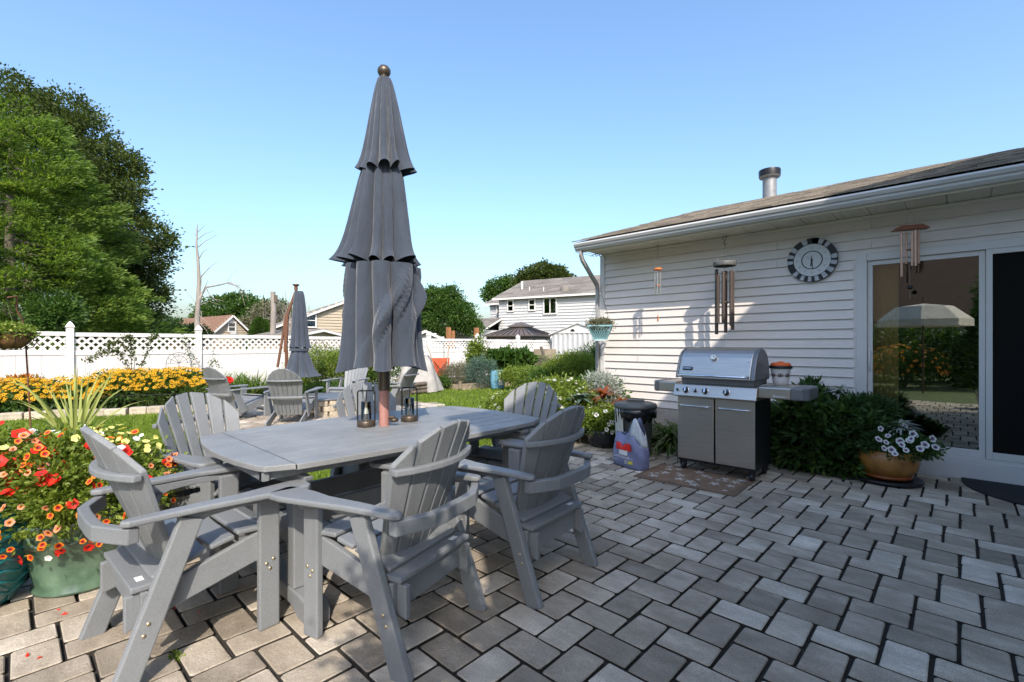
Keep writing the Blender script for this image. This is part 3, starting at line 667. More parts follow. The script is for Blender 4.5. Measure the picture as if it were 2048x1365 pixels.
# ------------------------------------------------------------------ lettering helper
def text(s, size, m, parent, Mx, name='lettering', ext=.0006, align='CENTER'):
    cu_ = bpy.data.curves.new(name, 'FONT'); cu_.body = s; cu_.size = size; cu_.extrude = ext; cu_.align_x = align; cu_.align_y = 'CENTER'; cu_.resolution_u = 3
    o = bpy.data.objects.new(name + '_src', cu_); C.objects.link(o); bpy.context.view_layer.update()
    me = bpy.data.meshes.new_from_object(o.evaluated_get(bpy.context.evaluated_depsgraph_get())); bpy.data.objects.remove(o); bpy.data.curves.remove(cu_)
    me.transform(Mx); me.materials.clear(); me.materials.append(m)
    x = bpy.data.objects.new(name, me); C.objects.link(x); x.parent = parent; return x
# local frame for things that face -X: text plane with right = -Y, up = Z
def faceX(x, y, z, tilt=0): return Matrix.Translation((x, y, z)) @ Matrix(((0, 0, -1, 0), (-1, 0, 0, 0), (0, 1, 0, 0), (0, 0, 0, 1))) @ Matrix.Rotation(-tilt, 4, 'X')

# ------------------------------------------------------------------ gas grill   (local: origin at ground, front faces -X; y to the viewer's left)
gr = thing('gas_grill', 'stainless steel gas grill with closed lid standing against the white siding', 'grill', (4.75, 1.763, 0))
hw = .372
ST = M['steel']
b = MB(); b.b2((.03, -hw, .13), (.50, -hw + .02, .80)); b.b2((.03, hw - .02, .13), (.50, hw, .80)); b.b2((.03, -hw, .10), (.50, hw, .13)); b.b2((.48, -hw + .021, .131), (.50, hw - .021, .80)); b.build('cabinet', M['black'], gr)
for s in (-1, 1):
    y0, y1 = (.004, hw) if s > 0 else (-hw, -.012)
    b = MB(); b.b2((.0, y0, .128), (.026, y1, .765)); d = b.build('cabinet_door', ST, gr, .006)
    b = MB(); ya, yb = y0 + .035, y1 - .03; b.tube([(-.001, ya, .675), (-.03, ya + .012, .675), (-.032, ya + .03, .675), (-.032, yb - .03, .675), (-.03, yb - .012, .675), (-.001, yb, .675)], .007, 8); b.build('handle', M['chrome'], d)
# tilted control panel
b = MB(); b.prism([(-.055, .775), (-.045, .768), (.25, .768), (.25, .895), (.02, .895), (-.012, .888)], -hw - .025, hw + .025, 'y'); cp = b.build('control_panel', ST, gr, .008)
pn = Vector((-.93, 0, .37)).normalized()
def knob(y, rr, z=.832):
    x = -.055 + (z - .775) * .38; b = MB(); Q = Matrix.Translation((x, y, z)) @ pn.to_track_quat('Z', 'Y').to_matrix().to_4x4()
    b.cur = 1; b.lathe([(rr * 1.25, 0), (rr * 1.25, .004), (rr * .9, .006)], 22, M=Q)
    b.cur = 0; b.lathe([(rr, .004), (rr * .95, .024), (rr * .8, .03), (0, .031)], 20, M=Q)
    b.cur = 1; b.box((0, 0, .032), (rr * .5, rr * 1.5, .008), M=Q); b.build('knob', [M['black'], M['chrome']], gr)
for y, rr in ((hw - .015, .013), (hw - .105, .028), (hw - .20, .018), (hw - .30, .028), (-.13, .028)): knob(y, rr)
# cook box and lid
b = MB(); b.prism([(.03, .895), (.45, .895), (.47, .97), (.02, .965)], -hw + .02, hw - .03, 'y'); b.build('cook_box', M['castgrey'], gr, .01)
lid = [(.0, .955), (.02, 1.02), (.055, 1.10), (.085, 1.165), (.12, 1.205), (.17, 1.235), (.24, 1.25), (.31, 1.238), (.38, 1.20), (.43, 1.14), (.46, 1.05), (.47, .955)]
b = MB(); b.prism(lid, -hw + .045, hw - .005, 'y'); ld = b.build('lid', ST, gr, .006)
for s in (-1, 1):
    y0, y1 = ((-hw + .0, -hw + .044) if s < 0 else (hw - .004, hw + .022))
    b = MB(); cxx, czz = .235, 1.07; b.prism([(cxx + (x - cxx) * 1.035, czz + (z - czz) * 1.03) for x, z in lid], y0, y1, 'y'); b.build('lid_end', M['castgrey'], ld, .01)
b = MB(); b.tube([(-.0, hw - .03, .985), (-.045, hw - .035, .985), (-.055, hw - .06, .985), (-.055, -hw + .09, .985), (-.045, -hw + .065, .985), (.0, -hw + .06, .985)], .013, 12); b.build('lid_handle', M['chrome'], ld)
Qt = Matrix.Translation((.075, .03, 1.165)) @ Vector((-.86, 0, .5)).to_track_quat('Z', 'Y').to_matrix().to_4x4()
b = MB(); b.lathe([(.036, -.01), (.036, .014), (.031, .018)], 26, M=Qt); b.cur = 1; b.lathe([(.031, .014), (0, .0145)], 24, M=Qt); b.cur = 2; b.box((.004, .004, .016), (.003, .03, .002), R=(0, 0, .7), M=Qt); b.build('thermometer', [M['chrome'], M['sticker'], M['black']], ld)
ta = math.atan2(.065, .03)
Mx = Matrix.Translation((.0315, hw - .095, 1.05)) @ Matrix(((0, 0, -1, 0), (-1, 0, 0, 0), (0, 1, 0, 0), (0, 0, 0, 1))) @ Matrix.Rotation(-(PI / 2 - math.atan2(.08, .035)), 4, 'X')
b = MB(); b.box((0, 0, .004), (.10, .036, .012), M=Mx); b.build('name_plate', M['dark'], ld, .003)
text('weber', .034, M['chrome'], ld, Mx @ Matrix.Translation((0, .001, .011)))
for y in (-hw + .075, hw - .02):
    for z, x in ((1.0, .008), (1.13, .062)): b = MB(); b.lathe([(.006, 0), (.005, .004), (0, .005)], 8, M=Matrix.Translation((x, y, z)) @ Vector((-.9, 0, .4)).to_track_quat('Z', 'Y').to_matrix().to_4x4()); b.build('rivet', M['chrome'], ld)
# shelves
def shelf(y0, y1, nm, endy):
    b = MB(); b.prism([(.02, .80), (.012, .81), (.012, .895), (.022, .905), (.47, .905), (.47, .80)], y0, y1, 'y'); o = b.build(nm, ST, gr, .004)
    pts = [(.008, endy[0]), (.008, endy[1]), (.06, endy[2]), (.41, endy[2]), (.475, endy[1]), (.475, endy[0])]
    b = MB(); b.prism(pts if endy[1] < endy[0] else pts[::-1], .797, .909); b.build('shelf_end', M['castgrey'], o, .012); return o
s_ = shelf(-hw - .29, -hw - .026, 'side_shelf', (-hw - .291, -hw - .38, -hw - .43))
text('Genesis', .034, M['sticker'], s_, faceX(.0095, -hw - .20, .825))
shelf(hw + .026, hw + .21, 'side_shelf', (hw + .211, hw + .25, hw + .29))
for x in (.06, .45):
    for y in (-hw + .04, hw - .04):
        b = MB(); b.b2((x - .02, y - .03, .05), (x + .02, y + .03, .10)); b.lathe([(.0, -.018), (.036, -.016), (.042, -.01), (.042, .01), (.036, .016), (0, .018)], 16, M=Matrix.Translation((x, y, .042)) @ Matrix.Rotation(PI / 2, 4, 'X')); b.build('caster', M['black'], gr)

# painted bucket on the grill shelf
bk = thing('lidded_bucket', 'white pot with painted brown leaves and orange lid standing on the grill shelf', 'bucket', (5.09, 1.26, .907))
b = MB(); b.lathe([(0, 0), (.062, 0), (.07, .04), (.09, .165)], 26); b.build('pot', M['white'], bk)
b = MB(); b.lathe([(.09, .158), (.099, .160), (.099, .183), (.09, .185)], 28); b.build('rim', M['black'], bk)
orange = mat('orange_lid', (.80, .13, .015), .5, .05); b = MB(); b.lathe([(.086, .184), (.088, .20), (.075, .212), (.035, .215), (.02, .225), (0, .226)], 26, fr=lambda i, t: 1 + .02 * math.sin(5 * t)); b.build('lid', orange, bk)
leafp = mat('leaf_print', (.09, .04, .025), .6)
for a in (2.5, 3.35, 4.15):
    b = MB()
    for k in range(5):
        q = a + (k - 2) * .0 ; an = (k - 2) * .65 + PI / 2; c0 = (0, .09); r_ = .04
        pts = [(0, .075), (r_ * .5 * math.cos(an - .25), .085 + r_ * .5 * math.sin(an - .25)), (r_ * math.cos(an), .085 + r_ * math.sin(an)), (r_ * .5 * math.cos(an + .25), .085 + r_ * .5 * math.sin(an + .25))]
        vs = []
        for (u, z) in pts: R_ = .0715 + .02 * (z - .04) / .125 * 1.0 + .0012; th = a + u / R_; vs.append((R_ * math.cos(th), R_ * math.sin(th), z))
        b.add(vs, [(0, 1, 2, 3)])
    b.build('painted_leaf', leafp, bk)

# ------------------------------------------------------------------ wall clock
ck = thing('wall_clock', 'round outdoor clock with slate and white tile rim hanging on the siding', 'clock', (XW - .02, 1.25, 2.27))
RC = .252
def ringseg(b, r0, r1, a0, a1, x0, x1, n=4):
    for k in range(n):
        t0, t1 = a0 + (a1 - a0) * k / n, a0 + (a1 - a0) * (k + 1) / n
        P = lambda r_, t, x: (x, -r_ * math.sin(t), r_ * math.cos(t))
        vs = [P(r0, t0, x0), P(r1, t0, x0), P(r1, t1, x0), P(r0, t1, x0), P(r0, t0, x1), P(r1, t0, x1), P(r1, t1, x1), P(r0, t1, x1)]
        b.add(vs, [(0, 1, 2, 3), (7, 6, 5, 4), (0, 4, 5, 1), (2, 6, 7, 3), (1, 5, 6, 2), (3, 7, 4, 0)])
slate = mat('clock_slate', (.022, .021, .022), .6, .4, 30, stretch=(1, 1, 5), objvar=.3); ctile = mat('clock_white_tile', (.45, .45, .47), .6, .25, 25)
b = MB(); ringseg(b, .0, RC, 0, 2 * PI, -.02, .0, 48); b.build('back', M['black'], ck)
white_at = [(18, 30), (38, 48), (78, 90), (97, 108), (118, 131), (140, 152), (162, 172), (181, 190), (200, 210), (222, 233), (262, 272), (280, 290), (299, 312), (334, 348)]
cur = 0
for a0, a1 in white_at + [(378, 378)]:
    b = MB(); ringseg(b, RC * .74, RC, math.radians(cur + .6), math.radians(a0 - .6), -.034, -.0205, 6) if a0 - cur > 2 else None
    if b.v and cur < 360: b.build('slate_tile', slate, ck)
    if a0 < 360: b = MB(); ringseg(b, RC * .76, RC * .985, math.radians(a0), math.radians(a1), -.037, -.0205, 3); b.build('white_tile', ctile, ck)
    cur = a1
dial = mat('clock_dial', (.60, .60, .59), .5, .05, 20)
b = MB(); ringseg(b, 0, RC * .735, 0, 2 * PI, -.026, -.0205, 40); b.build('dial', dial, ck)
b = MB(); ringseg(b, RC * .385, RC * .425, 0, 2 * PI, -.029, -.0262, 40); b.build('dial_ring', M['dark'], ck)
num = mat('numeral_grey', (.34, .34, .35), .6)
for h_ in range(1, 13):
    a = h_ * PI / 6; text(str(h_), .044, num, ck, faceX(-.0268, -RC * .57 * math.sin(a), RC * .57 * math.cos(a)) @ Matrix.Rotation(-a if h_ in (12, 1, 11, 2, 10, 3, 9) else PI - a, 4, 'Z'), 'numeral', .0004)
def hand(ang, ln, wd, tail, nm):
    a = math.radians(ang); d = Vector((0, -math.sin(a), math.cos(a))); b = MB(); b.bar(Vector((-.032, 0, 0)) - d * tail, Vector((-.032, 0, 0)) + d * ln, .0016, wd, (0, 0.3, 0) if abs(d.y) < .5 else (0, 0, 1)); b.build(nm, M['black'], ck)
b = MB()
for ang, ln, wd, tl_ in ((176, .10, .008, .05),): hand(ang, ln, wd, tl_, 'minute_hand')
hand(190, .075, .011, .0, 'hour_hand'); hand(305, .07, .0022, .02, 'second_hand')
b = MB(); b.lathe([(.01, 0), (.01, .006), (0, .007)], 14, M=Matrix.Translation((-.033, 0, 0)) @ Vector((-1, 0, 0)).to_track_quat('Z', 'Y').to_matrix().to_4x4()); b.build('hub', M['black'], ck)

# ------------------------------------------------------------------ wind chimes
string = mat('string', (.35, .33, .30), .8); rust = mat('orange_wood', (.62, .17, .035), .5, .15, 20, stretch=(1, 1, 6)); alu = mat('chime_silver', (.62, .58, .53), .3, .05, metal=.9)
def hookS(b, x, y, z, s): b.tube([(x, y + s * .35, z), (x, y + s * .45, z + s * .35), (x, y + s * .1, z + s * .7), (x, y - s * .35, z + s * .45), (x, y - s * .15, z), (x, y + s * .1, z - s * .4), (x, y + s * .2, z - s * .8), (x, y - s * .1, z - s * 1.1), (x, y - s * .3, z - s * .8)], .003 * s / .04, 6)
c1 = thing('wind_chime', 'small wind chime with orange wooden disc and silver tubes under the eave', 'wind chime', (5.97, 2.955, 1.60))
b = MB(); hookS(b, 0, 0, 2.60 - 1.60, .035); b.tube([(0, 0, 1.03), (0, 0, 1.09)], .0015, 5); b.build('hook', M['dark'], c1)
b = MB(); 
for k in range(3): a = 2 * PI * k / 3; b.tube([(.035 * math.cos(a), .035 * math.sin(a), .72), (0, 0, .96)], .001, 4)
b.tube([(0, 0, .05), (0, 0, .70)], .001, 4); b.build('string', string, c1)
b = MB(); b.lathe([(0, .69), (.05, .69), (.056, .70), (.052, .716), (.03, .722), (0, .724)], 20); b.build('disc', rust, c1)
for k in range(6):
    a = 2 * PI * k / 6 + .3; ln = .27 + .03 * k / 5; b = MB(); b.tube([(.04 * math.cos(a), .04 * math.sin(a), .66), (.04 * math.cos(a), .04 * math.sin(a), .66 - ln)], .0075, 10); b.build('tube', alu, c1)
b = MB(); b.lathe([(0, .47), (.018, .48), (.018, .50), (0, .51)], 12); b.build('clapper', rust, c1)
b = MB(); b.prism([(-.012, .0), (.012, .0), (.02, .03), (.014, .07), (0, .09), (-.014, .07), (-.02, .03)], -.004, .004, 'y', M=Matrix.Rotation(.8, 4, 'Z')); b.build('sail', rust, c1)
bronze2 = mat('aged_bronze_tube', (.105, .075, .06), .45, .3, 10, metal=.4, stretch=(1, 1, .2)); patina = mat('pierced_bronze', (.11, .11, .10), .6, .5, 60)
c2 = thing('wind_chime', 'large dark bronze wind chime on an S hook above the grill lid', 'wind chime', (6.02, 2.105, 1.42))
b = MB(); hookS(b, 0, 0, 1.16, .06); b.build('hook', M['dark'], c2)
b = MB()
for k in range(3): a = 2 * PI * k / 3 + .4; b.tube([(.11 * math.cos(a), .11 * math.sin(a), .89), (0, 0, 1.08)], .0012, 4)
b.tube([(0, 0, .12), (0, 0, .85)], .0012, 4); b.tube([(0, 0, -.30), (0, 0, .12)], .001, 4); b.build('string', string, c2)
b = MB(); b.lathe([(.128, .835), (.132, .845), (.132, .885), (.128, .89), (.09, .892), (0, .892)], 30, fr=lambda i, t: 1 + .012 * math.sin(14 * t) * (i < 3)); b.build('ring_plate', patina, c2)
for k, (dx, dy, zt, zb) in enumerate(((-.03, .088, .80, .0), (-.09, .05, .72, .135), (.03, .0, .78, .02), (-.105, -.02, .755, .13), (-.06, -.095, .765, .10), (.02, -.085, .76, .05))):
    b = MB(); b.tube([(dx, dy, zt), (dx, dy, zb)], .0205, 14); b.tube([(dx, dy, zt), (dx, dy, .86)], .001, 4); b.build('tube', bronze2, c2)
b = MB(); b.lathe([(0, .38), (.045, .38), (.05, .39), (.045, .40), (0, .40)], 18); b.build('clapper', bronze2, c2)
copper = mat('pale_copper', (.60, .36, .26), .35, .08, 8, metal=.35); cherry = mat('cherry_wood', (.22, .065, .02), .4, .25, 14, stretch=(1, 5, 1))
c3 = thing('wind_chime', 'wind chime with pagoda-shaped wooden top and copper tubes before the glass door', 'wind chime', (6.10, .366, 1.80))
b = MB(); b.tube([(0, 0, .84), (0, 0, .888)], .0015, 5)
for s in (-1, 1): b.tube([(0, 0, .84), (0, s * .045, .66)], .001, 4)
b.tube([(0, 0, -.05), (0, 0, .62)], .001, 4); b.build('string', string, c3)
b = MB(); Mr = Matrix.Rotation(.35, 4, 'Z'); b.prism([(-.14, .625), (.14, .625), (.145, .632), (.085, .668), (-.085, .668), (-.145, .632)], -.05, .05, 'x', M=Mr); b.build('pagoda_top', cherry, c3, .003)
for dx, dy, zt, zb in ((-.02, .062, .605, .17), (.02, .03, .61, .30), (-.01, -.018, .61, .27), (-.02, -.045, .615, .265), (.02, -.065, .625, .29)):
    b = MB(); b.tube([(dx, dy, zt), (dx, dy, zb)], .0105, 4 if False else 12); b.build('tube', copper, c3)
b = MB(); b.box((0, 0, .43), (.04, .04, .012), R=(0, 0, .6)); b.build('clapper', cherry, c3)
b = MB(); b.lathe([(0, -.0035), (.022, -.0035), (.022, .0035), (0, .0035)], 14, M=Matrix.Translation((0, 0, .06)) @ Matrix.Rotation(PI / 2, 4, 'Y')); b.build('sail', M['dark'], c3)

# hanging teal basket at the corner
teal2 = mat('pale_teal_plastic', (.22, .40, .42), .5, .08)
hb = thing('hanging_planter', 'pale teal lattice plastic planter hanging on a chain at the house corner', 'hanging planter', (5.97, 3.86, 1.345), .5)
b = MB()
for s in range(4):
    Q = Matrix.Rotation(s * PI / 2, 4, 'Z')
    def W_(u, v): r_ = .085 + .085 * v; return (r_ , u * r_, .02 + .20 * v)
    for k in range(-4, 5):
        for sg in (-1, 1):
            u0 = k / 4; v0 = 0.0; u1 = u0 + sg * .7; v1 = .9
            if u1 > 1: v1 = .9 * (1 - u0) / (u1 - u0) if u1 != u0 else .9; u1 = 1
            if u1 < -1: v1 = .9 * (-1 - u0) / (u1 - u0); u1 = -1
            if v1 <= 0.02: continue
            b.bar(Q @ Vector(W_(u0, v0)), Q @ Vector(W_(u1, v1)), .009, .004, Q @ Vector((1, 0, 0)))
    b.bar(Q @ Vector(W_(-1, 1)), Q @ Vector(W_(1, 1)), .012, .022, (0, 0, 1)); b.bar(Q @ Vector(W_(-1, 0)), Q @ Vector(W_(1, 0)), .01, .02, (0, 0, 1)); b.bar(Q @ Vector(W_(1, 0)), Q @ Vector(W_(1, 1)), .012, .012, (1, 0, 0))
b.build('lattice', teal2, hb)
b = MB(); b.lathe([(0, .02), (.10, .02), (.185, .15), (.0, .155)], 4, M=Matrix.Rotation(PI / 4, 4, 'Z'), smooth=False); b.build('liner', mat('dark_teal', (.05, .10, .11), .8), hb)
b = MB(); b.lathe([(0, .0), (.12, .0), (.125, .012), (.0, .014)], 24); b.build('drip_tray', M['white'], hb)
P_h = None
b = MB()
for s in range(4): a = s * PI / 2 + PI / 4; b.tube([(.22 * math.cos(a), .22 * math.sin(a), .22), (0, 0, .75)], .0018, 5)
for k in range(22): z = .75 + k * .022; b.tube([(0 + .004 * (k % 2), .005 * (1 - k % 2), z), (-.004 * (k % 2), -.005 * (1 - k % 2), z + .024)], .0022, 5)
b.build('chain', M['dark'], hb)
b = MB(); b.tube([(0, .0, 1.235), (.02, .03, 1.29), (.08, .06, 1.31), (.16, .10, 1.31), (.30, .17, 1.31)], .005, 6)
for k in range(14): pass
b.tube([(.06, .05, 1.31), (.05, .05, 1.27), (.09, .07, 1.26), (.11, .08, 1.29), (.09, .07, 1.30)], .004, 6); b.build('bracket', M['dark'], hb)

# ------------------------------------------------------------------ trash can and soil bag
can = thing('trash_can', 'dark grey lidded trash can with a black liner beside the grill', 'trash can', (5.08, 2.80, 0))
greyp = mat('dark_grey_plastic', (.10, .105, .10), .55, .15, 5)
b = MB(); b.lathe([(0, .0), (.17, .0), (.175, .02), (.20, .50), (.22, .51), (.225, .55)], 30); b.build('body', greyp, can)
b = MB(); b.lathe([(.228, .548), (.245, .552), (.25, .575), (.24, .60), (.20, .612), (.19, .602), (.08, .615), (0, .618)], 32); ll = b.build('lid', greyp, can)
b = MB(); b.box((0, 0, .635), (.05, .20, .025), R=(0, 0, .4)); b.build('handle', greyp, ll, .008)
liner = mat('black_liner', (.014, .014, .015), .22, .2); b = MB(); r = random.Random(5); hm = [r.uniform(-.05, .03) for _ in range(40)]
n = 40; vs = [(.236 * math.cos(2 * PI * j / n), .236 * math.sin(2 * PI * j / n), .556) for j in range(n)] + [((.236 + .012 * math.sin(j * 2.1)) * math.cos(2 * PI * j / n), (.236 + .012 * math.sin(j * 2.1)) * math.sin(2 * PI * j / n), .50) for j in range(n)] + [((.222 + .02 * math.sin(j * 1.7)) * math.cos(2 * PI * j / n), (.222 + .02 * math.sin(j * 1.7)) * math.sin(2 * PI * j / n), .43 + hm[j]) for j in range(n)]
b.add(vs, [(i * n + j, i * n + (j + 1) % n, (i + 1) * n + (j + 1) % n, (i + 1) * n + j) for i in range(2) for j in range(n)], smooth=True); o = b.build('liner', liner, can); sd = o.modifiers.new('s', 'SOLIDIFY'); sd.thickness = .003
# white plastic draped on the can's left side
b = MB(); n = 14
vs = []
for i in range(8):
    for j in range(n): a = 2.05 + j * .075; rr = .212 + .03 * (1 - i / 7) * .6 + .012 * math.sin(j * 2.0 + i * .4); vs.append((rr * math.cos(a), rr * math.sin(a), .545 - i * .065))
b.add(vs, [(i * n + j, i * n + j + 1, (i + 1) * n + j + 1, (i + 1) * n + j) for i in range(7) for j in range(n - 1)], smooth=True); o = b.build('hanging_bag', mat('pale_plastic', (.5, .5, .44), .4), can); o.modifiers.new('s', 'SOLIDIFY').thickness = .003

bagm = mat('lavender_grey_bag', (.17, .18, .29), .45, .15, 7, bump=.3, bscale=14); bagw = mat('clear_white_plastic', (.45, .47, .48), .3, .1)
bag = thing('soil_bag', 'opened lavender-grey plastic soil bag with red and white print in front of the trash can', 'bag', (4.52, 2.545, 0), math.radians(-14))
# local: front faces -X, width along y
n, k = 22, 12; vs = []
def bagpt(u, v):   # u around 0..1, v up 0..1
    a = 2 * PI * u; w_ = .215 * (1 - .10 * v ** 2) * (1 + .05 * math.sin(PI * v)); d_ = .09 * (1 - .62 * v ** 1.3) + .03 * math.sin(PI * v)
    cx_ = math.copysign(abs(math.cos(a)) ** .7, math.cos(a)); sx = math.copysign(abs(math.sin(a)) ** .75, math.sin(a))
    y = w_ * sx; x = d_ * cx_; top = .335 + .20 * math.exp(-((y + .10) / .075) ** 2) - .02 * math.sin(y * 30)
    wob = .006 * math.sin(9 * a + 6 * v) + .006 * math.sin(13 * v + 3 * a)
    return (x + wob, y + wob * .5 + .0, top * v + .012 * math.sin(5 * a) * v)
for i in range(k + 1):
    for j in range(n * 2): vs.append(bagpt(j / (n * 2), i / k))
N2 = n * 2
b = MB(); b.add(vs, [(i * N2 + j, i * N2 + (j + 1) % N2, (i + 1) * N2 + (j + 1) % N2, (i + 1) * N2 + j) for i in range(k - 4) for j in range(N2)], smooth=True); b.add(vs[:N2], [tuple(range(N2 - 1, -1, -1))]); 
b.add(vs, [(i * N2 + j, i * N2 + (j + 1) % N2, (i + 1) * N2 + (j + 1) % N2, (i + 1) * N2 + j) for i in range(k - 4, k) for j in range(N2) if not (.30 < (j / N2) < .80 and bagpt(j / N2, 1)[1] < -.02)], smooth=True); b.cur = 1; b.add(vs, [(i * N2 + j, i * N2 + (j + 1) % N2, (i + 1) * N2 + (j + 1) % N2, (i + 1) * N2 + j) for i in range(k - 4, k) for j in range(N2) if .30 < (j / N2) < .80 and bagpt(j / N2, 1)[1] < -.02], smooth=True)
o = b.build('sack', [bagm, bagw], bag); o.modifiers.new('s', 'SOLIDIFY').thickness = .002
def bagtop(y): return .335 + .20 * math.exp(-((y + .10) / .075) ** 2) - .02 * math.sin(y * 30)
def bagfront(y, z):       # point on the printed face
    best = min(range(N2 // 4, 3 * N2 // 4 + 1), key=lambda j: abs(bagpt(j / N2, min(1, z / .36))[1] - y)); return min(bagpt(best / N2, min(1, (z + e_) / bagtop(y)))[0] for e_ in (-.01, 0, .01))
redp = mat('red_print', (.62, .015, .012), .5); whp = mat('white_print', (.62, .62, .60), .5); yelp = mat('yellow_print', (.5, .42, .04), .5)
def decal(pts, m, nm, off=.006, par=bag):   # small flat print following the sack front; pts in (right, up) metres on the face
    b = MB(); b.add([(bagfront(-y, z) - off, -y, z) for y, z in pts], [tuple(range(len(pts)))]); return b.build(nm, m, par)
def grid_decal(fn, y0, y1, z0, z1, m, nm, off, ny=14, nz=10):
    b = MB()
    for i in range(ny):
        for j in range(nz):
            ya, yb = y0 + (y1 - y0) * i / ny, y0 + (y1 - y0) * (i + 1) / ny; za, zb = z0 + (z1 - z0) * j / nz, z0 + (z1 - z0) * (j + 1) / nz
            if fn((ya + yb) / 2, (za + zb) / 2): b.add([(bagfront(-y, z) - off, -y, z) for y, z in ((ya, za), (yb, za), (yb, zb), (ya, zb))], [(0, 1, 2, 3)])
    if b.v: b.build(nm, m, bag)
def cap(cy_, cz_, w_, h_, tilt): return lambda y, z: ((y - cy_ + tilt * (z - cz_)) / w_) ** 2 + ((z - cz_) / h_) ** 2 < 1 and (z - cz_) > -h_ * .25 + .0 * y
f1 = cap(-.068, .200, .062, .058, .5); f2 = cap(.030, .200, .070, .064, -.5)
grid_decal(lambda y, z: f1(y, z) or f2(y, z), -.13, .12, .16, .27, redp, 'red_print', .008, 30, 18)
grid_decal(lambda y, z: (abs(y + .045) < .03 - (.185 - z) * .1 or abs(y - .02) < .034) and not (f1(y, z) or f2(y, z)), -.10, .08, .135, .185, whp, 'white_print', .008, 26, 8)
rr_ = random.Random(8)
for row, (z, y0, y1, hh) in enumerate(((.116, -.12, .075, .007), (.103, -.14, .10, .007), (.077, -.165, -.09, .003), (.070, -.165, -.10, .003))):
    y = y0
    while y < y1: w_ = rr_.uniform(.007, .02); decal([(y, z), (y + w_, z), (y + w_, z + hh), (y, z + hh)], whp, 'print_line', .009); y += w_ + .005
decal([(.02, .055), (.062, .055), (.062, .087), (.02, .087)], whp, 'barcode_panel', .009); decal([(.068, .055), (.115, .055), (.115, .085), (.068, .085)], yelp, 'yellow_panel', .009)
for q in range(6): decal([(.025 + q * .006, .06), (.028 + q * .006, .06), (.028 + q * .006, .082), (.025 + q * .006, .082)], M['black'], 'barcode_bar', .011)

# ------------------------------------------------------------------ doormats
mt = thing('grill_mat', 'brown rectangular mat with pale flower print on the pavers before the grill', 'mat', (4.53, 1.875, 0), .03)
matb = mat('brown_mat', (.15, .095, .06), .95, .25, 9, grain=.3, gscale=300, bump=.5, bscale=400); flp = mat('pale_flower_print', (.42, .38, .33), .95, .1, 20, grain=.2, gscale=300)
b = MB(); b.b2((-.325, -.47, 0), (.325, .47, .010)); b.build('base', matb, mt, .004)
b = MB(); b.b2((-.285, -.43, .0102), (.285, .43, .0115)); b.build('pile', mat('brown_mat_inner', (.19, .115, .068), .95, .25, 9, grain=.35, gscale=300, bump=.5, bscale=400), mt)
r = random.Random(12); placed = []
while len(placed) < 24:
    x, y = r.uniform(-.24, .24), r.uniform(-.38, .38); s_ = r.choice((.045, .055, .05, .028))
    if all(math.hypot(x - a, y - c_) > (s_ + d_) * .95 for a, c_, d_ in placed):
        placed.append((x, y, s_)); b = MB(); n = 30; ph = r.random() * 6
        b.add([(x + s_ * (.68 + .34 * math.cos(5 * (t + ph))) * math.cos(t), y + s_ * (.68 + .34 * math.cos(5 * (t + ph))) * math.sin(t), .0125) for t in [2 * PI * q / n for q in range(n)]], [tuple(range(n))]); b.build('flower_print', flp, mt)
dm = MB(); n = 36; dm.prism([(6.32 - .80 * math.cos(-PI / 2 + PI * q / n) ** .8, -.66 + .66 * math.sin(-PI / 2 + PI * q / n)) for q in range(n + 1)], .001, .014)
tag(dm.build('door_mat', mat('black_rubber_mat', (.016, .016, .017), .9, .3, 40, bump=.6, bscale=150), bevel=.004), 'black half-round rubber doormat below the sliding door', 'mat')
# ------------------------------------------------------------------ foliage palette
L = {}
L['lime'] = leafmat('lime_leaf', (.05, .085, .012), (.17, .23, .03), (.30, .36, .07))
L['green'] = leafmat('green_leaf', (.018, .045, .010), (.06, .12, .020), (.13, .20, .04))
L['deep'] = leafmat('deep_green_leaf', (.018, .042, .014), (.055, .11, .028), (.12, .19, .045), trans=.3)
L['conifer'] = leafmat('conifer_spray', (.03, .065, .016), (.14, .21, .04), (.28, .34, .07), trans=.42)
L['oak'] = leafmat('oak_leaf', (.025, .04, .010), (.065, .09, .02), (.13, .15, .035), trans=.35)
L['strap'] = leafmat('strap_leaf', (.05, .09, .018), (.12, .19, .04), (.24, .27, .07))
L['spike'] = leafmat('variegated_spike_leaf', (.16, .20, .05), (.32, .34, .10), (.55, .52, .22), trans=.25)
L['silver'] = leafmat('silver_leaf', (.25, .27, .25), (.42, .44, .41), trans=.2)
L['coleus'] = leafmat('coleus_leaf', (.12, .025, .015), (.30, .08, .03), (.42, .26, .10), trans=.4)
L['dry'] = leafmat('dry_twig_leaf', (.09, .085, .05), (.19, .18, .11), trans=.2)
L['bluegreen'] = leafmat('blue_green_leaf', (.04, .08, .06), (.10, .16, .12), trans=.2)
def petal(nm, c1, c2, tr=.3): return leafmat(nm, c1, c2, trans=tr)
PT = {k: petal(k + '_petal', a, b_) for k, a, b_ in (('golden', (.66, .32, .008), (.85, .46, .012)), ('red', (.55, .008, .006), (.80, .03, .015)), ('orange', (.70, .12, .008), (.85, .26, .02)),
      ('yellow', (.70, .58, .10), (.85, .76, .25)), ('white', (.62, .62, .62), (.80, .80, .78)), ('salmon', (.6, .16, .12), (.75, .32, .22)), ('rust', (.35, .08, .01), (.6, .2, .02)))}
PT['brown'] = mat('flower_eye', (.035, .012, .006), .8); PT['maroon'] = mat('dark_throat', (.12, .008, .01), .7); PT['plum'] = mat('plum_throat', (.10, .03, .10), .7)
M['bark'] = mat('bark', (.12, .095, .07), .95, .35, 8, bump=.6, bscale=30, stretch=(1, 1, .2)); M['greybark'] = mat('grey_bark', (.27, .23, .20), .9, .3, 5, bump=.5, bscale=25, stretch=(1, 1, .2))
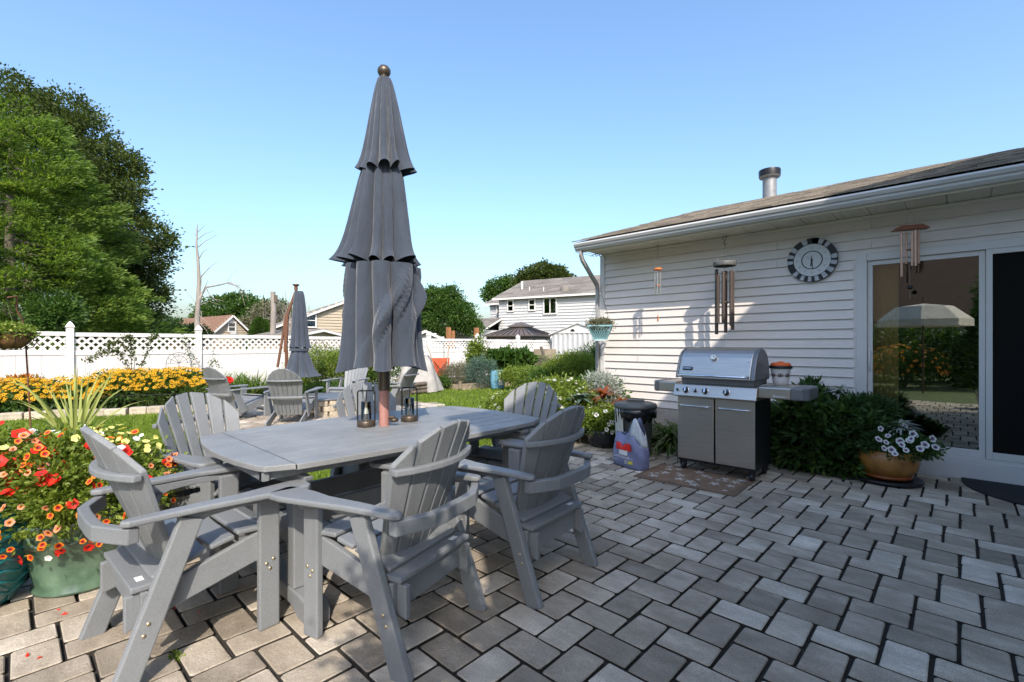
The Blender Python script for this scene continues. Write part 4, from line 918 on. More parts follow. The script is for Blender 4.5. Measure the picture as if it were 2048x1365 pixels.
def daisy_base(n=8):
    V = []; F = []; MI = []
    for k in range(n):
        a = 2 * PI * k / n; w_ = .26; o = len(V)
        V += [(.12 * math.cos(a), .12 * math.sin(a), .05), (.62 * math.cos(a - w_), .62 * math.sin(a - w_), .02), (1.0 * math.cos(a), 1.0 * math.sin(a), -.10), (.62 * math.cos(a + w_), .62 * math.sin(a + w_), .02)]
        F += [(o, o + 1, o + 2), (o, o + 2, o + 3)]; MI += [0, 0]
    o = len(V); V += [(0, 0, .28)] + [(.22 * math.cos(2 * PI * k / 6), .22 * math.sin(2 * PI * k / 6), .04) for k in range(6)]
    F += [(o, o + 1 + k, o + 1 + (k + 1) % 6) for k in range(6)]; MI += [1] * 6
    return np.array(V), np.array(F), np.array(MI)
def trumpet_base(n=15, thr=.34):
    V = []; F = []; MI = []
    R0 = [(0, -.35)]; rings = [(thr, -.02), (.62, .06), (1.0, .10)]
    V.append((0, 0, -.35))
    for ri, (r_, z) in enumerate(rings):
        for k in range(n):
            a = 2 * PI * k / n; q = 1 + (.0 if ri < 2 else .10 * math.cos(5 * a)); V.append((r_ * q * math.cos(a), r_ * q * math.sin(a), z + (.05 * math.cos(5 * a) if ri == 2 else 0)))
    for k in range(n):
        k2 = (k + 1) % n; F.append((0, 1 + k, 1 + k2)); MI.append(1)
        for ri in range(2):
            a, b_, c_, d = 1 + ri * n + k, 1 + ri * n + k2, 1 + (ri + 1) * n + k2, 1 + (ri + 1) * n + k
            F += [(a, d, c_), (a, c_, b_)]; MI += [2 if ri == 0 else 0] * 2
    return np.array(V), np.array(F), np.array(MI)
DAISY = daisy_base(); TRUMP = trumpet_base()
def scatter(name, base, P, D, size, mats, parent):
    V, F, MI = base; n = len(P); D_, X, Y = frames(np.asarray(D, float)); s = (size * (.75 + .5 * RNG.random(n)))[:, None, None]
    W = P[:, None] + s * (V[None, :, 0, None] * X[:, None] + V[None, :, 1, None] * Y[:, None] + V[None, :, 2, None] * D_[:, None])
    FF = (F[None] + (np.arange(n) * len(V))[:, None, None]).reshape(-1, 3)
    return npmesh(name, W.reshape(-1, 3), FF, mats, parent, np.tile(MI, n))
def blossom_mesh(base, mats, name='blossom'):
    V, F, MI = base; o = npmesh(name, V, F, mats, None, MI); me = o.data; bpy.data.objects.remove(o); return me
def put_blossoms(parent, me, P, D, size, name='blossom'):
    for p, d in zip(P, D):
        o = bpy.data.objects.new(name, me); C.objects.link(o); o.parent = parent; o.location = p
        o.rotation_mode = 'QUATERNION'; q = Vector(d).to_track_quat('Z', 'Y'); q.rotate(Euler((0, 0, 0))); o.rotation_quaternion = q; s_ = size * random.uniform(.75, 1.2); o.scale = (s_, s_, s_)
def dome(n, c, r, zmin=-.6, toward=None, k=1.0):
    u = sph(n * 3); u = u[u[:, 2] > zmin]
    if toward is not None: t = np.array(toward); u = u[(u @ t) > -.35]
    u = u[:n]; return np.asarray(c) + u * np.asarray(r) * (k * (.93 + .12 * RNG.random(len(u))))[:, None], u + np.array([0, 0, .35]) + RNG.normal(size=u.shape) * .25
TOCAM = np.array([-FW[0], -FW[1], .3])
def bush(name, label, cat, c, r, m, leaf=(.05, .025), n=9000, spread=.07, nl=14, group=None, base_z=0.0, stems=True, outer=.55, extra=None):
    t = thing(name, label, cat, (c[0], c[1], base_z), 0, group)
    blobs = [((0, 0, c[2] - base_z), r)]
    rr = random.Random(int(c[0] * 100 + c[1] * 10))
    for k in range(5): a = rr.random() * 6.28; blobs.append(((r[0] * .55 * math.cos(a), r[1] * .55 * math.sin(a), c[2] - base_z + r[2] * rr.uniform(-.2, .5)), tuple(q * rr.uniform(.35, .55) for q in r)))
    P, D = clumps(blobs, n // nl, spread, nl, outer); keep = P[:, 2] > .0; P, D = P[keep], D[keep]
    leafobj('foliage', P, D, leaf[0], leaf[1], m, t)
    if stems:
        b = MB()
        for k in range(7): a = rr.random() * 6.28; q = rr.uniform(.3, .75); b.tube([(0, 0, 0), (r[0] * q * .5 * math.cos(a), r[1] * q * .5 * math.sin(a), (c[2] - base_z) * .7), (r[0] * q * math.cos(a), r[1] * q * math.sin(a), c[2] - base_z + r[2] * .5)], [.012, .009, .003], 5)
        b.build('stem', M['bark'], t)
    return t

# ------------------------------------------------------------------ lawn
def bedline(x):   # y of the stone border as x grows
    pts = [(-6, 12.6), (-.2, 12.15), (.5, 11.98), (1.4, 11.5), (2.05, 11.25), (2.9, 10.85), (3.6, 11.2), (5, 12.1), (7, 12.75), (9, 12.7)]
    for (a, b_), (c_, d) in zip(pts, pts[1:]):
        if x <= c_: return b_ + (d - b_) * (x - a) / (c_ - a)
    return 12.7
def in_lawn(x, y): return (y > 4.36 or x < -1.62) and math.hypot(x - 4.08, y - 8.95) > 2.35 and not (x > 5.0 and y < 4.9 and x > 4.9) and (y < bedline(x) - .12 if x < 9.0 else y < 10.45) and not (x > 6.4 and y < 5.4)
npts = 420000; bb = 4.2 * (16.5 / 4.2) ** RNG.random(npts); aa = (RNG.random(npts) * 2350 - 1180) * bb / FPX
gx = FW[0] * bb + RT[0] * aa; gy = FW[1] * bb + RT[1] * aa; k_ = np.array([in_lawn(x, y) for x, y in zip(gx, gy)]); gx, gy, bb = gx[k_], gy[k_], bb[k_]
P = np.stack([gx, gy, np.full(len(gx), -.05)], 1); n = len(P)
hh = .035 + .045 * RNG.random(n); wd = .004 + .0011 * bb
D = RNG.normal(size=(n, 3)) * .38; D[:, 2] = 1; D /= np.linalg.norm(D, axis=1, keepdims=True); ang = RNG.random(n) * 6.28; sd = np.stack([np.cos(ang), np.sin(ang), np.zeros(n)], 1) * wd[:, None] * .5
V = np.stack([P - sd, P + sd, P + D * hh[:, None]], 1).reshape(-1, 3)
lm = leafmat('lawn_grass', (.075, .13, .014), (.17, .24, .022), (.34, .40, .07), trans=.4)
g_ = stuff(npmesh('lawn_grass', V, np.arange(3 * n).reshape(n, 3), lm), 'sunny mown lawn between patio and flower beds')
# soil of the beds
b = MB(); xs = [-6 + .25 * k for k in range(61)]; b.prism([(x, bedline(x) + .05) for x in xs] + [(9, 14.1), (-6, 14.1)], -.06, -.005); struct(b.build('bed_soil', M['soil']))
b = MB(); b.prism([(9.05, 10.6), (13.6, 10.6), (18, 14), (9.05, 14.1)], -.06, .03); struct(b.build('vegetable_bed_soil', M['soil']))
b = MB(); b.prism([(4.95, 4.4), (5.2, 3.35), (5.6, 2.95), (6.38, 2.95), (6.39, 4.05), (9.5, 4.15), (9.5, 6.6), (6.3, 6.3), (5.2, 5.1)], -.04, .006); struct(b.build('corner_bed_soil', M['soil']))
b = MB(); b.prism([(5.55, 1.42), (5.5, .8), (5.75, .42), (6.38, .36), (6.385, 2.94), (5.6, 2.94), (5.55, 2.5), (6.0, 2.2), (6.0, 1.45)], -.01, .008); struct(b.build('wall_bed_soil', M['soil']))
sb = thing('stone_border', 'low curved border of tan blocks between lawn and yellow flower bed', 'border', (2, 11.5, -.05)); x = -4.0; r = random.Random(4)
while x < 8.8:
    y0, y1 = bedline(x), bedline(x + .3); a = math.atan2(y1 - y0, .3); ln = r.uniform(.26, .34); hgt = r.uniform(.13, .16)
    b = MB(); b.box((0, 0, hgt / 2), (ln - .012, .17, hgt)); o = b.build('stone', M['stone'], sb, .02); o.location = (x - 2, y0 - 11.5 + r.uniform(-.015, .015), 0); o.rotation_euler = (0, 0, a); x += ln * math.cos(a)

# ------------------------------------------------------------------ fence
fe = thing('vinyl_fence', 'long white vinyl fence with lattice top across the back of the garden', 'fence', (0, 14.15, -.05)); FY = 0; PS = 2.406
pm = None
for k in range(-3, 8):
    X0 = .877 + PS * k; dz = -.0055 * X0
    b = MB(); b.b2((X0 - .064, -.064, 0), (X0 + .064, .064, 1.67 + dz)); b.build('post', M['white'], fe, .006)
    b = MB(); z0 = 1.67 + dz; Q = Matrix.Translation((X0, 0, 0)) @ Matrix.Rotation(PI / 4, 4, 'Z')
    prof = [(.10, 0), (.10, .012), (.078, .022), (.078, .035), (.108, .05), (.108, .062), (.094, .085), (.07, .12), (.045, .15), (.0, .19)]
    b.lathe([(q, z0 + z) for q, z in prof], 4, M=Q, smooth=False); b.build('post_cap', M['white'], fe)
    if k == 7: break
    xa, xb = X0 + .064, X0 + PS - .064; dz -= .0055 * PS / 2
    for z0, z1 in ((1.525, 1.615), (1.11, 1.22), (.05, .17)): b = MB(); b.b2((xa, -.025, z0 + dz), (xb, .025, z1 + dz)); b.build('rail', M['white'], fe, .004)
    nb = 12; wd = (xb - xa) / nb
    if k >= -2:
        for j in range(nb): b = MB(); b.b2((xa + j * wd + .002, -.011 + .001 * (j % 2), .17 + dz), (xa + (j + 1) * wd - .002, .011, 1.11 + dz)); b.build('board', M['white'], fe)
    else: b = MB(); b.b2((xa, -.011, .17), (xb, .011, 1.11)); b.build('board', M['white'], fe)
    b = MB(); zl, zh = 1.22 + dz, 1.525 + dz; hgt = zh - zl; sp = .155; n = int((xb - xa + hgt) / sp) + 1
    for s in (-1, 1):
        for j in range(n + 1):
            x0 = xa - hgt + j * sp; x1 = x0 + hgt; z0, z1 = zl, zh; a0, a1 = x0, x1
            if a0 < xa: z0 = zl + (xa - a0); a0 = xa
            if a1 > xb: z1 = zh - (a1 - xb); a1 = xb
            if a1 - a0 < .01: continue
            if s < 0: a0, a1 = xa + xb - a0, xa + xb - a1
            b.bar((a0, .004 * s, z0), (a1, .004 * s, z1), .0075, .036, (0, 1, 0)) if False else b.bar((a0, .004 * s, z0), (a1, .004 * s, z1), .046, .0075, (0, 1, 0))
    b.build('lattice', M['white'], fe)

# ------------------------------------------------------------------ black-eyed susans
rs = random.Random(21); gi = 0
spots = [(-1.2, 12.9), (-.6, 12.6), (-.1, 13.2), (.25, 12.6), (.75, 13.1), (.95, 12.4), (1.4, 12.9), (1.55, 12.3), (1.95, 12.75), (2.1, 12.1), (2.35, 12.5), (1.75, 13.3), (2.65, 12.9), (2.7, 12.25)]
where = ['in the shade by the hanging basket', 'at the dark left end of the bed', 'against the fence left of the first post', 'before the first fence post', 'just right of the first fence post', 'behind the spiky leaves', 'beside the bird bath', 'above the low wire edging', 'below the arching rose branch', 'nearest the lawn edge', 'below the round wire trellis', 'at the thick right part of the bed', 'nearest the second fence post', 'touching the left adirondack chair']
for (x, y), wh in zip(spots, where):
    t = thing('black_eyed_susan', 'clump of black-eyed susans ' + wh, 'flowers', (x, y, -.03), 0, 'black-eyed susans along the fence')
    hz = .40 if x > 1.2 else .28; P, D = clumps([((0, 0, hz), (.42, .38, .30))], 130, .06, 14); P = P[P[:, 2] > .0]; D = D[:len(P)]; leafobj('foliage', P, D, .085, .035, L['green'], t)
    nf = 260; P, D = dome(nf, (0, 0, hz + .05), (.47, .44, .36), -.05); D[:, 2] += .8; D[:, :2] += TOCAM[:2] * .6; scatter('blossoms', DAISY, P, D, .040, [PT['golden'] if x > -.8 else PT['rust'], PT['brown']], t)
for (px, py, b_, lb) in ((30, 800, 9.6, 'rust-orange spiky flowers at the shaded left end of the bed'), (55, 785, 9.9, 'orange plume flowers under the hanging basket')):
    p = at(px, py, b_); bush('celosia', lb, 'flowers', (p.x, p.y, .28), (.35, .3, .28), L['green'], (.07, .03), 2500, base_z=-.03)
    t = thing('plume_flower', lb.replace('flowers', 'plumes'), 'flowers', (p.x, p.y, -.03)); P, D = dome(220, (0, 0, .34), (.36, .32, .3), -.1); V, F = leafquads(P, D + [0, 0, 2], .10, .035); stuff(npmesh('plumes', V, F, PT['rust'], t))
for (px, b_, h_, lb, m_) in ((125, 10.0, .35, 'variegated pale hosta in the bed left of the bird bath', 'lime'), (190, 9.9, .38, 'variegated hosta beside the bird bath', 'lime'), (255, 9.75, .36, 'leafy hosta right of the bird bath', 'green'), (60, 10.0, .40, 'dark leafy plant at the shaded end of the stone border', 'deep'), (320, 9.9, .38, 'grassy daylily clump in front of the yellow flowers', 'strap'), (370, 10.2, .36, 'daylily clump right beside the left adirondack chair', 'strap')):
    p = at(px, 800, b_); bush('bed_plant', lb, 'plant', (p.x, p.y, h_ * .5), (.42, .3, h_ * .6), L[m_], (.12, .06) if m_ != 'strap' else (.2, .02), 2600, spread=.06, base_z=-.03, stems=False)
# bird bath, wire edging, round trellis
p = at(208, 812, 10.05); t = thing('bird_bath', 'small dark bird bath standing among the hostas', 'bird bath', (p.x, p.y, -.04)); b = MB(); b.lathe([(.13, 0), (.11, .03), (.04, .06), (.03, .40), (.06, .44)], 16); b.build('stand', M['dark'], t); b = MB(); b.lathe([(.05, .44), (.18, .47), (.24, .50), (.235, .51), (.16, .485), (0, .48)], 24); b.build('bowl', M['dark'], t)
ed = thing('wire_edging', 'low black wire edging fence in front of the yellow flowers', 'edging', (1.5, 11.7, -.03)); 
for seg in range(8):
    xa = .15 + seg * .42; b = MB()
    for j in range(9):
        x = xa + j * .0525; y = bedline(x) + .28; b.tube([(x - 1.5, y - 11.7, 0), (x - 1.5, y - 11.7, .36 + (.05 if j in (0, 8) else 0))], .006 if j in (0, 8) else .0035, 5)
    for z in (.1, .33): b.tube([(xa - 1.5, bedline(xa) + .28 - 11.7, z), (xa + .42 - 1.5, bedline(xa + .42) + .28 - 11.7, z)], .004, 5)
    b.build('edging_panel', M['dark'], ed)
p = at(358, 735, 11.2); t = thing('wire_trellis', 'round-topped wire trellis standing before the fence lattice', 'trellis', (p.x, p.y, -.03)); b = MB()
for rr in (.25, .17): b.tube([(rr * math.cos(PI * k / 14), 0, .88 + rr * math.sin(PI * k / 14)) for k in range(15)], .005, 5)
for k in range(7): a = PI * k / 6; b.tube([(0, 0, .88), (.25 * math.cos(a), 0, .88 + .25 * math.sin(a))], .004, 4)
for x in (-.25, .25, 0): b.tube([(x, 0, 0), (x, 0, .9)], .005, 5)
b.build('wires', M['dark'], t)
def arching(name, lb, stems, m_, leaf, dens, cat='plant', bark='bark', rad=.008):
    o0 = stems[0][0]; t = thing(name, lb, cat, o0); b = MB(); P = []; D = []
    for st in stems:
        q = [Vector(s_) - Vector(o0) for s_ in st]; b.tube(q, [rad * (1 - .7 * i / (len(q) - 1)) for i in range(len(q))], 5)
        for a, c_ in zip(q[1:], q[2:]):
            for k in range(dens): f = random.random(); P.append(a.lerp(c_, f) + Vector([random.gauss(0, .035) for _ in range(3)])); D.append([random.gauss(0, .6), random.gauss(0, .6), random.gauss(-.5, .5)])
    b.build('stem', M[bark], t); leafobj('foliage', np.array([tuple(p) for p in P]), np.array(D), leaf[0], leaf[1], L[m_], t); return t
ar = lambda pts: [tuple(at(x, y, d)) for x, y, d in pts]
arching('rose_bush', 'arching rose branch reaching left across the fence lattice', [ar([(262, 790, 10.2), (255, 730, 10.1), (235, 700, 9.9), (205, 702, 9.7), (172, 722, 9.6)]), ar([(262, 790, 10.2), (270, 720, 10.2), (240, 680, 10.1), (215, 690, 10)]), ar([(262, 790, 10.2), (285, 730, 10.3), (300, 680, 10.3), (318, 666, 10.4)]), ar([(265, 790, 10.2), (262, 710, 10.2), (262, 675, 10.1), (250, 672, 10)])], 'oak', (.06, .035), 75)
arching('climbing_shrub', 'thin leggy shrub with sparse leaves at the second fence post', [ar([(400, 790, 11.8), (385, 730, 11.8), (372, 690, 11.7), (362, 664, 11.6)]), ar([(400, 790, 11.8), (398, 730, 11.8), (378, 700, 11.8)]), ar([(400, 790, 11.8), (420, 735, 11.8), (428, 700, 11.8)]), ar([(400, 790, 11.8), (410, 745, 11.8), (430, 720, 11.8), (440, 735, 11.8)])], 'green', (.05, .03), 26)
arching('climbing_shrub', 'thin leggy shrub before the lattice beside the shepherd hook', [ar([(640, 790, 13.2), (648, 730, 13.1), (636, 700, 13)]), ar([(640, 790, 13.2), (655, 725, 13.1), (662, 695, 13)])], 'green', (.06, .035), 22)
p = at(650, 745, 12.8); t = thing('shepherd_hook', 'brown double shepherd hook in front of the lattice near the big umbrella', 'garden hook', (p.x, p.y, -.03)); b = MB(); b.tube([(0, 0, 0), (0, 0, 1.25), (-.05, .03, 1.42), (-.16, .1, 1.45), (-.22, .13, 1.36), (-.19, .12, 1.3)], .009, 6); b.tube([(0, 0, 1.2), (.05, -.03, 1.34), (.1, -.06, 1.3)], .007, 6); b.build('hook', mat('rusty_iron', (.11, .05, .03), .7, .3, 20), t)

# daylily clumps, shrubs behind the fire pit
def strap_clump(name, lb, c, n, ln, w_, m_, tilt=.55, droop=.5, gz=-.03, cat='plant', group=None, parts=False):
    t = thing(name, lb, cat, (c[0], c[1], gz), 0, group); P = RNG.normal(size=(n, 3)) * [.05 + ln * .12, .05 + ln * .12, 0]; D = RNG.normal(size=(n, 3)) * tilt; D[:, 2] = 1
    Ls = ln * (.65 + .5 * RNG.random(n))
    if parts:
        for i in range(n): V, F = blades(P[i:i + 1], D[i:i + 1], Ls[i:i + 1], w_, droop * (.5 + RNG.random())); npmesh('leaf', V, F, L[m_], t)
    else: V, F = blades(P, D, Ls, w_, droop); npmesh('foliage', V, F, L[m_], t)
    return t
for i, (px, b_, n, ln, lb) in enumerate(((440, 12.2, 130, 1.0, 'daylily clump behind the left adirondack chairs'), (475, 11.6, 170, 1.05, 'tall grassy daylily clump between the two left low chairs'), (500, 12.3, 150, .95, 'daylily clump left of the brown umbrella mast'), (545, 12.6, 90, .7, 'small grassy clump at the foot of the brown mast'), (350, 12.4, 80, .8, 'green fern clump under the rose branch by the fence'))):
    p = at(px, 760, b_); strap_clump('daylily', lb, p, n, ln, .03, 'strap', .42, .35)
p = at(455, 762, 11.2); t = thing('daylily_flower', 'bright red flower head beside the left low chairs', 'flower', (p.x, p.y, -.03)); P, D = dome(10, (0, 0, .47), (.09, .09, .06), -.2); scatter('blossoms', TRUMP, P, D, .06, [PT['red'], PT['red'], PT['red']], t); b = MB(); b.tube([(0, 0, 0), (0, 0, .45)], .006, 5); b.build('stem', L['green'], t)
for (px, py, b_, rx, rz, m_, lf, n, lb) in ((640, 735, 12.6, .85, .55, 'lime', (.06, .022), 9000, 'yellow-green feathery shrub right of the brown umbrella'), (690, 742, 12.3, .75, .55, 'lime', (.06, .022), 8000, 'bright lime shrub just left of the big umbrella skirt'), (615, 770, 11.6, .45, .26, 'lime', (.05, .03), 3000, 'low golden bushy plant behind the fire pit'), (655, 785, 11.3, .6, .22, 'green', (.07, .035), 3500, 'low leafy green plant behind the fire pit'), (735, 755, 12.8, .6, .4, 'green', (.06, .03), 4000, 'green shrub behind the umbrella pole'), (580, 775, 12.0, .4, .22, 'green', (.06, .03), 2500, 'small green plant below the folded brown umbrella'), (770, 740, 13.4, .6, .5, 'green', (.06, .03), 3500, 'leafy shrub by the fence right of the umbrella pole')):
    p = at(px, py, b_); bush('garden_shrub', lb, 'shrub', (p.x, p.y, max(rz * .7, p.z)), (rx, rx * .8, rz), L[m_], lf, n, base_z=-.03)

# ------------------------------------------------------------------ right back corner of the garden
tb = thing('timber_edging', 'weathered timber boards edging the vegetable bed', 'edging', (9, 10.6, -.05))
for (x0, y0, x1, y1, z1) in ((9.0, 12.5, 9.0, 10.62, .17), (9.02, 10.55, 11.1, 10.5, .19), (11.12, 10.5, 13.4, 10.42, .15), (9.0, 14.0, 9.0, 12.52, .16)):
    b = MB(); b.bar((x0 - 9, y0 - 10.6, z1 / 2), (x1 - 9, y1 - 10.6, z1 / 2 - .01), .045, z1); b.build('board', M['timber'], tb, .006)
for (x0, y0) in ((8.95, 10.55), (11.1, 10.44), (13.4, 10.38)): b = MB(); b.box((x0 - 9, y0 - 10.6, .16), (.06, .05, .42 if x0 > 11 else .22)); b.build('stake', M['timber'], tb)
p = at(838, 770, 13.2); t = thing('covered_woodpile', 'grey tarpaulin draped over a woodpile against the fence', 'woodpile', (p.x, p.y, -.03))
tp = mat('grey_tarp', (.36, .33, .30), .7, .2, 4, bump=.4, bscale=9); n, k = 30, 10; vs = []
for i in range(k + 1):
    f = i / k
    for j in range(n): a = 2 * PI * j / n; q = .30 + .42 * f + .05 * math.sin(5 * a + 3 * f) + .04 * math.sin(9 * a); vs.append((q * math.cos(a) * 1.0, q * math.sin(a) * .7, .95 * (1 - f ** 1.3) + .06 * math.sin(3 * a) * (1 - f) + .02))
b = MB(); b.add(vs, [(i * n + j, i * n + (j + 1) % n, (i + 1) * n + (j + 1) % n, (i + 1) * n + j) for i in range(k) for j in range(n)] + [tuple(range(n))], smooth=True); b.build('tarpaulin', tp, t)
for j in range(9): b = MB(); yy = -.3 + .01 * j; b.tube([(-.62 + .05 * (j % 3), -.52 + .1 * (j % 2), .06 + .1 * (j // 3)), (-.15, -.55 + .05 * (j % 3), .07 + .1 * (j // 3))], .05, 8); b.build('log', M['bark'], t)
# wheelbarrow leaning on end
p = at(876, 768, 14.6); wb = thing('wheelbarrow', 'orange-red wheelbarrow stood on end against the white fence, handles up', 'wheelbarrow', (p.x, p.y, -.03), -.35); redm = mat('faded_orange_paint', (.52, .10, .045), .5, .2, 8)
b = MB(); A = [(-.30, -.10, .18), (.30, -.10, .18), (.34, -.16, .92), (-.34, -.16, .92)]; B_ = [(-.20, .12, .28), (.20, .12, .28), (.22, .10, .80), (-.22, .10, .80)]
b.add(A + B_, [(0, 3, 7, 4), (1, 5, 6, 2), (0, 4, 5, 1), (3, 2, 6, 7), (4, 7, 6, 5), (0, 1, 2, 3)]); b.build('tray', redm, wb, .03)
for s in (-1, 1): b = MB(); b.tube([(s * .10, -.2, .02), (s * .22, -.22, .7), (s * .30, -.1, 1.10), (s * .36, .0, 1.28)], .017, 8); b.build('handle', M['timber'], wb)
b = MB(); b.tube([(-.2, -.24, .3), (.2, -.24, .8)], .012, 6); b.tube([(.2, -.24, .3), (-.2, -.24, .8)], .012, 6); b.tube([(.42, -.2, .05), (.44, -.2, .55), (.5, -.15, .62), (.46, -.1, .5)], .012, 6); b.build('legs', M['dark'], wb)
b = MB(); b.lathe([(.10, -.03), (.16, -.03), (.17, 0), (.16, .03), (.10, .03)], 18, M=Matrix.Translation((0, -.22, .14)) @ Matrix.Rotation(PI / 2, 4, 'Y')); b.build('wheel', M['black'], wb)
p = at(995, 765, 14.0); t = thing('garden_bag', 'blue and white plastic bag standing among the vegetables', 'bag', (p.x, p.y, -.0), -.4)
n, k = 20, 6; vs = [((.19 + .03 * math.sin(PI * i / k)) * math.copysign(abs(math.cos(2 * PI * j / n)) ** .6, math.cos(2 * PI * j / n)), .12 * math.sin(2 * PI * j / n) * (1 - .3 * i / k), .52 * i / k + .03 * math.sin(6 * PI * j / n) * (i / k)) for i in range(k + 1) for j in range(n)]
fs = [(i * n + j, i * n + (j + 1) % n, (i + 1) * n + (j + 1) % n, (i + 1) * n + j) for i in range(k) for j in range(n)]
blue = mat('blue_bag', (.10, .24, .32), .4); b = MB()
for f in fs: b.cur = 1 if vs[f[0]][0] > -.10 and .05 < vs[f[0]][2] < .45 else 0; b.add([vs[q] for q in f], [(0, 1, 2, 3)])
b.build('sack', [blue, M['white']], t)
for (px, py, b_, rx, rz, m_, lf, n, lb, nm) in (
    (925, 748, 14.6, .6, .30, 'dry', (.09, .012), 7000, 'wispy grey-green asparagus plant in the vegetable bed', 'vegetable_plant'),
    (962, 745, 14.2, .35, .42, 'bluegreen', (.16, .012), 3000, 'blue-green onion leaves left of the blue bag', 'vegetable_plant'),
    (955, 712, 15.2, .26, .62, 'lime', (.08, .045), 2600, 'tall climbing bean plant rising above the fence top', 'vegetable_plant'),
    (1005, 722, 15.4, .5, .26, 'green', (.18, .15), 1800, 'big-leaved squash plant left of the stake', 'vegetable_plant'),
    (1035, 722, 15.6, .5, .28, 'green', (.18, .15), 1700, 'big-leaved squash plant below the gazebo', 'vegetable_plant'),
    (1035, 752, 13.6, .5, .24, 'lime', (.05, .03), 5500, 'light green bushy plant right of the blue bag', 'garden_shrub'),
    (1070, 756, 12.6, .45, .26, 'lime', (.05, .03), 5500, 'light green bushy plant beside the juniper', 'garden_shrub'),
    (1070, 722, 16, .6, .18, 'dry', (.05, .02), 2500, 'straggly twiggy bush in front of the lattice end', 'garden_shrub'),
    (872, 765, 13.9, .4, .13, 'green', (.06, .03), 2200, 'low weeds growing round the wheelbarrow', 'garden_shrub'),
    (1138, 742, 10.4, .58, .34, 'lime', (.07, .016), 15000, 'bright spreading juniper bush', 'juniper'),
    (1165, 750, 9.8, .45, .34, 'lime', (.07, .016), 9000, 'bright juniper bush beside the downspout', 'juniper'),
    (1098, 768, 10.0, .42, .28, 'green', (.07, .02), 7000, 'mid green juniper bush behind the orange croton', 'juniper'),
    (1192, 735, 11.4, .55, .50, 'deep', (.09, .018), 12000, 'dark juniper bush beside the house corner before the shed', 'juniper')):
    p = at(px, py, b_); bush(nm, lb, 'shrub' if nm != 'vegetable_plant' else 'plant', (p.x, p.y, max(p.z, rz * .8)), (rx, rx * .85, rz), L[m_], lf, n, base_z=-.03, spread=.08)
for (px, y0, y1, b_, lb) in ((1009, 700, 770, 14, 'thin green plant stake right of the blue bag'), (1031, 705, 765, 14.2, 'thin plant stake in the light green bush'), (888, 690, 760, 14.6, 'thin stake by the wheelbarrow')):
    p = at(px, y1, b_); q = at(px, y0, b_); b = MB(); b.tube([(0, 0, 0), (0, 0, q.z + .03)], .01, 6); tag(b.build('plant_stake', L['green'], loc=(p.x, p.y, -.03)), lb, 'stake')

# ------------------------------------------------------------------ planting round the house corner
t = bush('white_flowering_shrub', 'lime-leaved shrub with small white blossoms at the patio corner', 'shrub', (5.30, 4.15, .38), (.62, .60, .42), L['lime'], (.055, .022), 16000, spread=.05)
P, D = dome(110, (0, 0, .38), (.62, .60, .45), -.2, TOCAM); scatter('blossoms', DAISY, P, D, .03, [PT['white'], PT['yellow']], t)
t = bush('white_flowering_shrub', 'second white-blossomed shrub behind the house-end dining chair', 'shrub', (5.0, 4.75, .28), (.55, .5, .32), L['lime'], (.05, .022), 9000, spread=.05); P, D = dome(60, (0, 0, .28), (.55, .5, .35), -.2, TOCAM); scatter('blossoms', DAISY, P, D, .03, [PT['white'], PT['yellow']], t)
bush('leafy_shrub', 'leafy green shrub close to the siding at the house corner', 'shrub', (6.05, 4.05, .42), (.40, .42, .42), L['green'], (.07, .035), 8000, spread=.05)
t = bush('silver_plant', 'silvery dusty plant beside the house corner', 'plant', (5.85, 3.75, .62), (.26, .26, .26), L['silver'], (.06, .012), 2600, spread=.05)
def big_leaves(name, lb, c, n, r_, ln, w_, m_, gz=0.0, up=.5, cat='plant'):
    t = thing(name, lb, cat, (c[0], c[1], gz)); 
    for i in range(n):
        a = 2.4 * i; e = up * (1.3 - 1.0 * i / n); P = np.array([[r_ * .2 * math.cos(a), r_ * .2 * math.sin(a), c[2] - gz + RNG.normal() * .02]]); D = np.array([[math.cos(a), math.sin(a), e + RNG.normal() * .1]])
        V, F = blades(P, D, np.array([ln * (.7 + .5 * RNG.random())]), w_, .55, 5); npmesh('leaf', V, F, L[m_], t)
    b = MB(); b.tube([(0, 0, 0), (0, 0, c[2] - gz + .02)], [.012, .008], 6); b.build('stem', M['bark'], t); return t
big_leaves('croton', 'orange-red upright leaves behind the house-end dining chair', at(1080, 765, 7.4) + Vector((0, 0, -.08)), 14, .05, .26, .045, 'coleus', -.03, 2.0)
PT['croton'] = None
big_leaves('dracaena', 'bronze-pink leafy rosette above the dark ribbed pot', (5.35, 3.42, .62), 26, .06, .26, .05, 'coleus', .2, 1.2)
big_leaves('kale', 'blue-grey leafy rosette left of the pink rosette', (5.12, 3.62, .60), 16, .05, .20, .07, 'bluegreen', .0, .9)
big_leaves('coleus', 'pink and bronze coleus leaves right behind the ribbed pot', (5.55, 3.25, .52), 20, .05, .2, .055, 'coleus', .0, 1.0)
ribp = mat('black_glazed_pot', (.02, .021, .025), .18, .2, 8); pt = thing('flower_pot', 'dark ribbed flower pot at the patio corner beside the soil bag', 'flower pot', (5.2, 3.32, 0))
b = MB(); b.lathe([(0, 0), (.15, 0), (.19, .06), (.225, .18), (.22, .22), (.21, .225), (.20, .20), (0, .2)], 48, fr=lambda i, t: 1 + .025 * math.cos(20 * t) * (0 < i < 4)); b.build('pot', ribp, pt)
t = bush('petunia', 'lime petunia mound with pale veined flowers spilling over the ribbed pot', 'plant', (5.2, 3.32, .33), (.30, .30, .2), L['lime'], (.035, .02), 5000, spread=.035, base_z=.15, stems=False); P, D = dome(26, (0, 0, .16), (.31, .31, .22), -.6, TOCAM); scatter('blossoms', TRUMP, P, D, .032, [PT['white'], PT['plum'], PT['white']], t)
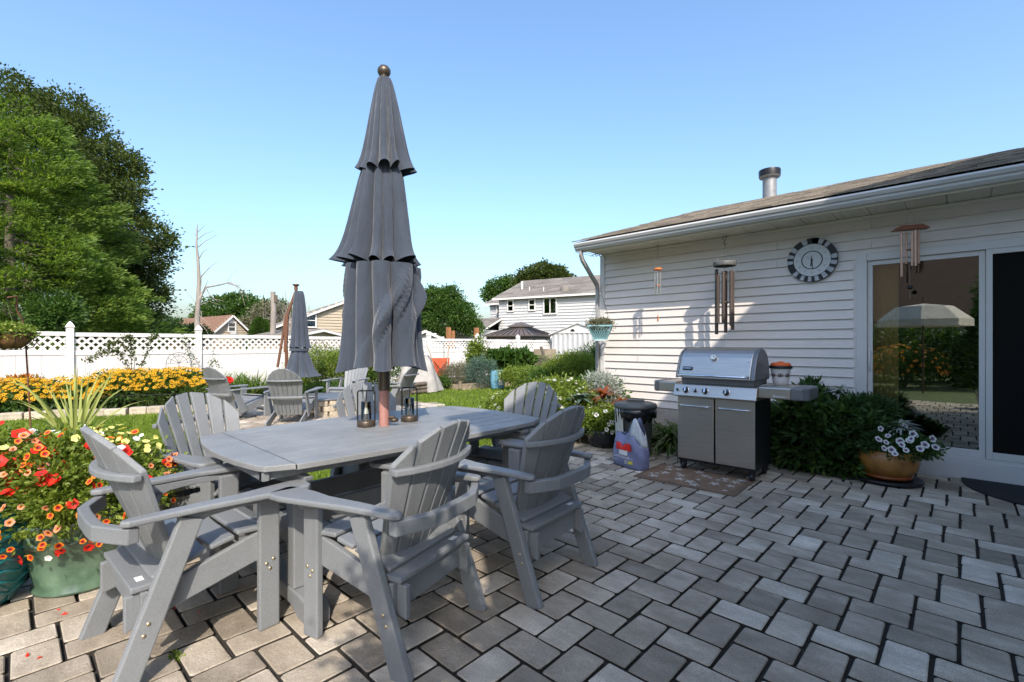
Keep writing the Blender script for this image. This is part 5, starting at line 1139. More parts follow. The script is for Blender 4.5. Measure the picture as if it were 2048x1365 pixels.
strap_clump('daylily', 'dark strappy daylily between the trash can and grill', (5.80, 2.60), 260, .80, .035, 'green', .6, .75, .0)
strap_clump('daylily', 'strappy daylily clump against the foundation behind the trash can', (6.0, 2.9), 120, .6, .03, 'green', .6, .7, .0)

# shaded planting between the grill and the door
def fingered(name, lb, c, r_, n, m_, ln, w_, gz=.0):
    t = thing(name, lb, 'shrub', (c[0], c[1], gz)); P, D = clumps([((0, 0, c[2] - gz), r_)], n, .02, 1); k = len(P); out = []
    P = np.repeat(P, 7, 0); D0 = np.repeat(D, 7, 0); ax = RNG.normal(size=D0.shape) * .75; D = D0 + ax; keep = P[:, 2] > 0; V, F = leafquads(P[keep], D[keep], ln * (.7 + .6 * RNG.random(keep.sum())), w_ * (.8 + .4 * RNG.random(keep.sum())), .2); npmesh('foliage', V, F, L[m_], t)
    b = MB(); rr = random.Random(n)
    for q in range(8): a = rr.random() * 6.28; b.tube([(0, 0, 0), (r_[0] * .4 * math.cos(a), r_[1] * .4 * math.sin(a), (c[2] - gz) * .8), (r_[0] * .7 * math.cos(a), r_[1] * .7 * math.sin(a), c[2] - gz + r_[2] * .6)], [.01, .008, .004], 5)
    b.build('stem', M['bark'], t); return t
fingered('peony', 'dark green peony bush beside the right grill shelf', (5.80, 1.18, .36), (.32, .34, .38), 430, 'deep', .14, .045)
fingered('peony', 'dark green peony bush left of the orange pot', (5.85, .82, .36), (.30, .30, .36), 360, 'deep', .13, .042)
fingered('peony', 'tall peony stem standing above the others against the siding', (6.0, 1.20, .62), (.16, .18, .24), 110, 'deep', .11, .04)
bush('leafy_groundcover', 'low leafy plants at the foot of the peonies', 'plant', (5.72, 1.05, .12), (.26, .48, .13), L['green'], (.06, .035), 2600, stems=False)
bush('marigold_foliage', 'ferny green plant behind the orange pot', 'plant', (6.0, .72, .55), (.22, .24, .20), L['deep'], (.06, .010), 5200, spread=.04)
big_leaves('dusty_miller', 'silver dusty miller above the peonies beside the door frame', (6.0, .93, .78), 40, .07, .17, .03, 'silver', .0, 1.1)
amber = mat('amber_glaze', (.34, .125, .022), .28, .35, 6, bump=.5, bscale=90, coat=.4, col2=(.42, .19, .04))
op = thing('flower_pot', 'round amber glazed flower pot on a dark saucer beside the sliding door', 'flower pot', (5.73, .52, 0))
b = MB(); b.lathe([(0, .05), (.15, .05), (.175, .06), (.235, .13), (.255, .20), (.25, .26), (.225, .305), (.215, .305), (.22, .27), (0, .27)], 40); b.build('pot', amber, op)
b = MB(); b.lathe([(.165, .048), (.20, .05), (.205, .075), (.185, .078)], 36); b.build('foot_ring', mat('amber_rim', (.30, .07, .018), .35, .2), op)
b = MB(); b.lathe([(0, 0), (.25, 0), (.275, .012), (.28, .036), (.27, .042), (.25, .035), (0, .034)], 36); b.build('saucer', M['black'], op)
t = bush('petunia', 'white petunias with dark throats spilling over the amber pot', 'plant', (5.72, .47, .33), (.27, .30, .12), L['deep'], (.04, .022), 3200, spread=.035, base_z=.25, stems=False)
PT['mauve'] = petal('mauve_petal', (.34, .26, .36), (.5, .4, .5)); bmw = blossom_mesh(TRUMP, [PT['white'], PT['plum'], PT['mauve']])
pp = []; 
for (px, py, b_) in ((1772, 885, 4.25), (1783, 900, 4.18), (1800, 883, 4.3), (1819, 882, 4.25), (1826, 868, 4.3), (1833, 872, 4.32), (1840, 898, 4.2), (1871, 895, 4.2), (1865, 878, 4.3), (1810, 852, 4.4), (1776, 872, 4.35), (1768, 897, 4.15), (1757, 879, 4.3), (1812, 901, 4.15), (1790, 908, 4.1), (1761, 858, 4.4), (1850, 890, 4.2), (1803, 890, 4.2), (1822, 878, 4.2)): pp.append(at(px, py, b_) - Vector((5.72, .47, .25)))
put_blossoms(t, bmw, pp, [Vector((-.8 + random.gauss(0, .3), -.4 + random.gauss(0, .4), .5)) for _ in pp], .030)
t = big_leaves('dusty_miller', 'white lacy dusty miller growing in the amber pot', (5.80, .42, .50), 44, .07, .16, .034, 'silver', .25, 1.0)

# ------------------------------------------------------------------ big flower pots at the left
green = mat('green_glaze', (.045, .10, .06), .25, .4, 5, bump=.15, bscale=20, coat=.3, col2=(.10, .155, .10)); tealm = mat('teal_glaze', (.012, .12, .13), .15, .3, 6, coat=.5)
gp = thing('flower_pot', 'sea-green glazed flower pot under the red and orange flowers', 'flower pot', (.27, 3.52, 0))
b = MB(); b.lathe([(0, 0), (.185, 0), (.205, .008), (.205, .02), (.19, .035), (.235, .20), (.262, .265), (.268, .272), (.27, .285), (.285, .365), (.305, .385), (.305, .40), (.28, .402), (.27, .38), (0, .375)], 48, fr=lambda i, t: 1 + (.012 * math.sin(18 * t) if i == 9 else 0)); b.build('pot', green, gp)
for k in range(14): a = 2 * PI * k / 14; b = MB(); q = [(.292 * math.cos(a + u), .292 * math.sin(a + u), .325 + z) for u, z in ((-.16, .02), (-.08, -.02), (0, -.028), (.08, -.02), (.16, .02))]; b.tube(q, .008, 6); b.build('relief_garland', green, gp)
tp_ = thing('flower_pot', 'tall teal glazed flower pot with raised zigzag bands at the left edge', 'flower pot', (-.17, 3.60, 0)); 
prof = [(.19, 0), (.205, .02), (.26, .14), (.30, .28), (.315, .38), (.30, .48), (.26, .56), (.235, .60), (.25, .63), (.24, .635), (.22, .60), (0, .59)]
b = MB(); b.lathe([(0, 0)] + prof, 48); b.build('pot', tealm, tp_)
def prad(z):
    for (r0, z0), (r1, z1) in zip(prof, prof[1:]):
        if z0 <= z <= z1: return r0 + (r1 - r0) * (z - z0) / max(1e-6, z1 - z0)
    return .2
for row in range(9):
    b = MB(); nz_ = 48; pts = []
    for j in range(nz_ + 1): a = 2 * PI * j / nz_; z = .06 + row * .056 + (.030 if j % 4 in (0,) else (-.0 if j % 4 == 2 else .015)); pts.append((prad(z) * 1.005 * math.cos(a), prad(z) * 1.005 * math.sin(a), z))
    b.tube(pts, .009, 6, False); b.build('zigzag_band', tealm, tp_)
def mound(name, lb, c, r_, gz, m_, n): return bush(name, lb, 'flowering plant', c, r_, L[m_], (.032, .014), n, spread=.035, base_z=gz, stems=True, outer=.6)
t = mound('calibrachoa', 'mound of orange, red and yellow trailing flowers in the green pot', (.26, 3.50, .51), (.42, .40, .29), .36, 'lime', 20000)
bo = blossom_mesh(TRUMP, [PT['orange'], PT['maroon'], PT['red']]); by = blossom_mesh(TRUMP, [PT['yellow'], PT['yellow'], PT['yellow']]); br = blossom_mesh(TRUMP, [PT['red'], PT['maroon'], PT['red']]); bw = blossom_mesh(TRUMP, [PT['white'], PT['white'], PT['white']]); bs = blossom_mesh(TRUMP, [PT['salmon'], PT['maroon'], PT['orange']])
P, D = dome(620, (0, 0, .15), (.46, .43, .33), -.85, TOCAM); D[:, :2] += TOCAM[:2] * .4; D += RNG.normal(size=D.shape) * .45
q = [proj(p + np.array([.26, 3.5, .36])) for p in P]; sets = {id(bo): [], id(by): [], id(br): [], id(bw): [], id(bs): []}
cnt = 0
for p, d, (u, v) in zip(P, D, q):
    yel = v < 912 - .15 * abs(u - 240) and u > 140; rnd = random.random()
    if cnt > 260: break
    me = (by if rnd < .8 else bw if rnd < .88 else bo) if yel else (bo if rnd < .62 else br if rnd < .72 else bs if rnd < .90 else by if rnd < .94 else bw)
    if not yel and random.random() < .35: continue
    put_blossoms(t, me, [p], [d], .017 if me is not br else .021); cnt += 1
t2 = mound('geranium', 'mound with big scarlet flowers above the teal pot at the left edge', (-.17, 3.62, .64), (.38, .38, .20), .55, 'lime', 12000)
P, D = dome(240, (0, 0, .10), (.41, .41, .24), -.6, TOCAM); D[:, :2] += TOCAM[:2] * .8
for p, d in zip(P[:110], D[:110]): rnd = random.random(); put_blossoms(t2, br if rnd < .22 else bs if rnd < .6 else bo if rnd < .86 else bw if rnd < .94 else by, [p], [d], .030 if rnd < .22 else .0185)
t3 = thing('geranium', 'cluster of ruffled scarlet blooms at the top of the green pot mound', 'flowering plant', (.42, 3.30, .5)); 
for (px, py, b_) in ((186, 882, 2.75), (184, 890, 2.7), (205, 905, 2.6), (215, 912, 2.6), (224, 908, 2.6), (246, 911, 2.65), (252, 908, 2.65), (30, 926, 2.5), (24, 930, 2.5), (45, 950, 2.45), (24, 975, 2.4), (22, 958, 2.4), (85, 962, 2.4), (105, 958, 2.4), (102, 907, 2.6)):
    for k in range(3): p = at(px + random.gauss(0, 4), py + random.gauss(0, 4), b_ - .12) - Vector((.42, 3.30, .5)); put_blossoms(t3, blossom_mesh(TRUMP, [PT['red'], PT['red'], PT['red']]) if k == 0 else br, [p], [Vector((-.6 + random.gauss(0, .4), -.6 + random.gauss(0, .4), .7))], .030)
b = MB(); b.tube([(0, 0, 0), (-.1, .1, .2)], .006, 5); b.tube([(0, 0, 0), (-.2, .2, .15)], .006, 5); b.build('stem', L['green'], t3)
# spiky dracaena
sp = thing('spike_plant', 'tall spiky plant with yellow-striped blades rising behind the flowers', 'plant', (.16, 3.78, .40)); base = at(148, 862, 2.95)
tips = [(-30, 760), (-10, 790), (30, 770), (20, 830), (60, 790), (300, 800), (270, 830), (0, 745), (10, 800), (88, 765), (100, 770), (118, 790), (128, 745), (150, 728), (155, 735), (172, 775), (205, 735), (232, 730), (235, 745), (258, 772), (190, 780), (110, 808), (60, 822), (140, 760), (165, 750), (215, 760), (80, 855), (180, 742), (122, 775)]
for i, (tx, ty) in enumerate(tips):
    e = at(tx, ty, 2.95 + random.uniform(-.25, .25)); a = base + Vector((random.uniform(-.03, .03), random.uniform(-.03, .03), -.12)); far = abs(tx - 148) > 85
    vs = []; n = 7
    for k in range(n + 1):
        f = k / n; c_ = a.lerp(e, f); c_.z += (.16 if far else .04) * math.sin(PI * f) * (e - a).length; wd = .0095 * (math.sin(PI * min(1, f * .9 + .12)) ** .7) * (1 - f ** 4) + .001
        sd = Vector((RT[0], RT[1], 0)) * wd; mid = c_ + Vector((FW[0], FW[1], 0)) * wd * .5
        vs += [c_ - sd - a, mid - a, c_ + sd - a]
    fs = []
    for k in range(n): fs += [(3 * k, 3 * k + 1, 3 * k + 4, 3 * k + 3), (3 * k + 1, 3 * k + 2, 3 * k + 5, 3 * k + 4)]
    b = MB(); b.add([v + a - Vector((.16, 3.78, .40)) for v in vs], fs, smooth=True); b.build('leaf', L['spike'], sp)
# white daisies and small plants further left
for (px, py, b_, rx, rz, lb, pc) in ((20, 905, 3.9, .42, .28, 'low plant dotted with white daisies at the left edge', 'white'), (75, 880, 4.2, .42, .30, 'white daisy clump behind the spiky plant', 'white'), (125, 885, 4.3, .3, .26, 'pale yellow flowering clump behind the green pot', 'yellow')):
    p = at(px, py, b_); t = bush('daisy_clump', lb, 'flowers', (p.x, p.y, rz * .8), (rx, rx, rz), L['green'], (.04, .018), 6000, spread=.04, base_z=-.03, stems=False); P, D = dome(150, (0, 0, rz * .85), (rx, rx, rz * 1.05), .0); D[:, 2] += .7; scatter('blossoms', DAISY, P, D, .020, [PT[pc], PT['yellow']], t)
P, D = clumps([((0, 0, .24), (.17, .17, .07))], 150, .025, 12); leafobj('foliage', P, D, .035, .016, L['dry'], hb)
# coconut-lined hanging basket on its iron hook
coco = mat('coconut_fibre', (.24, .12, .045), .95, .4, 14, bump=.9, bscale=60, grain=.3, gscale=90)
p = at(14, 682, 5.6); hk = thing('hanging_basket', 'coconut-lined hanging basket of small yellow flowers at the left edge', 'hanging basket', (p.x, p.y, p.z - .08))
b = MB(); b.lathe([(0, -.02), (.12, -.01), (.2, .06), (.235, .16), (.22, .165), (0, .13)], 30, fr=lambda i, t: 1 + .03 * math.sin(11 * t)); b.build('liner', coco, hk)
b = MB(); 
for k in range(10): a = 2 * PI * k / 10; b.tube([(.0, 0, -.03), (.13 * math.cos(a), .13 * math.sin(a), -.02), (.21 * math.cos(a), .21 * math.sin(a), .055), (.245 * math.cos(a), .245 * math.sin(a), .17)], .004, 5)
b.tube([(.245 * math.cos(2 * PI * k / 24), .245 * math.sin(2 * PI * k / 24), .17) for k in range(25)], .005, 6, False); b.build('wire_frame', M['dark'], hk)
b = MB()
for k in range(4): a = 2 * PI * k / 4 + .3; b.tube([(.245 * math.cos(a), .245 * math.sin(a), .17), (0, 0, .52)], .003, 5)
b.tube([(0, 0, .52), (0, 0, .57)], .004, 5); b.build('hanger', L['green'], hk)
P, D = clumps([((0, 0, .18), (.23, .23, .09))], 160, .03, 14); leafobj('foliage', P, D, .04, .02, L['lime'], hk); P, D = dome(60, (0, 0, .18), (.24, .24, .11), -.1); scatter('blossoms', DAISY, P, D, .014, [PT['yellow'], PT['yellow']], hk)
p2 = at(64, 790, 5.9); t = thing('plant_hook', 'rusty iron crook holding the hanging basket at the left edge', 'garden hook', (p2.x, p2.y, -.04)); top = Vector((p.x, p.y, p.z - .08 + .57)) - Vector((p2.x, p2.y, -.04))
e1 = at(52, 695, 5.85) - Vector((p2.x, p2.y, -.04)); e2 = at(45, 640, 5.8) - Vector((p2.x, p2.y, -.04)); b = MB(); b.tube([(0, 0, 0), e1, e2, e2 + Vector((-.05, 0, .12)), top + Vector((.08, .0, .045)), top + Vector((0, 0, .02))], .009, 6); b.tube([e1 + Vector((0, 0, -.02)), e1 + Vector((.06, -.06, .0)), e1 + Vector((.09, -.09, .06)), e1 + Vector((.12, -.12, .02))], .006, 6); b.build('hook', mat('rust_rod', (.16, .06, .03), .7, .3, 20), t)

# potted tree behind the camera whose leaves dapple the edge of the sunlight
t = thing('potted_tree', 'small potted tree on the patio behind the camera', 'tree', (-.60, -.42, 0)); b = MB(); b.lathe([(0, 0), (.16, 0), (.22, .34), (.23, .36), (.20, .36), (0, .33)], 24); b.build('pot', green, t); b = MB(); b.tube([(0, 0, .3), (.02, 0, 1.2), (0, .02, 2.0)], [.025, .02, .012], 8); b.build('trunk', M['bark'], t)
P, D = clumps([((.13, -.13, 2.3), (.27, .27, .45))], 130, .09, 14, .3); leafobj('crown', P, D, .08, .04, L['green'], t)

# fallen petals and a weed in the joints
n = 8; px_ = RNG.random(n) * 420 + 5; py_ = 1180 + RNG.random(n) * 170; P = []
for u, v in zip(px_, py_): b_ = H * FPX / (v - HOR); q = at(u, v, b_); P.append((q.x, q.y, .004))
V, F = leafquads(np.array(P), RNG.normal(size=(n, 3)) * [1, 1, .05], .018 + .012 * RNG.random(n), .012, .3); stuff(npmesh('fallen_petals', V, F, PT['red']), 'dry red petals scattered on the pavers')
q = at(352, 1312, H * FPX / (1312 - HOR)); t = thing('weed', 'tiny yellow-green weed growing in a paver joint', 'weed', (q.x, q.y, -.01)); P = RNG.normal(size=(40, 3)) * [.012, .012, .004] + [0, 0, .008]; V, F = leafquads(P, RNG.normal(size=(40, 3)) + [0, 0, 1.2], .022, .012); npmesh('leaf_tuft', V, F, L['lime'], t)
# ------------------------------------------------------------------ neighbouring houses
M['tan'] = mat('tan_siding', (.38, .31, .22), .6, .05, 2, objvar=.02); M['brownroof'] = shingle_mat('brown_shingles', (.16, .085, .05), (.24, .13, .08)); M['greyroof'] = shingle_mat('grey_shingles', (.13, .115, .10), (.24, .21, .18)); M['farwhite'] = mat('far_white_siding', (.46, .45, .44), .6, .03, 2, objvar=.015)
def lapwall(parent, A, B_, z0, z1, m, step=.2, clip=None, nm='siding_board'):
    """horizontal lapped boards on the wall from A to B (2d points); clip(z) gives the span 0..1 left at that height"""
    A = Vector((A[0], A[1])); B_ = Vector((B_[0], B_[1])); d = (B_ - A); nrm = Vector((d.y, -d.x)).normalized(); z = z0
    while z < z1 - .01:
        zt = min(z + step, z1); f0, f1 = clip((z + zt) / 2) if clip else (0, 1)
        if f1 - f0 > .01:
            p, q = A + d * f0, A + d * f1; b = MB(); o = nrm * .055; i = nrm * .004
            b.add([(p.x, p.y, z), (q.x, q.y, z), (q.x + o.x, q.y + o.y, z), (p.x + o.x, p.y + o.y, z), (p.x, p.y, zt), (q.x, q.y, zt), (q.x + i.x, q.y + i.y, zt), (p.x + i.x, p.y + i.y, zt)], [(0, 1, 2, 3), (7, 6, 5, 4), (3, 2, 6, 7), (0, 3, 7, 4), (1, 5, 6, 2)]); b.build(nm, m, parent)
        z = zt
def win(parent, A, B_, f, w_, z0, z1, split=True):
    A = Vector((A[0], A[1])); B_ = Vector((B_[0], B_[1])); L_ = (B_ - A).length; d = (B_ - A) / L_; nrm = Vector((d.y, -d.x)); c = A + d * (f * L_)
    def bx(b, u0, u1, za, zb, o0, o1):
        vs = []
        for o in (o0 + .055, o1 + .055):
            for u, z in ((u0, za), (u1, za), (u1, zb), (u0, zb)): p = c + d * u + nrm * o; vs.append((p.x, p.y, z))
        b.add(vs, [(0, 1, 2, 3), (7, 6, 5, 4), (0, 4, 5, 1), (1, 5, 6, 2), (2, 6, 7, 3), (3, 7, 4, 0)])
    b = MB(); h = w_ / 2; t = .09
    bx(b, -h - t, -h, z0 - t, z1 + t, .0, .07); bx(b, h, h + t, z0 - t, z1 + t, .0, .07); bx(b, -h, h, z1, z1 + t, .0, .07); bx(b, -h, h, z0 - t, z0, .0, .08)
    if split: bx(b, -.03, .03, z0, z1, .01, .06)
    else: bx(b, -h, h, (z0 + z1) / 2 - .025, (z0 + z1) / 2 + .025, .01, .06)
    fr = b.build('window', M['white'], parent); b = MB(); bx(b, -h, h, z0, z1, .012, .03); b.build('pane', M['farglass'], fr)
    b = MB(); bx(b, -h, h, z0, z1, .006, .011); b.build('dark_backing', M['room'], fr)  # flat dark sheet painted for the unlit room behind the pane
def zat(py, b_): return H - (py - HOR) * b_ / FPX
# white two-storey house
wh = thing('two_storey_house', 'white two-storey house with grey roof beyond the fence', 'house', (0, 0, 0))
A = at(998, 600, 36); B_ = at(1196, 590, 32.0); Ad = Vector((A.x, A.y)); Bd = Vector((B_.x, B_.y)); dd = (Bd - Ad).normalized(); nr = Vector((dd.y, -dd.x)); bk_ = -nr * 9.0; ez = zat(594, 36)
lapwall(wh, Ad, Bd, -.05, ez, M['farwhite'], .21)
lapwall(wh, Bd, Bd + bk_, -.05, ez, M['farwhite'], .21)
def solid(parent, pts, z0, z1, m, nm='wall'): b = MB(); b.prism([tuple(p) for p in pts], z0, z1); return b.build(nm, m, parent)
solid(wh, [Ad - nr * .02, Bd - nr * .02, Bd + bk_, Ad + bk_], -.05, ez + .02, M['farwhite'])
def gable_roof(parent, P0, P1, back, ez_, rise, m, over=.4, ends=.35, wall=None, fascia=True):
    """ridge runs along P0->P1, eave line at the front edge P0-P1, depth vector back"""
    d = (P1 - P0).normalized(); n_ = back.normalized(); q0 = P0 - d * ends - n_ * over; q1 = P1 + d * ends - n_ * over; r0 = P0 - d * ends + back / 2; r1 = P1 + d * ends + back / 2; s0 = P0 - d * ends + back + n_ * over; s1 = P1 + d * ends + back + n_ * over; e = ez_ - rise * over / (back.length / 2); t = .10
    b = MB(); vs = [(q0.x, q0.y, e), (q1.x, q1.y, e), (r1.x, r1.y, ez_ + rise), (r0.x, r0.y, ez_ + rise), (s1.x, s1.y, e), (s0.x, s0.y, e)]; lo = [(x, y, z - t) for x, y, z in vs]
    b.add(vs + lo, [(0, 1, 2, 3), (3, 2, 4, 5), (6, 9, 8, 7), (9, 11, 10, 8), (0, 6, 7, 1), (5, 4, 10, 11)] + [(0, 3, 9, 6), (3, 5, 11, 9), (1, 7, 8, 2), (2, 8, 10, 4)]); rf_ = b.build('roof', m, parent)
    b = MB(); nrow = 16
    for side in (0, 1):
        qa, qb, ra, rb = (q0, q1, r0, r1) if side == 0 else (s0, s1, r0, r1)
        for i in range(nrow):
            f0, f1 = i / nrow, min(1, (i + 1.1) / nrow); u = random.random() * .6; Lr = (q1 - q0).length
            while u < Lr - .1:
                u1 = min(u + random.choice((.7, .9, 1.2)), Lr)
                def Z(f): return e + (ez_ + rise - e) * f
                pa, pb = qa.lerp(ra, f0) + d * u, qa.lerp(ra, f0) + d * u1; pc, pd = qa.lerp(ra, f1) + d * u1, qa.lerp(ra, f1) + d * u; h_ = .012 + random.random() * .018
                b.add([(pa.x, pa.y, Z(f0) + .004), (pb.x, pb.y, Z(f0) + .004), (pb.x, pb.y, Z(f0) + h_ + .01), (pa.x, pa.y, Z(f0) + h_ + .01), (pc.x, pc.y, Z(f1) + .008), (pd.x, pd.y, Z(f1) + .008)], [(0, 1, 2, 3), (3, 2, 4, 5)]); u = u1 + .01
    stuff(b.build('shingles', m, rf_))
    if fascia:
        b = MB(); 
        for (p, q_, zp, zq) in ((q0, q1, e, e), (q0, r0, e, ez_ + rise), (q1, r1, e, ez_ + rise), (s0, r0, e, ez_ + rise), (s1, r1, e, ez_ + rise)):
            b.bar((p.x, p.y, zp - t * .7), (q_.x, q_.y, zq - t * .7), .05, .13)
        b.build('fascia', M['white'], rf_)
    return rf_
gable_roof(wh, Ad, Bd, bk_, ez, 1.75, M['greyroof'])
Lw = (Bd - Ad).length
for f, w_, y0, y1 in ((.135, .42, 622, 603), (.365, .42, 620, 601), (.55, .92, 627, 598)):
    b_ = 36 + (32 - 36) * f; win(wh, Ad, Bd, f, w_, zat(y0, b_), zat(y1, b_), f > .5)
# lower left wing, set back
C_ = Ad - dd * 2.1 - nr * 2.0; D_ = Ad - nr * 2.0; ez2 = zat(603, 38)
lapwall(wh, C_, D_, -.05, ez2, M['farwhite'], .21); solid(wh, [C_ - nr * .02, D_ - nr * .02, D_ - nr * 6, C_ - nr * 6], -.05, ez2, M['farwhite']); gable_roof(wh, C_, D_, -nr * 6, ez2, 1.1, M['greyroof']); win(wh, C_, D_, .55, .8, zat(640, 38), zat(612, 38))
# one-storey front wing with awning
E_ = Ad - dd * 4.4 + nr * 2.6; G_ = Ad + dd * .1 + nr * 2.6; ez3 = zat(660, 34)
solid(wh, [E_, G_, G_ - nr * 4, E_ - nr * 4], -.05, ez3, M['farwhite']); gable_roof(wh, E_, G_, -nr * 5, ez3, .95, M['greyroof'], .3, .2)
b = MB(); 
for k in range(16): p = E_.lerp(G_, .12 + .78 * k / 16) + nr * .9; b.box((p.x, p.y, ez3 - .28), (.16, .16, .14))
b.build('awning_valance', M['white'], wh)
b = MB(); p0, p1 = E_.lerp(G_, .1), E_.lerp(G_, .92); b.add([(p0.x, p0.y, ez3 - .05), (p1.x, p1.y, ez3 - .05), (p1.x + nr.x, p1.y + nr.y, ez3 - .22), (p0.x + nr.x, p0.y + nr.y, ez3 - .22), (p0.x, p0.y, ez3 - .08), (p1.x, p1.y, ez3 - .08), (p1.x + nr.x, p1.y + nr.y, ez3 - .25), (p0.x + nr.x, p0.y + nr.y, ez3 - .25)], [(0, 1, 2, 3), (7, 6, 5, 4), (3, 2, 6, 7), (0, 3, 7, 4), (1, 5, 6, 2)]); b.build('awning', M['farwhite'], wh)
for (px, b_, y0, y1, r_) in ((1044, 37, 590, 563, .10), (1059, 36, 590, 574, .05), (1087, 35, 588, 575, .05)):
    p = at(px, y0, b_); b = MB(); b.tube([(p.x, p.y, p.z - .5), (p.x, p.y, zat(y1, b_))], r_, 8); b.build('roof_pipe', M['gutter'], wh)
p = at(1130, 572, 34); b = MB(); b.lathe([(0, .10), (.28, .08), (.32, .0), (.32, -.4)], 16, (p.x, p.y, p.z - .1)); b.build('attic_vent', M['greyroof'], wh)

# tan cottage with brown roof (gable towards us)
def gable_house(name, lb, apex, ridge_end, half, slope, wallm, roofm, base=-.05, win_=None):
    ax, rx = Vector((apex.x, apex.y)), Vector((ridge_end.x, ridge_end.y)); d = (rx - ax); Ln = d.length; d.normalize(); s = Vector((-d.y, d.x))
    if s.dot(Vector(RT)) < 0: s = -s
    t = thing(name, lb, 'house', (ax.x, ax.y, base)); o = Vector((0, 0)); ez_ = apex.z - half * slope - base; az = apex.z - base
    lft, rgt = o - s * half, o + s * half
    b = MB(); b.add([(lft.x, lft.y, 0), (rgt.x, rgt.y, 0), (rgt.x, rgt.y, ez_), (0, 0, az - .05), (lft.x, lft.y, ez_)], [(0, 1, 2, 3, 4)]); q = [v + d * Ln for v in (lft, rgt)]
    b.add([(lft.x, lft.y, 0), (q[0].x, q[0].y, 0), (q[0].x, q[0].y, ez_), (lft.x, lft.y, ez_), (rgt.x, rgt.y, 0), (q[1].x, q[1].y, 0), (q[1].x, q[1].y, ez_), (rgt.x, rgt.y, ez_)], [(0, 1, 2, 3), (7, 6, 5, 4), (0, 4, 5, 1)]); b.build('wall', wallm, t)
    A2, B2 = (lft, rgt); 
    if (Vector((B2 - A2).to_tuple()).normalized().yx * Vector((1, -1))).dot(-d) < 0: A2, B2 = B2, A2
    lapwall(t, A2, B2, ez_ - .6, az - .1, wallm, .2, lambda z: (0, 1) if z < ez_ else (.5 * (z - ez_) / (az - ez_), 1 - .5 * (z - ez_) / (az - ez_)))
    for k_, sd in ((-1, lft), (1, rgt)):
        b = MB(); e = s * k_ * (half + .3); ez4 = ez_ - .3 * slope; p = -d * .3; th = .12
        vs = [(p.x, p.y, az), (p.x + e.x, p.y + e.y, ez4), (d.x * Ln + e.x, d.y * Ln + e.y, ez4), (d.x * Ln, d.y * Ln, az)]; b.add(vs + [(x, y, z - th) for x, y, z in vs], [(0, 1, 2, 3), (7, 6, 5, 4), (0, 4, 5, 1), (1, 5, 6, 2), (2, 6, 7, 3)]); rr_ = b.build('roof', roofm, t)
        b = MB(); b.bar((p.x - d.x * .03, p.y - d.y * .03, az - .10), (p.x + e.x - d.x * .03, p.y + e.y - d.y * .03, ez4 - .10), .05, .13); b.build('rake_board', M['white'], t)
    if win_:
        for f, w_, z0, z1 in win_: win(t, A2, B2, f, w_, z0 - base, z1 - base, False)
    return t, A2, B2, d
t, A2, B2, d_ = gable_house('cottage', 'small tan cottage with brown roof and a gable window above the fence', at(463, 630, 38), at(360, 640, 44.5), 3.9, .98, M['tan'], M['brownroof'], win_=[(.5, .46, zat(663, 38), zat(646, 38))])
c_ = -d_ * .08; b = MB(); b.lathe([(0, -.02), (.20, -.02), (.24, 0), (.20, .03), (0, .03)], 18, M=Matrix.Translation((c_.x, c_.y, zat(642, 38) + .05)) @ Vector((-d_.x, -d_.y, 0)).to_track_quat('Z', 'Y').to_matrix().to_4x4()); b.build('gable_vent', M['white'], t)
b = MB(); b.box((-d_.x * .25, -d_.y * .25, zat(666, 38) + .05), (.4, .4, .3)); b.build('air_conditioner', M['gutter'], t)
gable_house('cottage', 'low brown-roofed house mostly hidden behind the tree at the left', at(262, 654, 46), at(330, 655, 52), 4.5, .6, M['tan'], M['brownroof'])
gable_house('tan_house', 'tan house with a grey-brown roof between the two folded umbrellas', at(700, 598, 33), at(640, 603, 41), 6.0, .42, M['tan'], M['greyroof'], win_=[(.28, .7, zat(655, 33), zat(632, 33))])
t, A2, B2, d_ = gable_house('tan_house', 'tan house wing with low roof peeping over the fence beside the brown umbrella', at(640, 625, 34), at(600, 622, 40), 3.2, .35, M['tan'], M['greyroof'], win_=[(.3, .8, zat(647, 34), zat(630, 34))])
gable_house('low_shed', 'low grey-roofed building just above the fence lattice left of the big umbrella', at(640, 658, 26), at(560, 660, 28), 1.8, .2, M['tan'], M['greyroof'])
gable_house('garage', 'small grey gabled garage just right of the big umbrella above the fence', at(850, 660, 27), at(838, 664, 33), 2.2, .45, M['farwhite'], M['greyroof'])

# gazebo
p = at(1042, 700, 25); gz = thing('gazebo', 'brown gazebo with a two-tier roof beyond the fence', 'gazebo', (p.x, p.y, -.05), .25)
rfm = mat('brown_metal_roof', (.105, .08, .065), .5, .1, 3); e_z = zat(671, 24) + .05; t_z = zat(648, 25) + .05; hw_ = 1.45
def hip(b, h0, z0, h1, z1): b.add([(-h0, -h0, z0), (h0, -h0, z0), (h0, h0, z0), (-h0, h0, z0), (-h1, -h1, z1), (h1, -h1, z1), (h1, h1, z1), (-h1, h1, z1), (-h0, -h0, z0 - .06), (h0, -h0, z0 - .06), (h0, h0, z0 - .06), (-h0, h0, z0 - .06)], [(0, 1, 5, 4), (1, 2, 6, 5), (2, 3, 7, 6), (3, 0, 4, 7), (4, 5, 6, 7), (8, 9, 1, 0), (9, 10, 2, 1), (10, 11, 3, 2), (11, 8, 0, 3), (11, 10, 9, 8)])
b = MB(); hip(b, hw_, e_z, .42, e_z + .42)
b.build('roof', rfm, gz); b = MB(); hip(b, .52, e_z + .50, .04, e_z + .72); b.build('upper_roof', rfm, gz)
b = MB(); b.b2((-.36, -.36, e_z + .42), (.36, .36, e_z + .46)); b.build('roof_vent', M['dark'], gz)
b = MB()
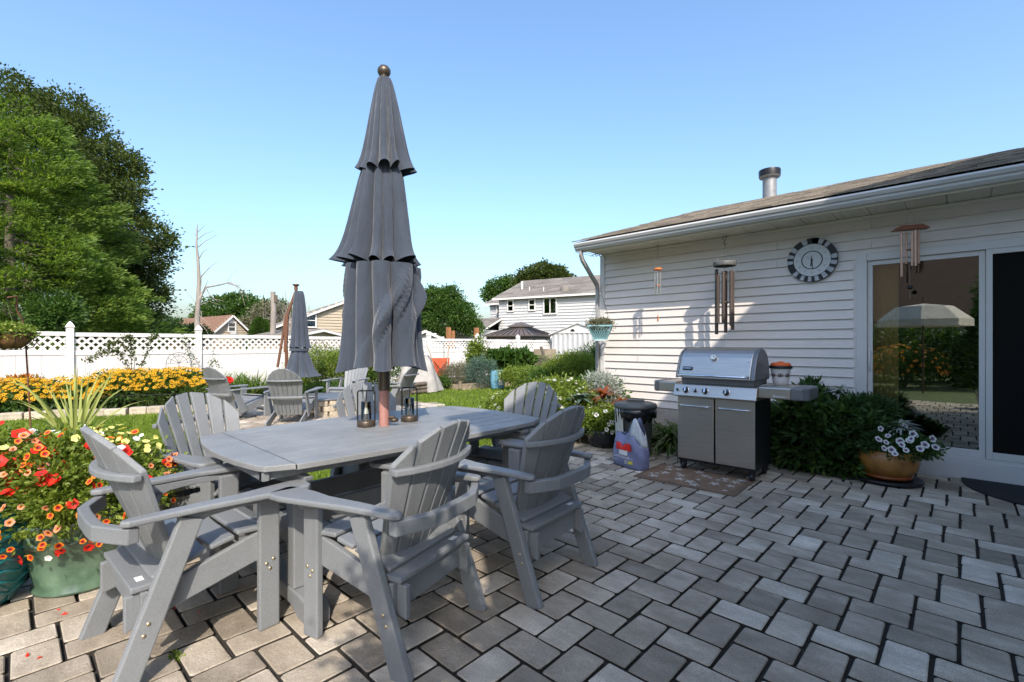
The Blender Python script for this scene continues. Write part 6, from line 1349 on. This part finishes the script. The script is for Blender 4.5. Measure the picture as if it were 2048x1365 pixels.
for s in range(4):
    Q = Matrix.Rotation(s * PI / 2, 4, 'Z')
    for k in range(-4, 5): b.bar(Q @ Vector((hw_, k / 4.5 * hw_, e_z + .015)), Q @ Vector((.42, k / 4.5 * .42, e_z + .435)), .03, .03)
b.build('roof_seams', M['dark'], gz)
for s in range(4):
    Q = Matrix.Rotation(s * PI / 2, 4, 'Z'); q = Q @ Vector((1.25, 1.25, 0)); b = MB(); b.b2((q.x - .07, q.y - .07, 0), (q.x + .07, q.y + .07, e_z - .05)); b.bar((q.x, q.y, e_z - .55), (q.x * .62, q.y, e_z - .1), .06, .06); b.bar((q.x, q.y, e_z - .55), (q.x, q.y * .62, e_z - .1), .06, .06); b.build('post', rfm, gz)
b = MB(); 
for s in range(4): Q = Matrix.Rotation(s * PI / 2, 4, 'Z'); b.bar(Q @ Vector((1.25, -1.25, e_z - .12)), Q @ Vector((1.25, 1.25, e_z - .12)), .07, .14)
b.build('beam', rfm, gz)
# metal shed
A = at(1104, 690, 22.0); B_ = at(1214, 690, 20.5); a2, b2_ = Vector((A.x, A.y)), Vector((B_.x, B_.y)); dd2 = (b2_ - a2); Ls = dd2.length; dd2.normalize(); n2_ = Vector((dd2.y, -dd2.x))
sh = thing('garden_shed', 'white ribbed metal garden shed beside the house corner', 'shed', (A.x, A.y, -.05)); shm = mat('shed_metal', (.47, .46, .45), .45, .04, 3); ez_ = zat(667, 21.5) + .05; rz_ = zat(647, 21.3) + .05
def S3(u, o, z): q = dd2 * u + n2_ * o; return (q.x, q.y, z)
n = 44; vs = []
for k in range(n + 1): o = .03 if (k // 2) % 2 else 0; vs += [S3(Ls * k / n, o, 0), S3(Ls * k / n, o, ez_)]
b = MB(); b.add(vs, [(2 * k, 2 * k + 2, 2 * k + 3, 2 * k + 1) for k in range(n)]); b.add([S3(0, -3, 0), S3(0, 0, 0), S3(0, 0, ez_), S3(0, -3, ez_), S3(Ls, -3, 0), S3(Ls, 0, 0), S3(Ls, 0, ez_), S3(Ls, -3, ez_)], [(0, 1, 2, 3), (7, 6, 5, 4), (0, 3, 7, 4)]); b.build('wall', shm, sh)
b = MB(); b.add([S3(-.02, .05, ez_), S3(Ls + .02, .05, ez_), S3(Ls / 2, .05, rz_), S3(-.02, .02, ez_), S3(Ls + .02, .02, ez_), S3(Ls / 2, .02, rz_)], [(0, 1, 2), (5, 4, 3), (0, 3, 4, 1)]); b.build('gable', M['white'], sh)
for s in (0, 1):
    b = MB(); u0, u1 = (-.12, Ls / 2) if s == 0 else (Ls + .12, Ls / 2); b.add([S3(u0, .12, ez_ - .03), S3(u1, .12, rz_ + .03), S3(u1, -3.1, rz_ + .03), S3(u0, -3.1, ez_ - .03), S3(u0, .12, ez_ - .08), S3(u1, .12, rz_ - .02), S3(u1, -3.1, rz_ - .02), S3(u0, -3.1, ez_ - .08)], [(0, 1, 2, 3), (7, 6, 5, 4), (0, 4, 5, 1), (0, 3, 7, 4)]); b.build('roof', shm, sh)
b = MB(); q = [S3(Ls * .40 + .11 * math.cos(PI * k / 8), .055, ez_ + .07 + .12 * math.sin(PI * k / 8)) for k in range(9)]; b.add(q, [tuple(range(9))]); b.build('vent', M['dark'], sh)
# fence posts (brown) beyond the white fence
for (px, y0, y1, b_, lb) in ((897, 655, 690, 24, 'brown wooden post left of the white house awning'), (905, 662, 690, 24.3, 'shorter brown wooden post beside the awning'), (953, 656, 690, 24, 'brown post with lamp cap in front of the awning')):
    p = at(px, y1, b_); b = MB(); b.b2((-.09, -.09, 0), (.09, .09, zat(y0, b_) + .05)); tag(b.build('wooden_post', mat('post_wood', (.30, .13, .05), .7, .2), loc=(p.x, p.y, -.05)), lb, 'post')
b = MB(); p = at(1090, 690, 19); b.b2((-.35, -.3, 0), (.35, .3, 1.15)); o = b.build('garden_box', M['timber'], loc=(p.x, p.y, -.05)); tag(o, 'brown wooden compost bin between juniper and fence end', 'bin')
p = at(1078, 745, 17.5); b = MB(); b.tube([(0, 0, 0), (.12, -.1, 1.0), (.05, -.05, 1.25)], [.08, .06, .05], 8); tag(b.build('tree_stump', M['bark'], loc=(p.x, p.y, -.05)), 'leaning bare stump in front of the lattice below the gazebo', 'stump')

# ------------------------------------------------------------------ trees
def limb_tree(t, hgt, r0, limbs, seed, m, lean=(0, 0)):
    r = random.Random(seed); b = MB(); b.tube([(lean[0] * f * hgt, lean[1] * f * hgt, hgt * f) for f in (0, .2, .45, .7, .95)], [r0, r0 * .8, r0 * .62, r0 * .4, r0 * .12], 9); b.build('trunk', m, t)
    b = MB()
    for (z, a, ln, up) in limbs: x, y = math.cos(a) * ln, math.sin(a) * ln; b.tube([(0, 0, z), (x * .45, y * .45, z + up * .35), (x, y, z + up)], [r0 * .4, r0 * .25, r0 * .06], 6)
    b.build('limb', m, t)
def tree(name, lb, c, gz, blobs, n, nl, spread, leaf, m, trunk_h, r0, seed, outer=.45, fold=.25, group=None, bark='bark', droop=0):
    t = thing(name, lb, 'tree', (c[0], c[1], gz), 0, group); r = random.Random(seed)
    limb_tree(t, trunk_h, r0, [(trunk_h * r.uniform(.25, .85), r.random() * 6.28, r.uniform(.3, .6) * max(b_[1][0] for b_ in blobs), r.uniform(.5, 1.8)) for _ in range(9)], seed, M[bark])
    P, D = clumps(blobs, n // nl, spread, nl, outer); P = P[P[:, 2] > .1]; D = D[:len(P)]; D[:, 2] -= droop
    leafobj('crown', P, D, leaf[0], leaf[1], m, t, fold); return t
# big oak-like tree behind the conifer: blobs given by photo outline at its own distance
def blobs_at(lst, b_, base): return [((at(x, y, b_ + db) - Vector(base)).to_tuple(), (r_, r_, r_ * .8)) for x, y, db, r_ in lst]
b_ = 22; base = at(60, 745, b_); base.z = -.1
bl = blobs_at([(20, 180, 0, .95), (60, 225, 0, 1.2), (130, 225, 0, 1.05), (170, 265, 0, 1.05), (95, 300, 0, 1.9), (215, 330, 0, 1.35), (255, 338, .3, .7), (180, 380, 0, 1.7), (120, 420, 1, 2.2), (255, 385, -.3, .75), (230, 440, 0, 1.2), (300, 470, 0, .95), (322, 485, 0, .5), (290, 520, 0, 1.0), (240, 540, 0, 1.6), (270, 600, 0, 1.2), (305, 585, 0, .6), (180, 520, 1, 2.2), (60, 500, 1.5, 2.6), (0, 330, 1, 2.4), (210, 620, .5, 1.3), (-60, 420, 1, 3), (275, 640, 0, .7)], b_, base)
tree('oak_tree', 'tall loose dark-leaved tree behind the bright conifer at the left', base, -.1, bl, 120000, 30, .21, (.15, .085), L['oak'], 10.5, .34, 5, .55)
# bright conifer in front: drooping sprays on a cone
b_ = 17.5; base = at(20, 760, b_); base.z = -.1
t = thing('conifer_tree', 'big bright green feathery conifer at the left behind the fence', 'tree', (base.x, base.y, -.1)); limb_tree(t, 9.5, .26, [(z, z * 2.4, 2.6 * (1 - z / 10.5), -.2) for z in [1.2 + .45 * k for k in range(18)]], 8, M['bark'])
ns = 2100; zz = 9.6 * (1 - RNG.random(ns) ** .62); a = RNG.random(ns) * 6.283; lob = 1 + .22 * np.sin(3 * a + zz * 1.4) + .14 * np.sin(7 * a - zz * 2.3)
R_ = (4.05 * (1 - zz / 10.2) ** .72 + .25) * lob * (.62 + .38 * RNG.random(ns) ** .5); cz = zz + .7 - .12 * R_
Cn = np.stack([R_ * np.cos(a), R_ * np.sin(a), cz], 1); od = np.stack([np.cos(a), np.sin(a), np.full(ns, .38)], 1); od /= np.linalg.norm(od, axis=1, keepdims=True)
m_ = 62; u = RNG.random((ns, m_)); ln = .75 * (.6 + .6 * RNG.random(ns)); side = np.cross(od, [0, 0, 1]); side /= np.linalg.norm(side, axis=1, keepdims=True); sw = RNG.normal(size=(ns, m_)) * .26 * (1.1 - u); up = RNG.normal(size=(ns, m_)) * .06
P = Cn[:, None] + od[:, None] * (u * ln[:, None])[..., None] + side[:, None] * sw[..., None] + np.array([0, 0, 1.0]) * (up - .30 * u ** 2 * .6)[..., None]
D = od[:, None] + side[:, None] * (sw * 3.2)[..., None] + RNG.normal(size=(ns, m_, 3)) * .22 + np.array([0, 0, -.10]); leafobj('crown', P.reshape(-1, 3), D.reshape(-1, 3), .19, .052, L['conifer'], t, .15)
bush('young_tree', 'small bright tree in front of the conifer, left of the first fence post', 'tree', tuple(at(112, 632, 15.6)), (.62, .62, .75), L['green'], (.12, .06), 5000, spread=.12, base_z=-.05)
tspec = [(470, 640, 60, [(440, 625, 0, 2.6), (475, 622, 0, 2.8), (505, 632, 0, 2.5), (425, 645, 0, 2.2), (520, 650, 0, 2.4), (545, 628, 0, 2.2), (560, 645, 0, 2.3)], 'green', 'round green trees behind the brown-roofed cottage', 30000, (.32, .2)),
 (540, 640, 45, [(535, 630, 0, 1.4), (560, 640, 0, 1.6), (580, 655, 0, 1.4), (520, 650, 0, 1.4)], 'dry', 'sparse olive tree behind the broken trunk', 9000, (.22, .12)),
 (880, 640, 30, [(868, 612, 0, 1.25), (895, 600, 0, .9), (850, 630, 0, 1.0), (915, 625, 0, 1.1), (885, 640, 0, 1.5), (930, 645, 0, .8), (850, 600, 0, .6), (945, 655, 0, .6), (865, 585, 0, .35), (905, 585, 0, .4)], 'green', 'leafy green tree just right of the big umbrella', 42000, (.14, .08)),
 (1010, 590, 52, [(1000, 580, 0, 1.4), (1025, 572, 0, 1.3), (985, 588, 0, 1.1), (1010, 600, 0, 1.6)], 'green', 'tree top behind the left end of the white house roof', 12000, (.24, .15)),
 (1090, 570, 48, [(1062, 552, 0, 1.1), (1085, 546, 0, 1.2), (1110, 552, 0, 1.2), (1130, 560, 0, .8), (1050, 565, 0, 1.1), (1095, 565, 0, 1.5)], 'oak', 'darker tree top behind the white house ridge', 16000, (.24, .15)),
 (330, 650, 40, [(300, 662, 0, 1.2), (330, 658, 0, 1.4), (350, 668, 0, 1.0), (275, 655, 0, 1.0)], 'deep', 'dark clipped shrubs before the brown cottage roof', 12000, (.2, .12)),
 (385, 665, 30, [(385, 668, 0, .7), (400, 672, 0, .6)], 'deep', 'dark bush above the fence beside the second post', 4000, (.15, .09)),
 (600, 665, 32, [(560, 668, 0, .6), (585, 664, 0, .6)], 'dry', 'reddish dry brush beside the brown umbrella', 3000, (.12, .05))]
for i, (px, py, b_, lst, m_, lb, n, leaf) in enumerate(tspec):
    base = at(px, 700, b_); base.z = -.1; bl = blobs_at(lst, b_, base); top_ = max(q[0][2] for q in bl); tree('garden_tree', lb, base, -.1, bl, int(n * .75), 22, .13 * b_ / 30, leaf, L[m_], max(1.5, top_ * .8), .05 * b_ / 10, 30 + i, .5)
base = at(521, 700, 29); z1 = zat(634, 29)
t = thing('arborvitae', 'narrow clipped cone-shaped evergreen above the fence', 'tree', (base.x, base.y, -.1)); b = MB(); b.tube([(0, 0, 0), (0, 0, z1 * .8)], [.06, .02], 6); b.build('trunk', M['bark'], t)
n = 14000; zz = z1 * RNG.random(n); a = RNG.random(n) * 6.28; R_ = (.72 * np.sqrt(np.clip(1 - (zz / z1) ** 2.2, 0, 1)) + .05) * (.8 + .2 * RNG.random(n)); P = np.stack([R_ * np.cos(a), R_ * np.sin(a), zz], 1); leafobj('crown', P, np.stack([np.cos(a), np.sin(a), np.full(n, 1.2)], 1) + RNG.normal(size=(n, 3)) * .3, .14, .05, L['green'], t)
# dead tree (branches follow the photo's silhouette at the tree's own distance)
B0 = 20; base = at(399, 745, B0); base.z = -.1
dt = thing('dead_tree', 'bare grey dead tree with one long arching branch right of the conifer', 'tree', tuple(base))
def br(pts, r0, r1=.008, n=6):
    q = [at(x, y, B0 + z) - base for x, y, z in pts]; b = MB(); k = len(q); b.tube(q, [r0 + (r1 - r0) * (i / (k - 1)) ** .8 for i in range(k)], n); return b
br([(399, 745, 0), (396, 670, 0), (394, 640, 0), (397, 600, 0), (398, 560, 0), (396, 520, 0), (393, 490, 0), (394, 460, 0), (395, 449, 0)], .15, .012, 9).build('trunk', M['greybark'], dt)
for i, (pts, r0) in enumerate((
    ([(397, 605, 0), (404, 588, 0), (412, 575, .3), (440, 570, .6), (460, 565, 1), (478, 575, 1), (492, 588, 1.2), (498, 602, 1.3)], .06), ([(455, 567, .9), (472, 572, .9), (484, 590, 1), (490, 612, 1)], .03), ([(470, 570, 1), (480, 572, 1), (486, 574, 1)], .02),
    ([(400, 595, 0), (402, 570, 0), (404, 548, 0)], .03), ([(404, 588, 0), (412, 570, 0), (417, 558, 0)], .03), ([(412, 575, .2), (420, 592, .2), (432, 600, .3), (448, 602, .3)], .02), ([(397, 560, 0), (410, 545, 0), (425, 530, .2), (440, 523, .3)], .03),
    ([(397, 520, 0), (405, 505, 0), (418, 497, 0)], .025), ([(396, 495, 0), (410, 483, 0), (430, 472, .2), (436, 470, .2)], .022), ([(394, 480, 0), (410, 468, 0), (430, 461, 0)], .02), ([(395, 465, 0), (405, 456, 0), (410, 450, 0)], .015), ([(394, 475, 0), (388, 466, 0), (386, 470, 0)], .012),
    ([(396, 612, 0), (380, 592, 0), (370, 580, 0)], .012), ([(396, 612, 0), (418, 603, .2), (440, 610, .3)], .02), ([(396, 618, 0), (375, 614, 0), (366, 625, 0)], .012), ([(397, 600, 0), (420, 592, 0), (438, 605, 0)], .012), ([(397, 630, 0), (408, 640, 0), (420, 652, 0)], .02), ([(398, 645, 0), (412, 660, 0), (418, 672, 0)], .015), ([(453, 567, .9), (462, 550, .9), (475, 538, .9)], .008), ([(402, 622, 0), (404, 640, 0), (402, 655, 0)], .02))):
    br(pts, r0, .005, 5).build('branch', M['greybark'], dt)
# broken trunk, bare shrub
B0 = 26; base = at(546, 745, B0); base.z = -.1; st = thing('broken_trunk', 'tall broken-off tree trunk left of the brown umbrella', 'tree', tuple(base)); br([(546, 745, 0), (546, 668, 0), (547, 620, 0), (546, 584, 0)], .17, .13, 10).build('trunk', M['greybark'], st)
b = MB(); q = at(551, 598, B0) - base; b.box(q, (.18, .18, .4)); b.build('burl', M['bark'], st)
B0 = 27; base = at(585, 745, B0); base.z = -.1; st = thing('bare_shrub', 'bare fan-shaped shrub behind the folded brown umbrella', 'shrub', tuple(base)); r = random.Random(6); b = MB()
for k in range(26):
    ex = 525 + k * 3.9 + r.uniform(-4, 4); ey = 575 + abs(ex - 572) * .55 + r.uniform(-5, 25); mx_ = 585 + (ex - 585) * .4; b.tube([at(585 + r.uniform(-3, 3), 690, B0) - base, at(mx_, 640, B0) - base, at(ex + r.uniform(-3, 3), ey + 18, B0 + r.uniform(-.5, .5)) - base, at(ex, ey, B0) - base], [.03, .022, .012, .006], 4)
b.build('branches', M['greybark'], st)
# distant tree line so the horizon is never bare
P = []; D = []; bl = []
for k in range(46):
    px = -700 + k * 75; b_ = 95 + random.uniform(-12, 25); q = at(px, 690, b_); bl.append(((q.x, q.y, 1.5), (6, 6, random.uniform(1.8, 4.2))))
P, D = clumps(bl, 2600, .9, 14, .3); V, F = leafquads(P, D, .9, .6); stuff(npmesh('far_treeline', V, F, L['green']), 'distant treeline on the horizon')

# ------------------------------------------------------------------ what the glass door reflects: the garden behind the camera
mu = thing('market_umbrella', 'open cream patio umbrella standing on the lawn behind the camera', 'umbrella', (-4.2, .75, -.05)); crm = fabric('cream_canvas', (.62, .55, .46))
b = MB(); b.tube([(0, 0, 0), (0, 0, 2.65)], .02, 10); b.build('pole', M['bronze'], mu)
b = MB(); n = 8
for k in range(n):
    a0, a1 = 2 * PI * k / n, 2 * PI * (k + 1) / n; R1 = 1.0; P0 = (0, 0, 2.45); pa, pb = (R1 * math.cos(a0), R1 * math.sin(a0), 2.0), (R1 * math.cos(a1), R1 * math.sin(a1), 2.0); ma, mb = (R1 * .6 * math.cos(a0), R1 * .6 * math.sin(a0), 2.36), (R1 * .6 * math.cos(a1), R1 * .6 * math.sin(a1), 2.36); la, lb_ = (pa[0], pa[1], 1.82), (pb[0], pb[1], 1.82)
    b.add([P0, ma, mb, pa, pb, la, lb_], [(0, 1, 2), (1, 3, 4, 2), (3, 5, 6, 4)])
b.build('canopy', crm, mu)
base = Vector((-6.5, 1.6, -.05)); t = bush('orange_flowering_shrub', 'orange flowering shrub on the lawn behind the camera', 'shrub', (-6.2, 1.25, .6), (1.0, 1.0, .65), L['green'], (.08, .04), 5000, base_z=-.05); P, D = dome(160, (0, 0, .65), (1.05, 1.05, .7), -.3); scatter('blossoms', DAISY, P, D, .07, [PT['orange'], PT['yellow']], t)
for (x, y, r_, h_, lb) in ((-7.5, 3.2, 1.0, 2.6, 'tall dark cedar on the far side lawn'), (-7.2, -.9, 1.1, 2.8, 'second dark cedar on the far side lawn')):
    t = thing('cedar', lb, 'tree', (x, y, -.05)); b = MB(); b.tube([(0, 0, 0), (0, 0, h_)], [.1, .02], 6); b.build('trunk', M['bark'], t); n = 9000; zz = h_ * 1.3 * RNG.random(n); a = RNG.random(n) * 6.28; R_ = r_ * (1 - zz / (h_ * 1.35)) ** .7 * (.7 + .3 * RNG.random(n)); leafobj('crown', np.stack([R_ * np.cos(a), R_ * np.sin(a), zz], 1), np.stack([np.cos(a), np.sin(a), np.full(n, .4)], 1), .16, .06, L['deep'], t)
nh = thing('side_neighbour_house', 'brown-roofed house behind the garden, opposite the glass door', 'house', (-19, 2, -.05)); b = MB(); b.b2((-5, -7, 0), (0, 7, 2.6)); b.build('wall', M['tan'], nh); b = MB(); b.prism([(-7.6, 2.5), (.7, 2.5), (-3.4, 7.2)], -7.4, 7.4, 'y'); b.build('roof', M['brownroof'], nh)
for (x, y, lb) in ((-24, -9, 'tree beyond the side neighbour, one end of the roof'), (-26, 12, 'tree beyond the side neighbour, other end of the roof')): tree('garden_tree', lb, (x, y), -.1, [((0, 0, 6), (4, 4, 3.5)), ((2, 1, 4.5), (3, 3, 2.5)), ((-2, -1, 7.5), (2.5, 2.5, 2))], 9000, 14, .35, (.4, .25), L['oak'], 6, .3, 77)
bpy.context.view_layer.update()

for i, (x, y, r_) in enumerate(((-9.6, -2.4, 1.3), (-9.9, -.4, 1.2), (-9.7, 1.5, 1.35), (-10, 3.4, 1.2), (-9.8, 5.2, 1.3))):  # unseen hedge row added to darken the reflection in the door glass
    bush('added_hedge_shrub', 'dark hedge shrub added for the door reflection, number %s from the wing' % ('one', 'two', 'three', 'four', 'five')[i], 'shrub', (x, y, 1.0), (r_, r_, 1.15), L['deep'], (.16, .09), 3200, spread=.14, base_z=-.05, group='unseen hedge added for the door reflection')
bpy.context.view_layer.update()
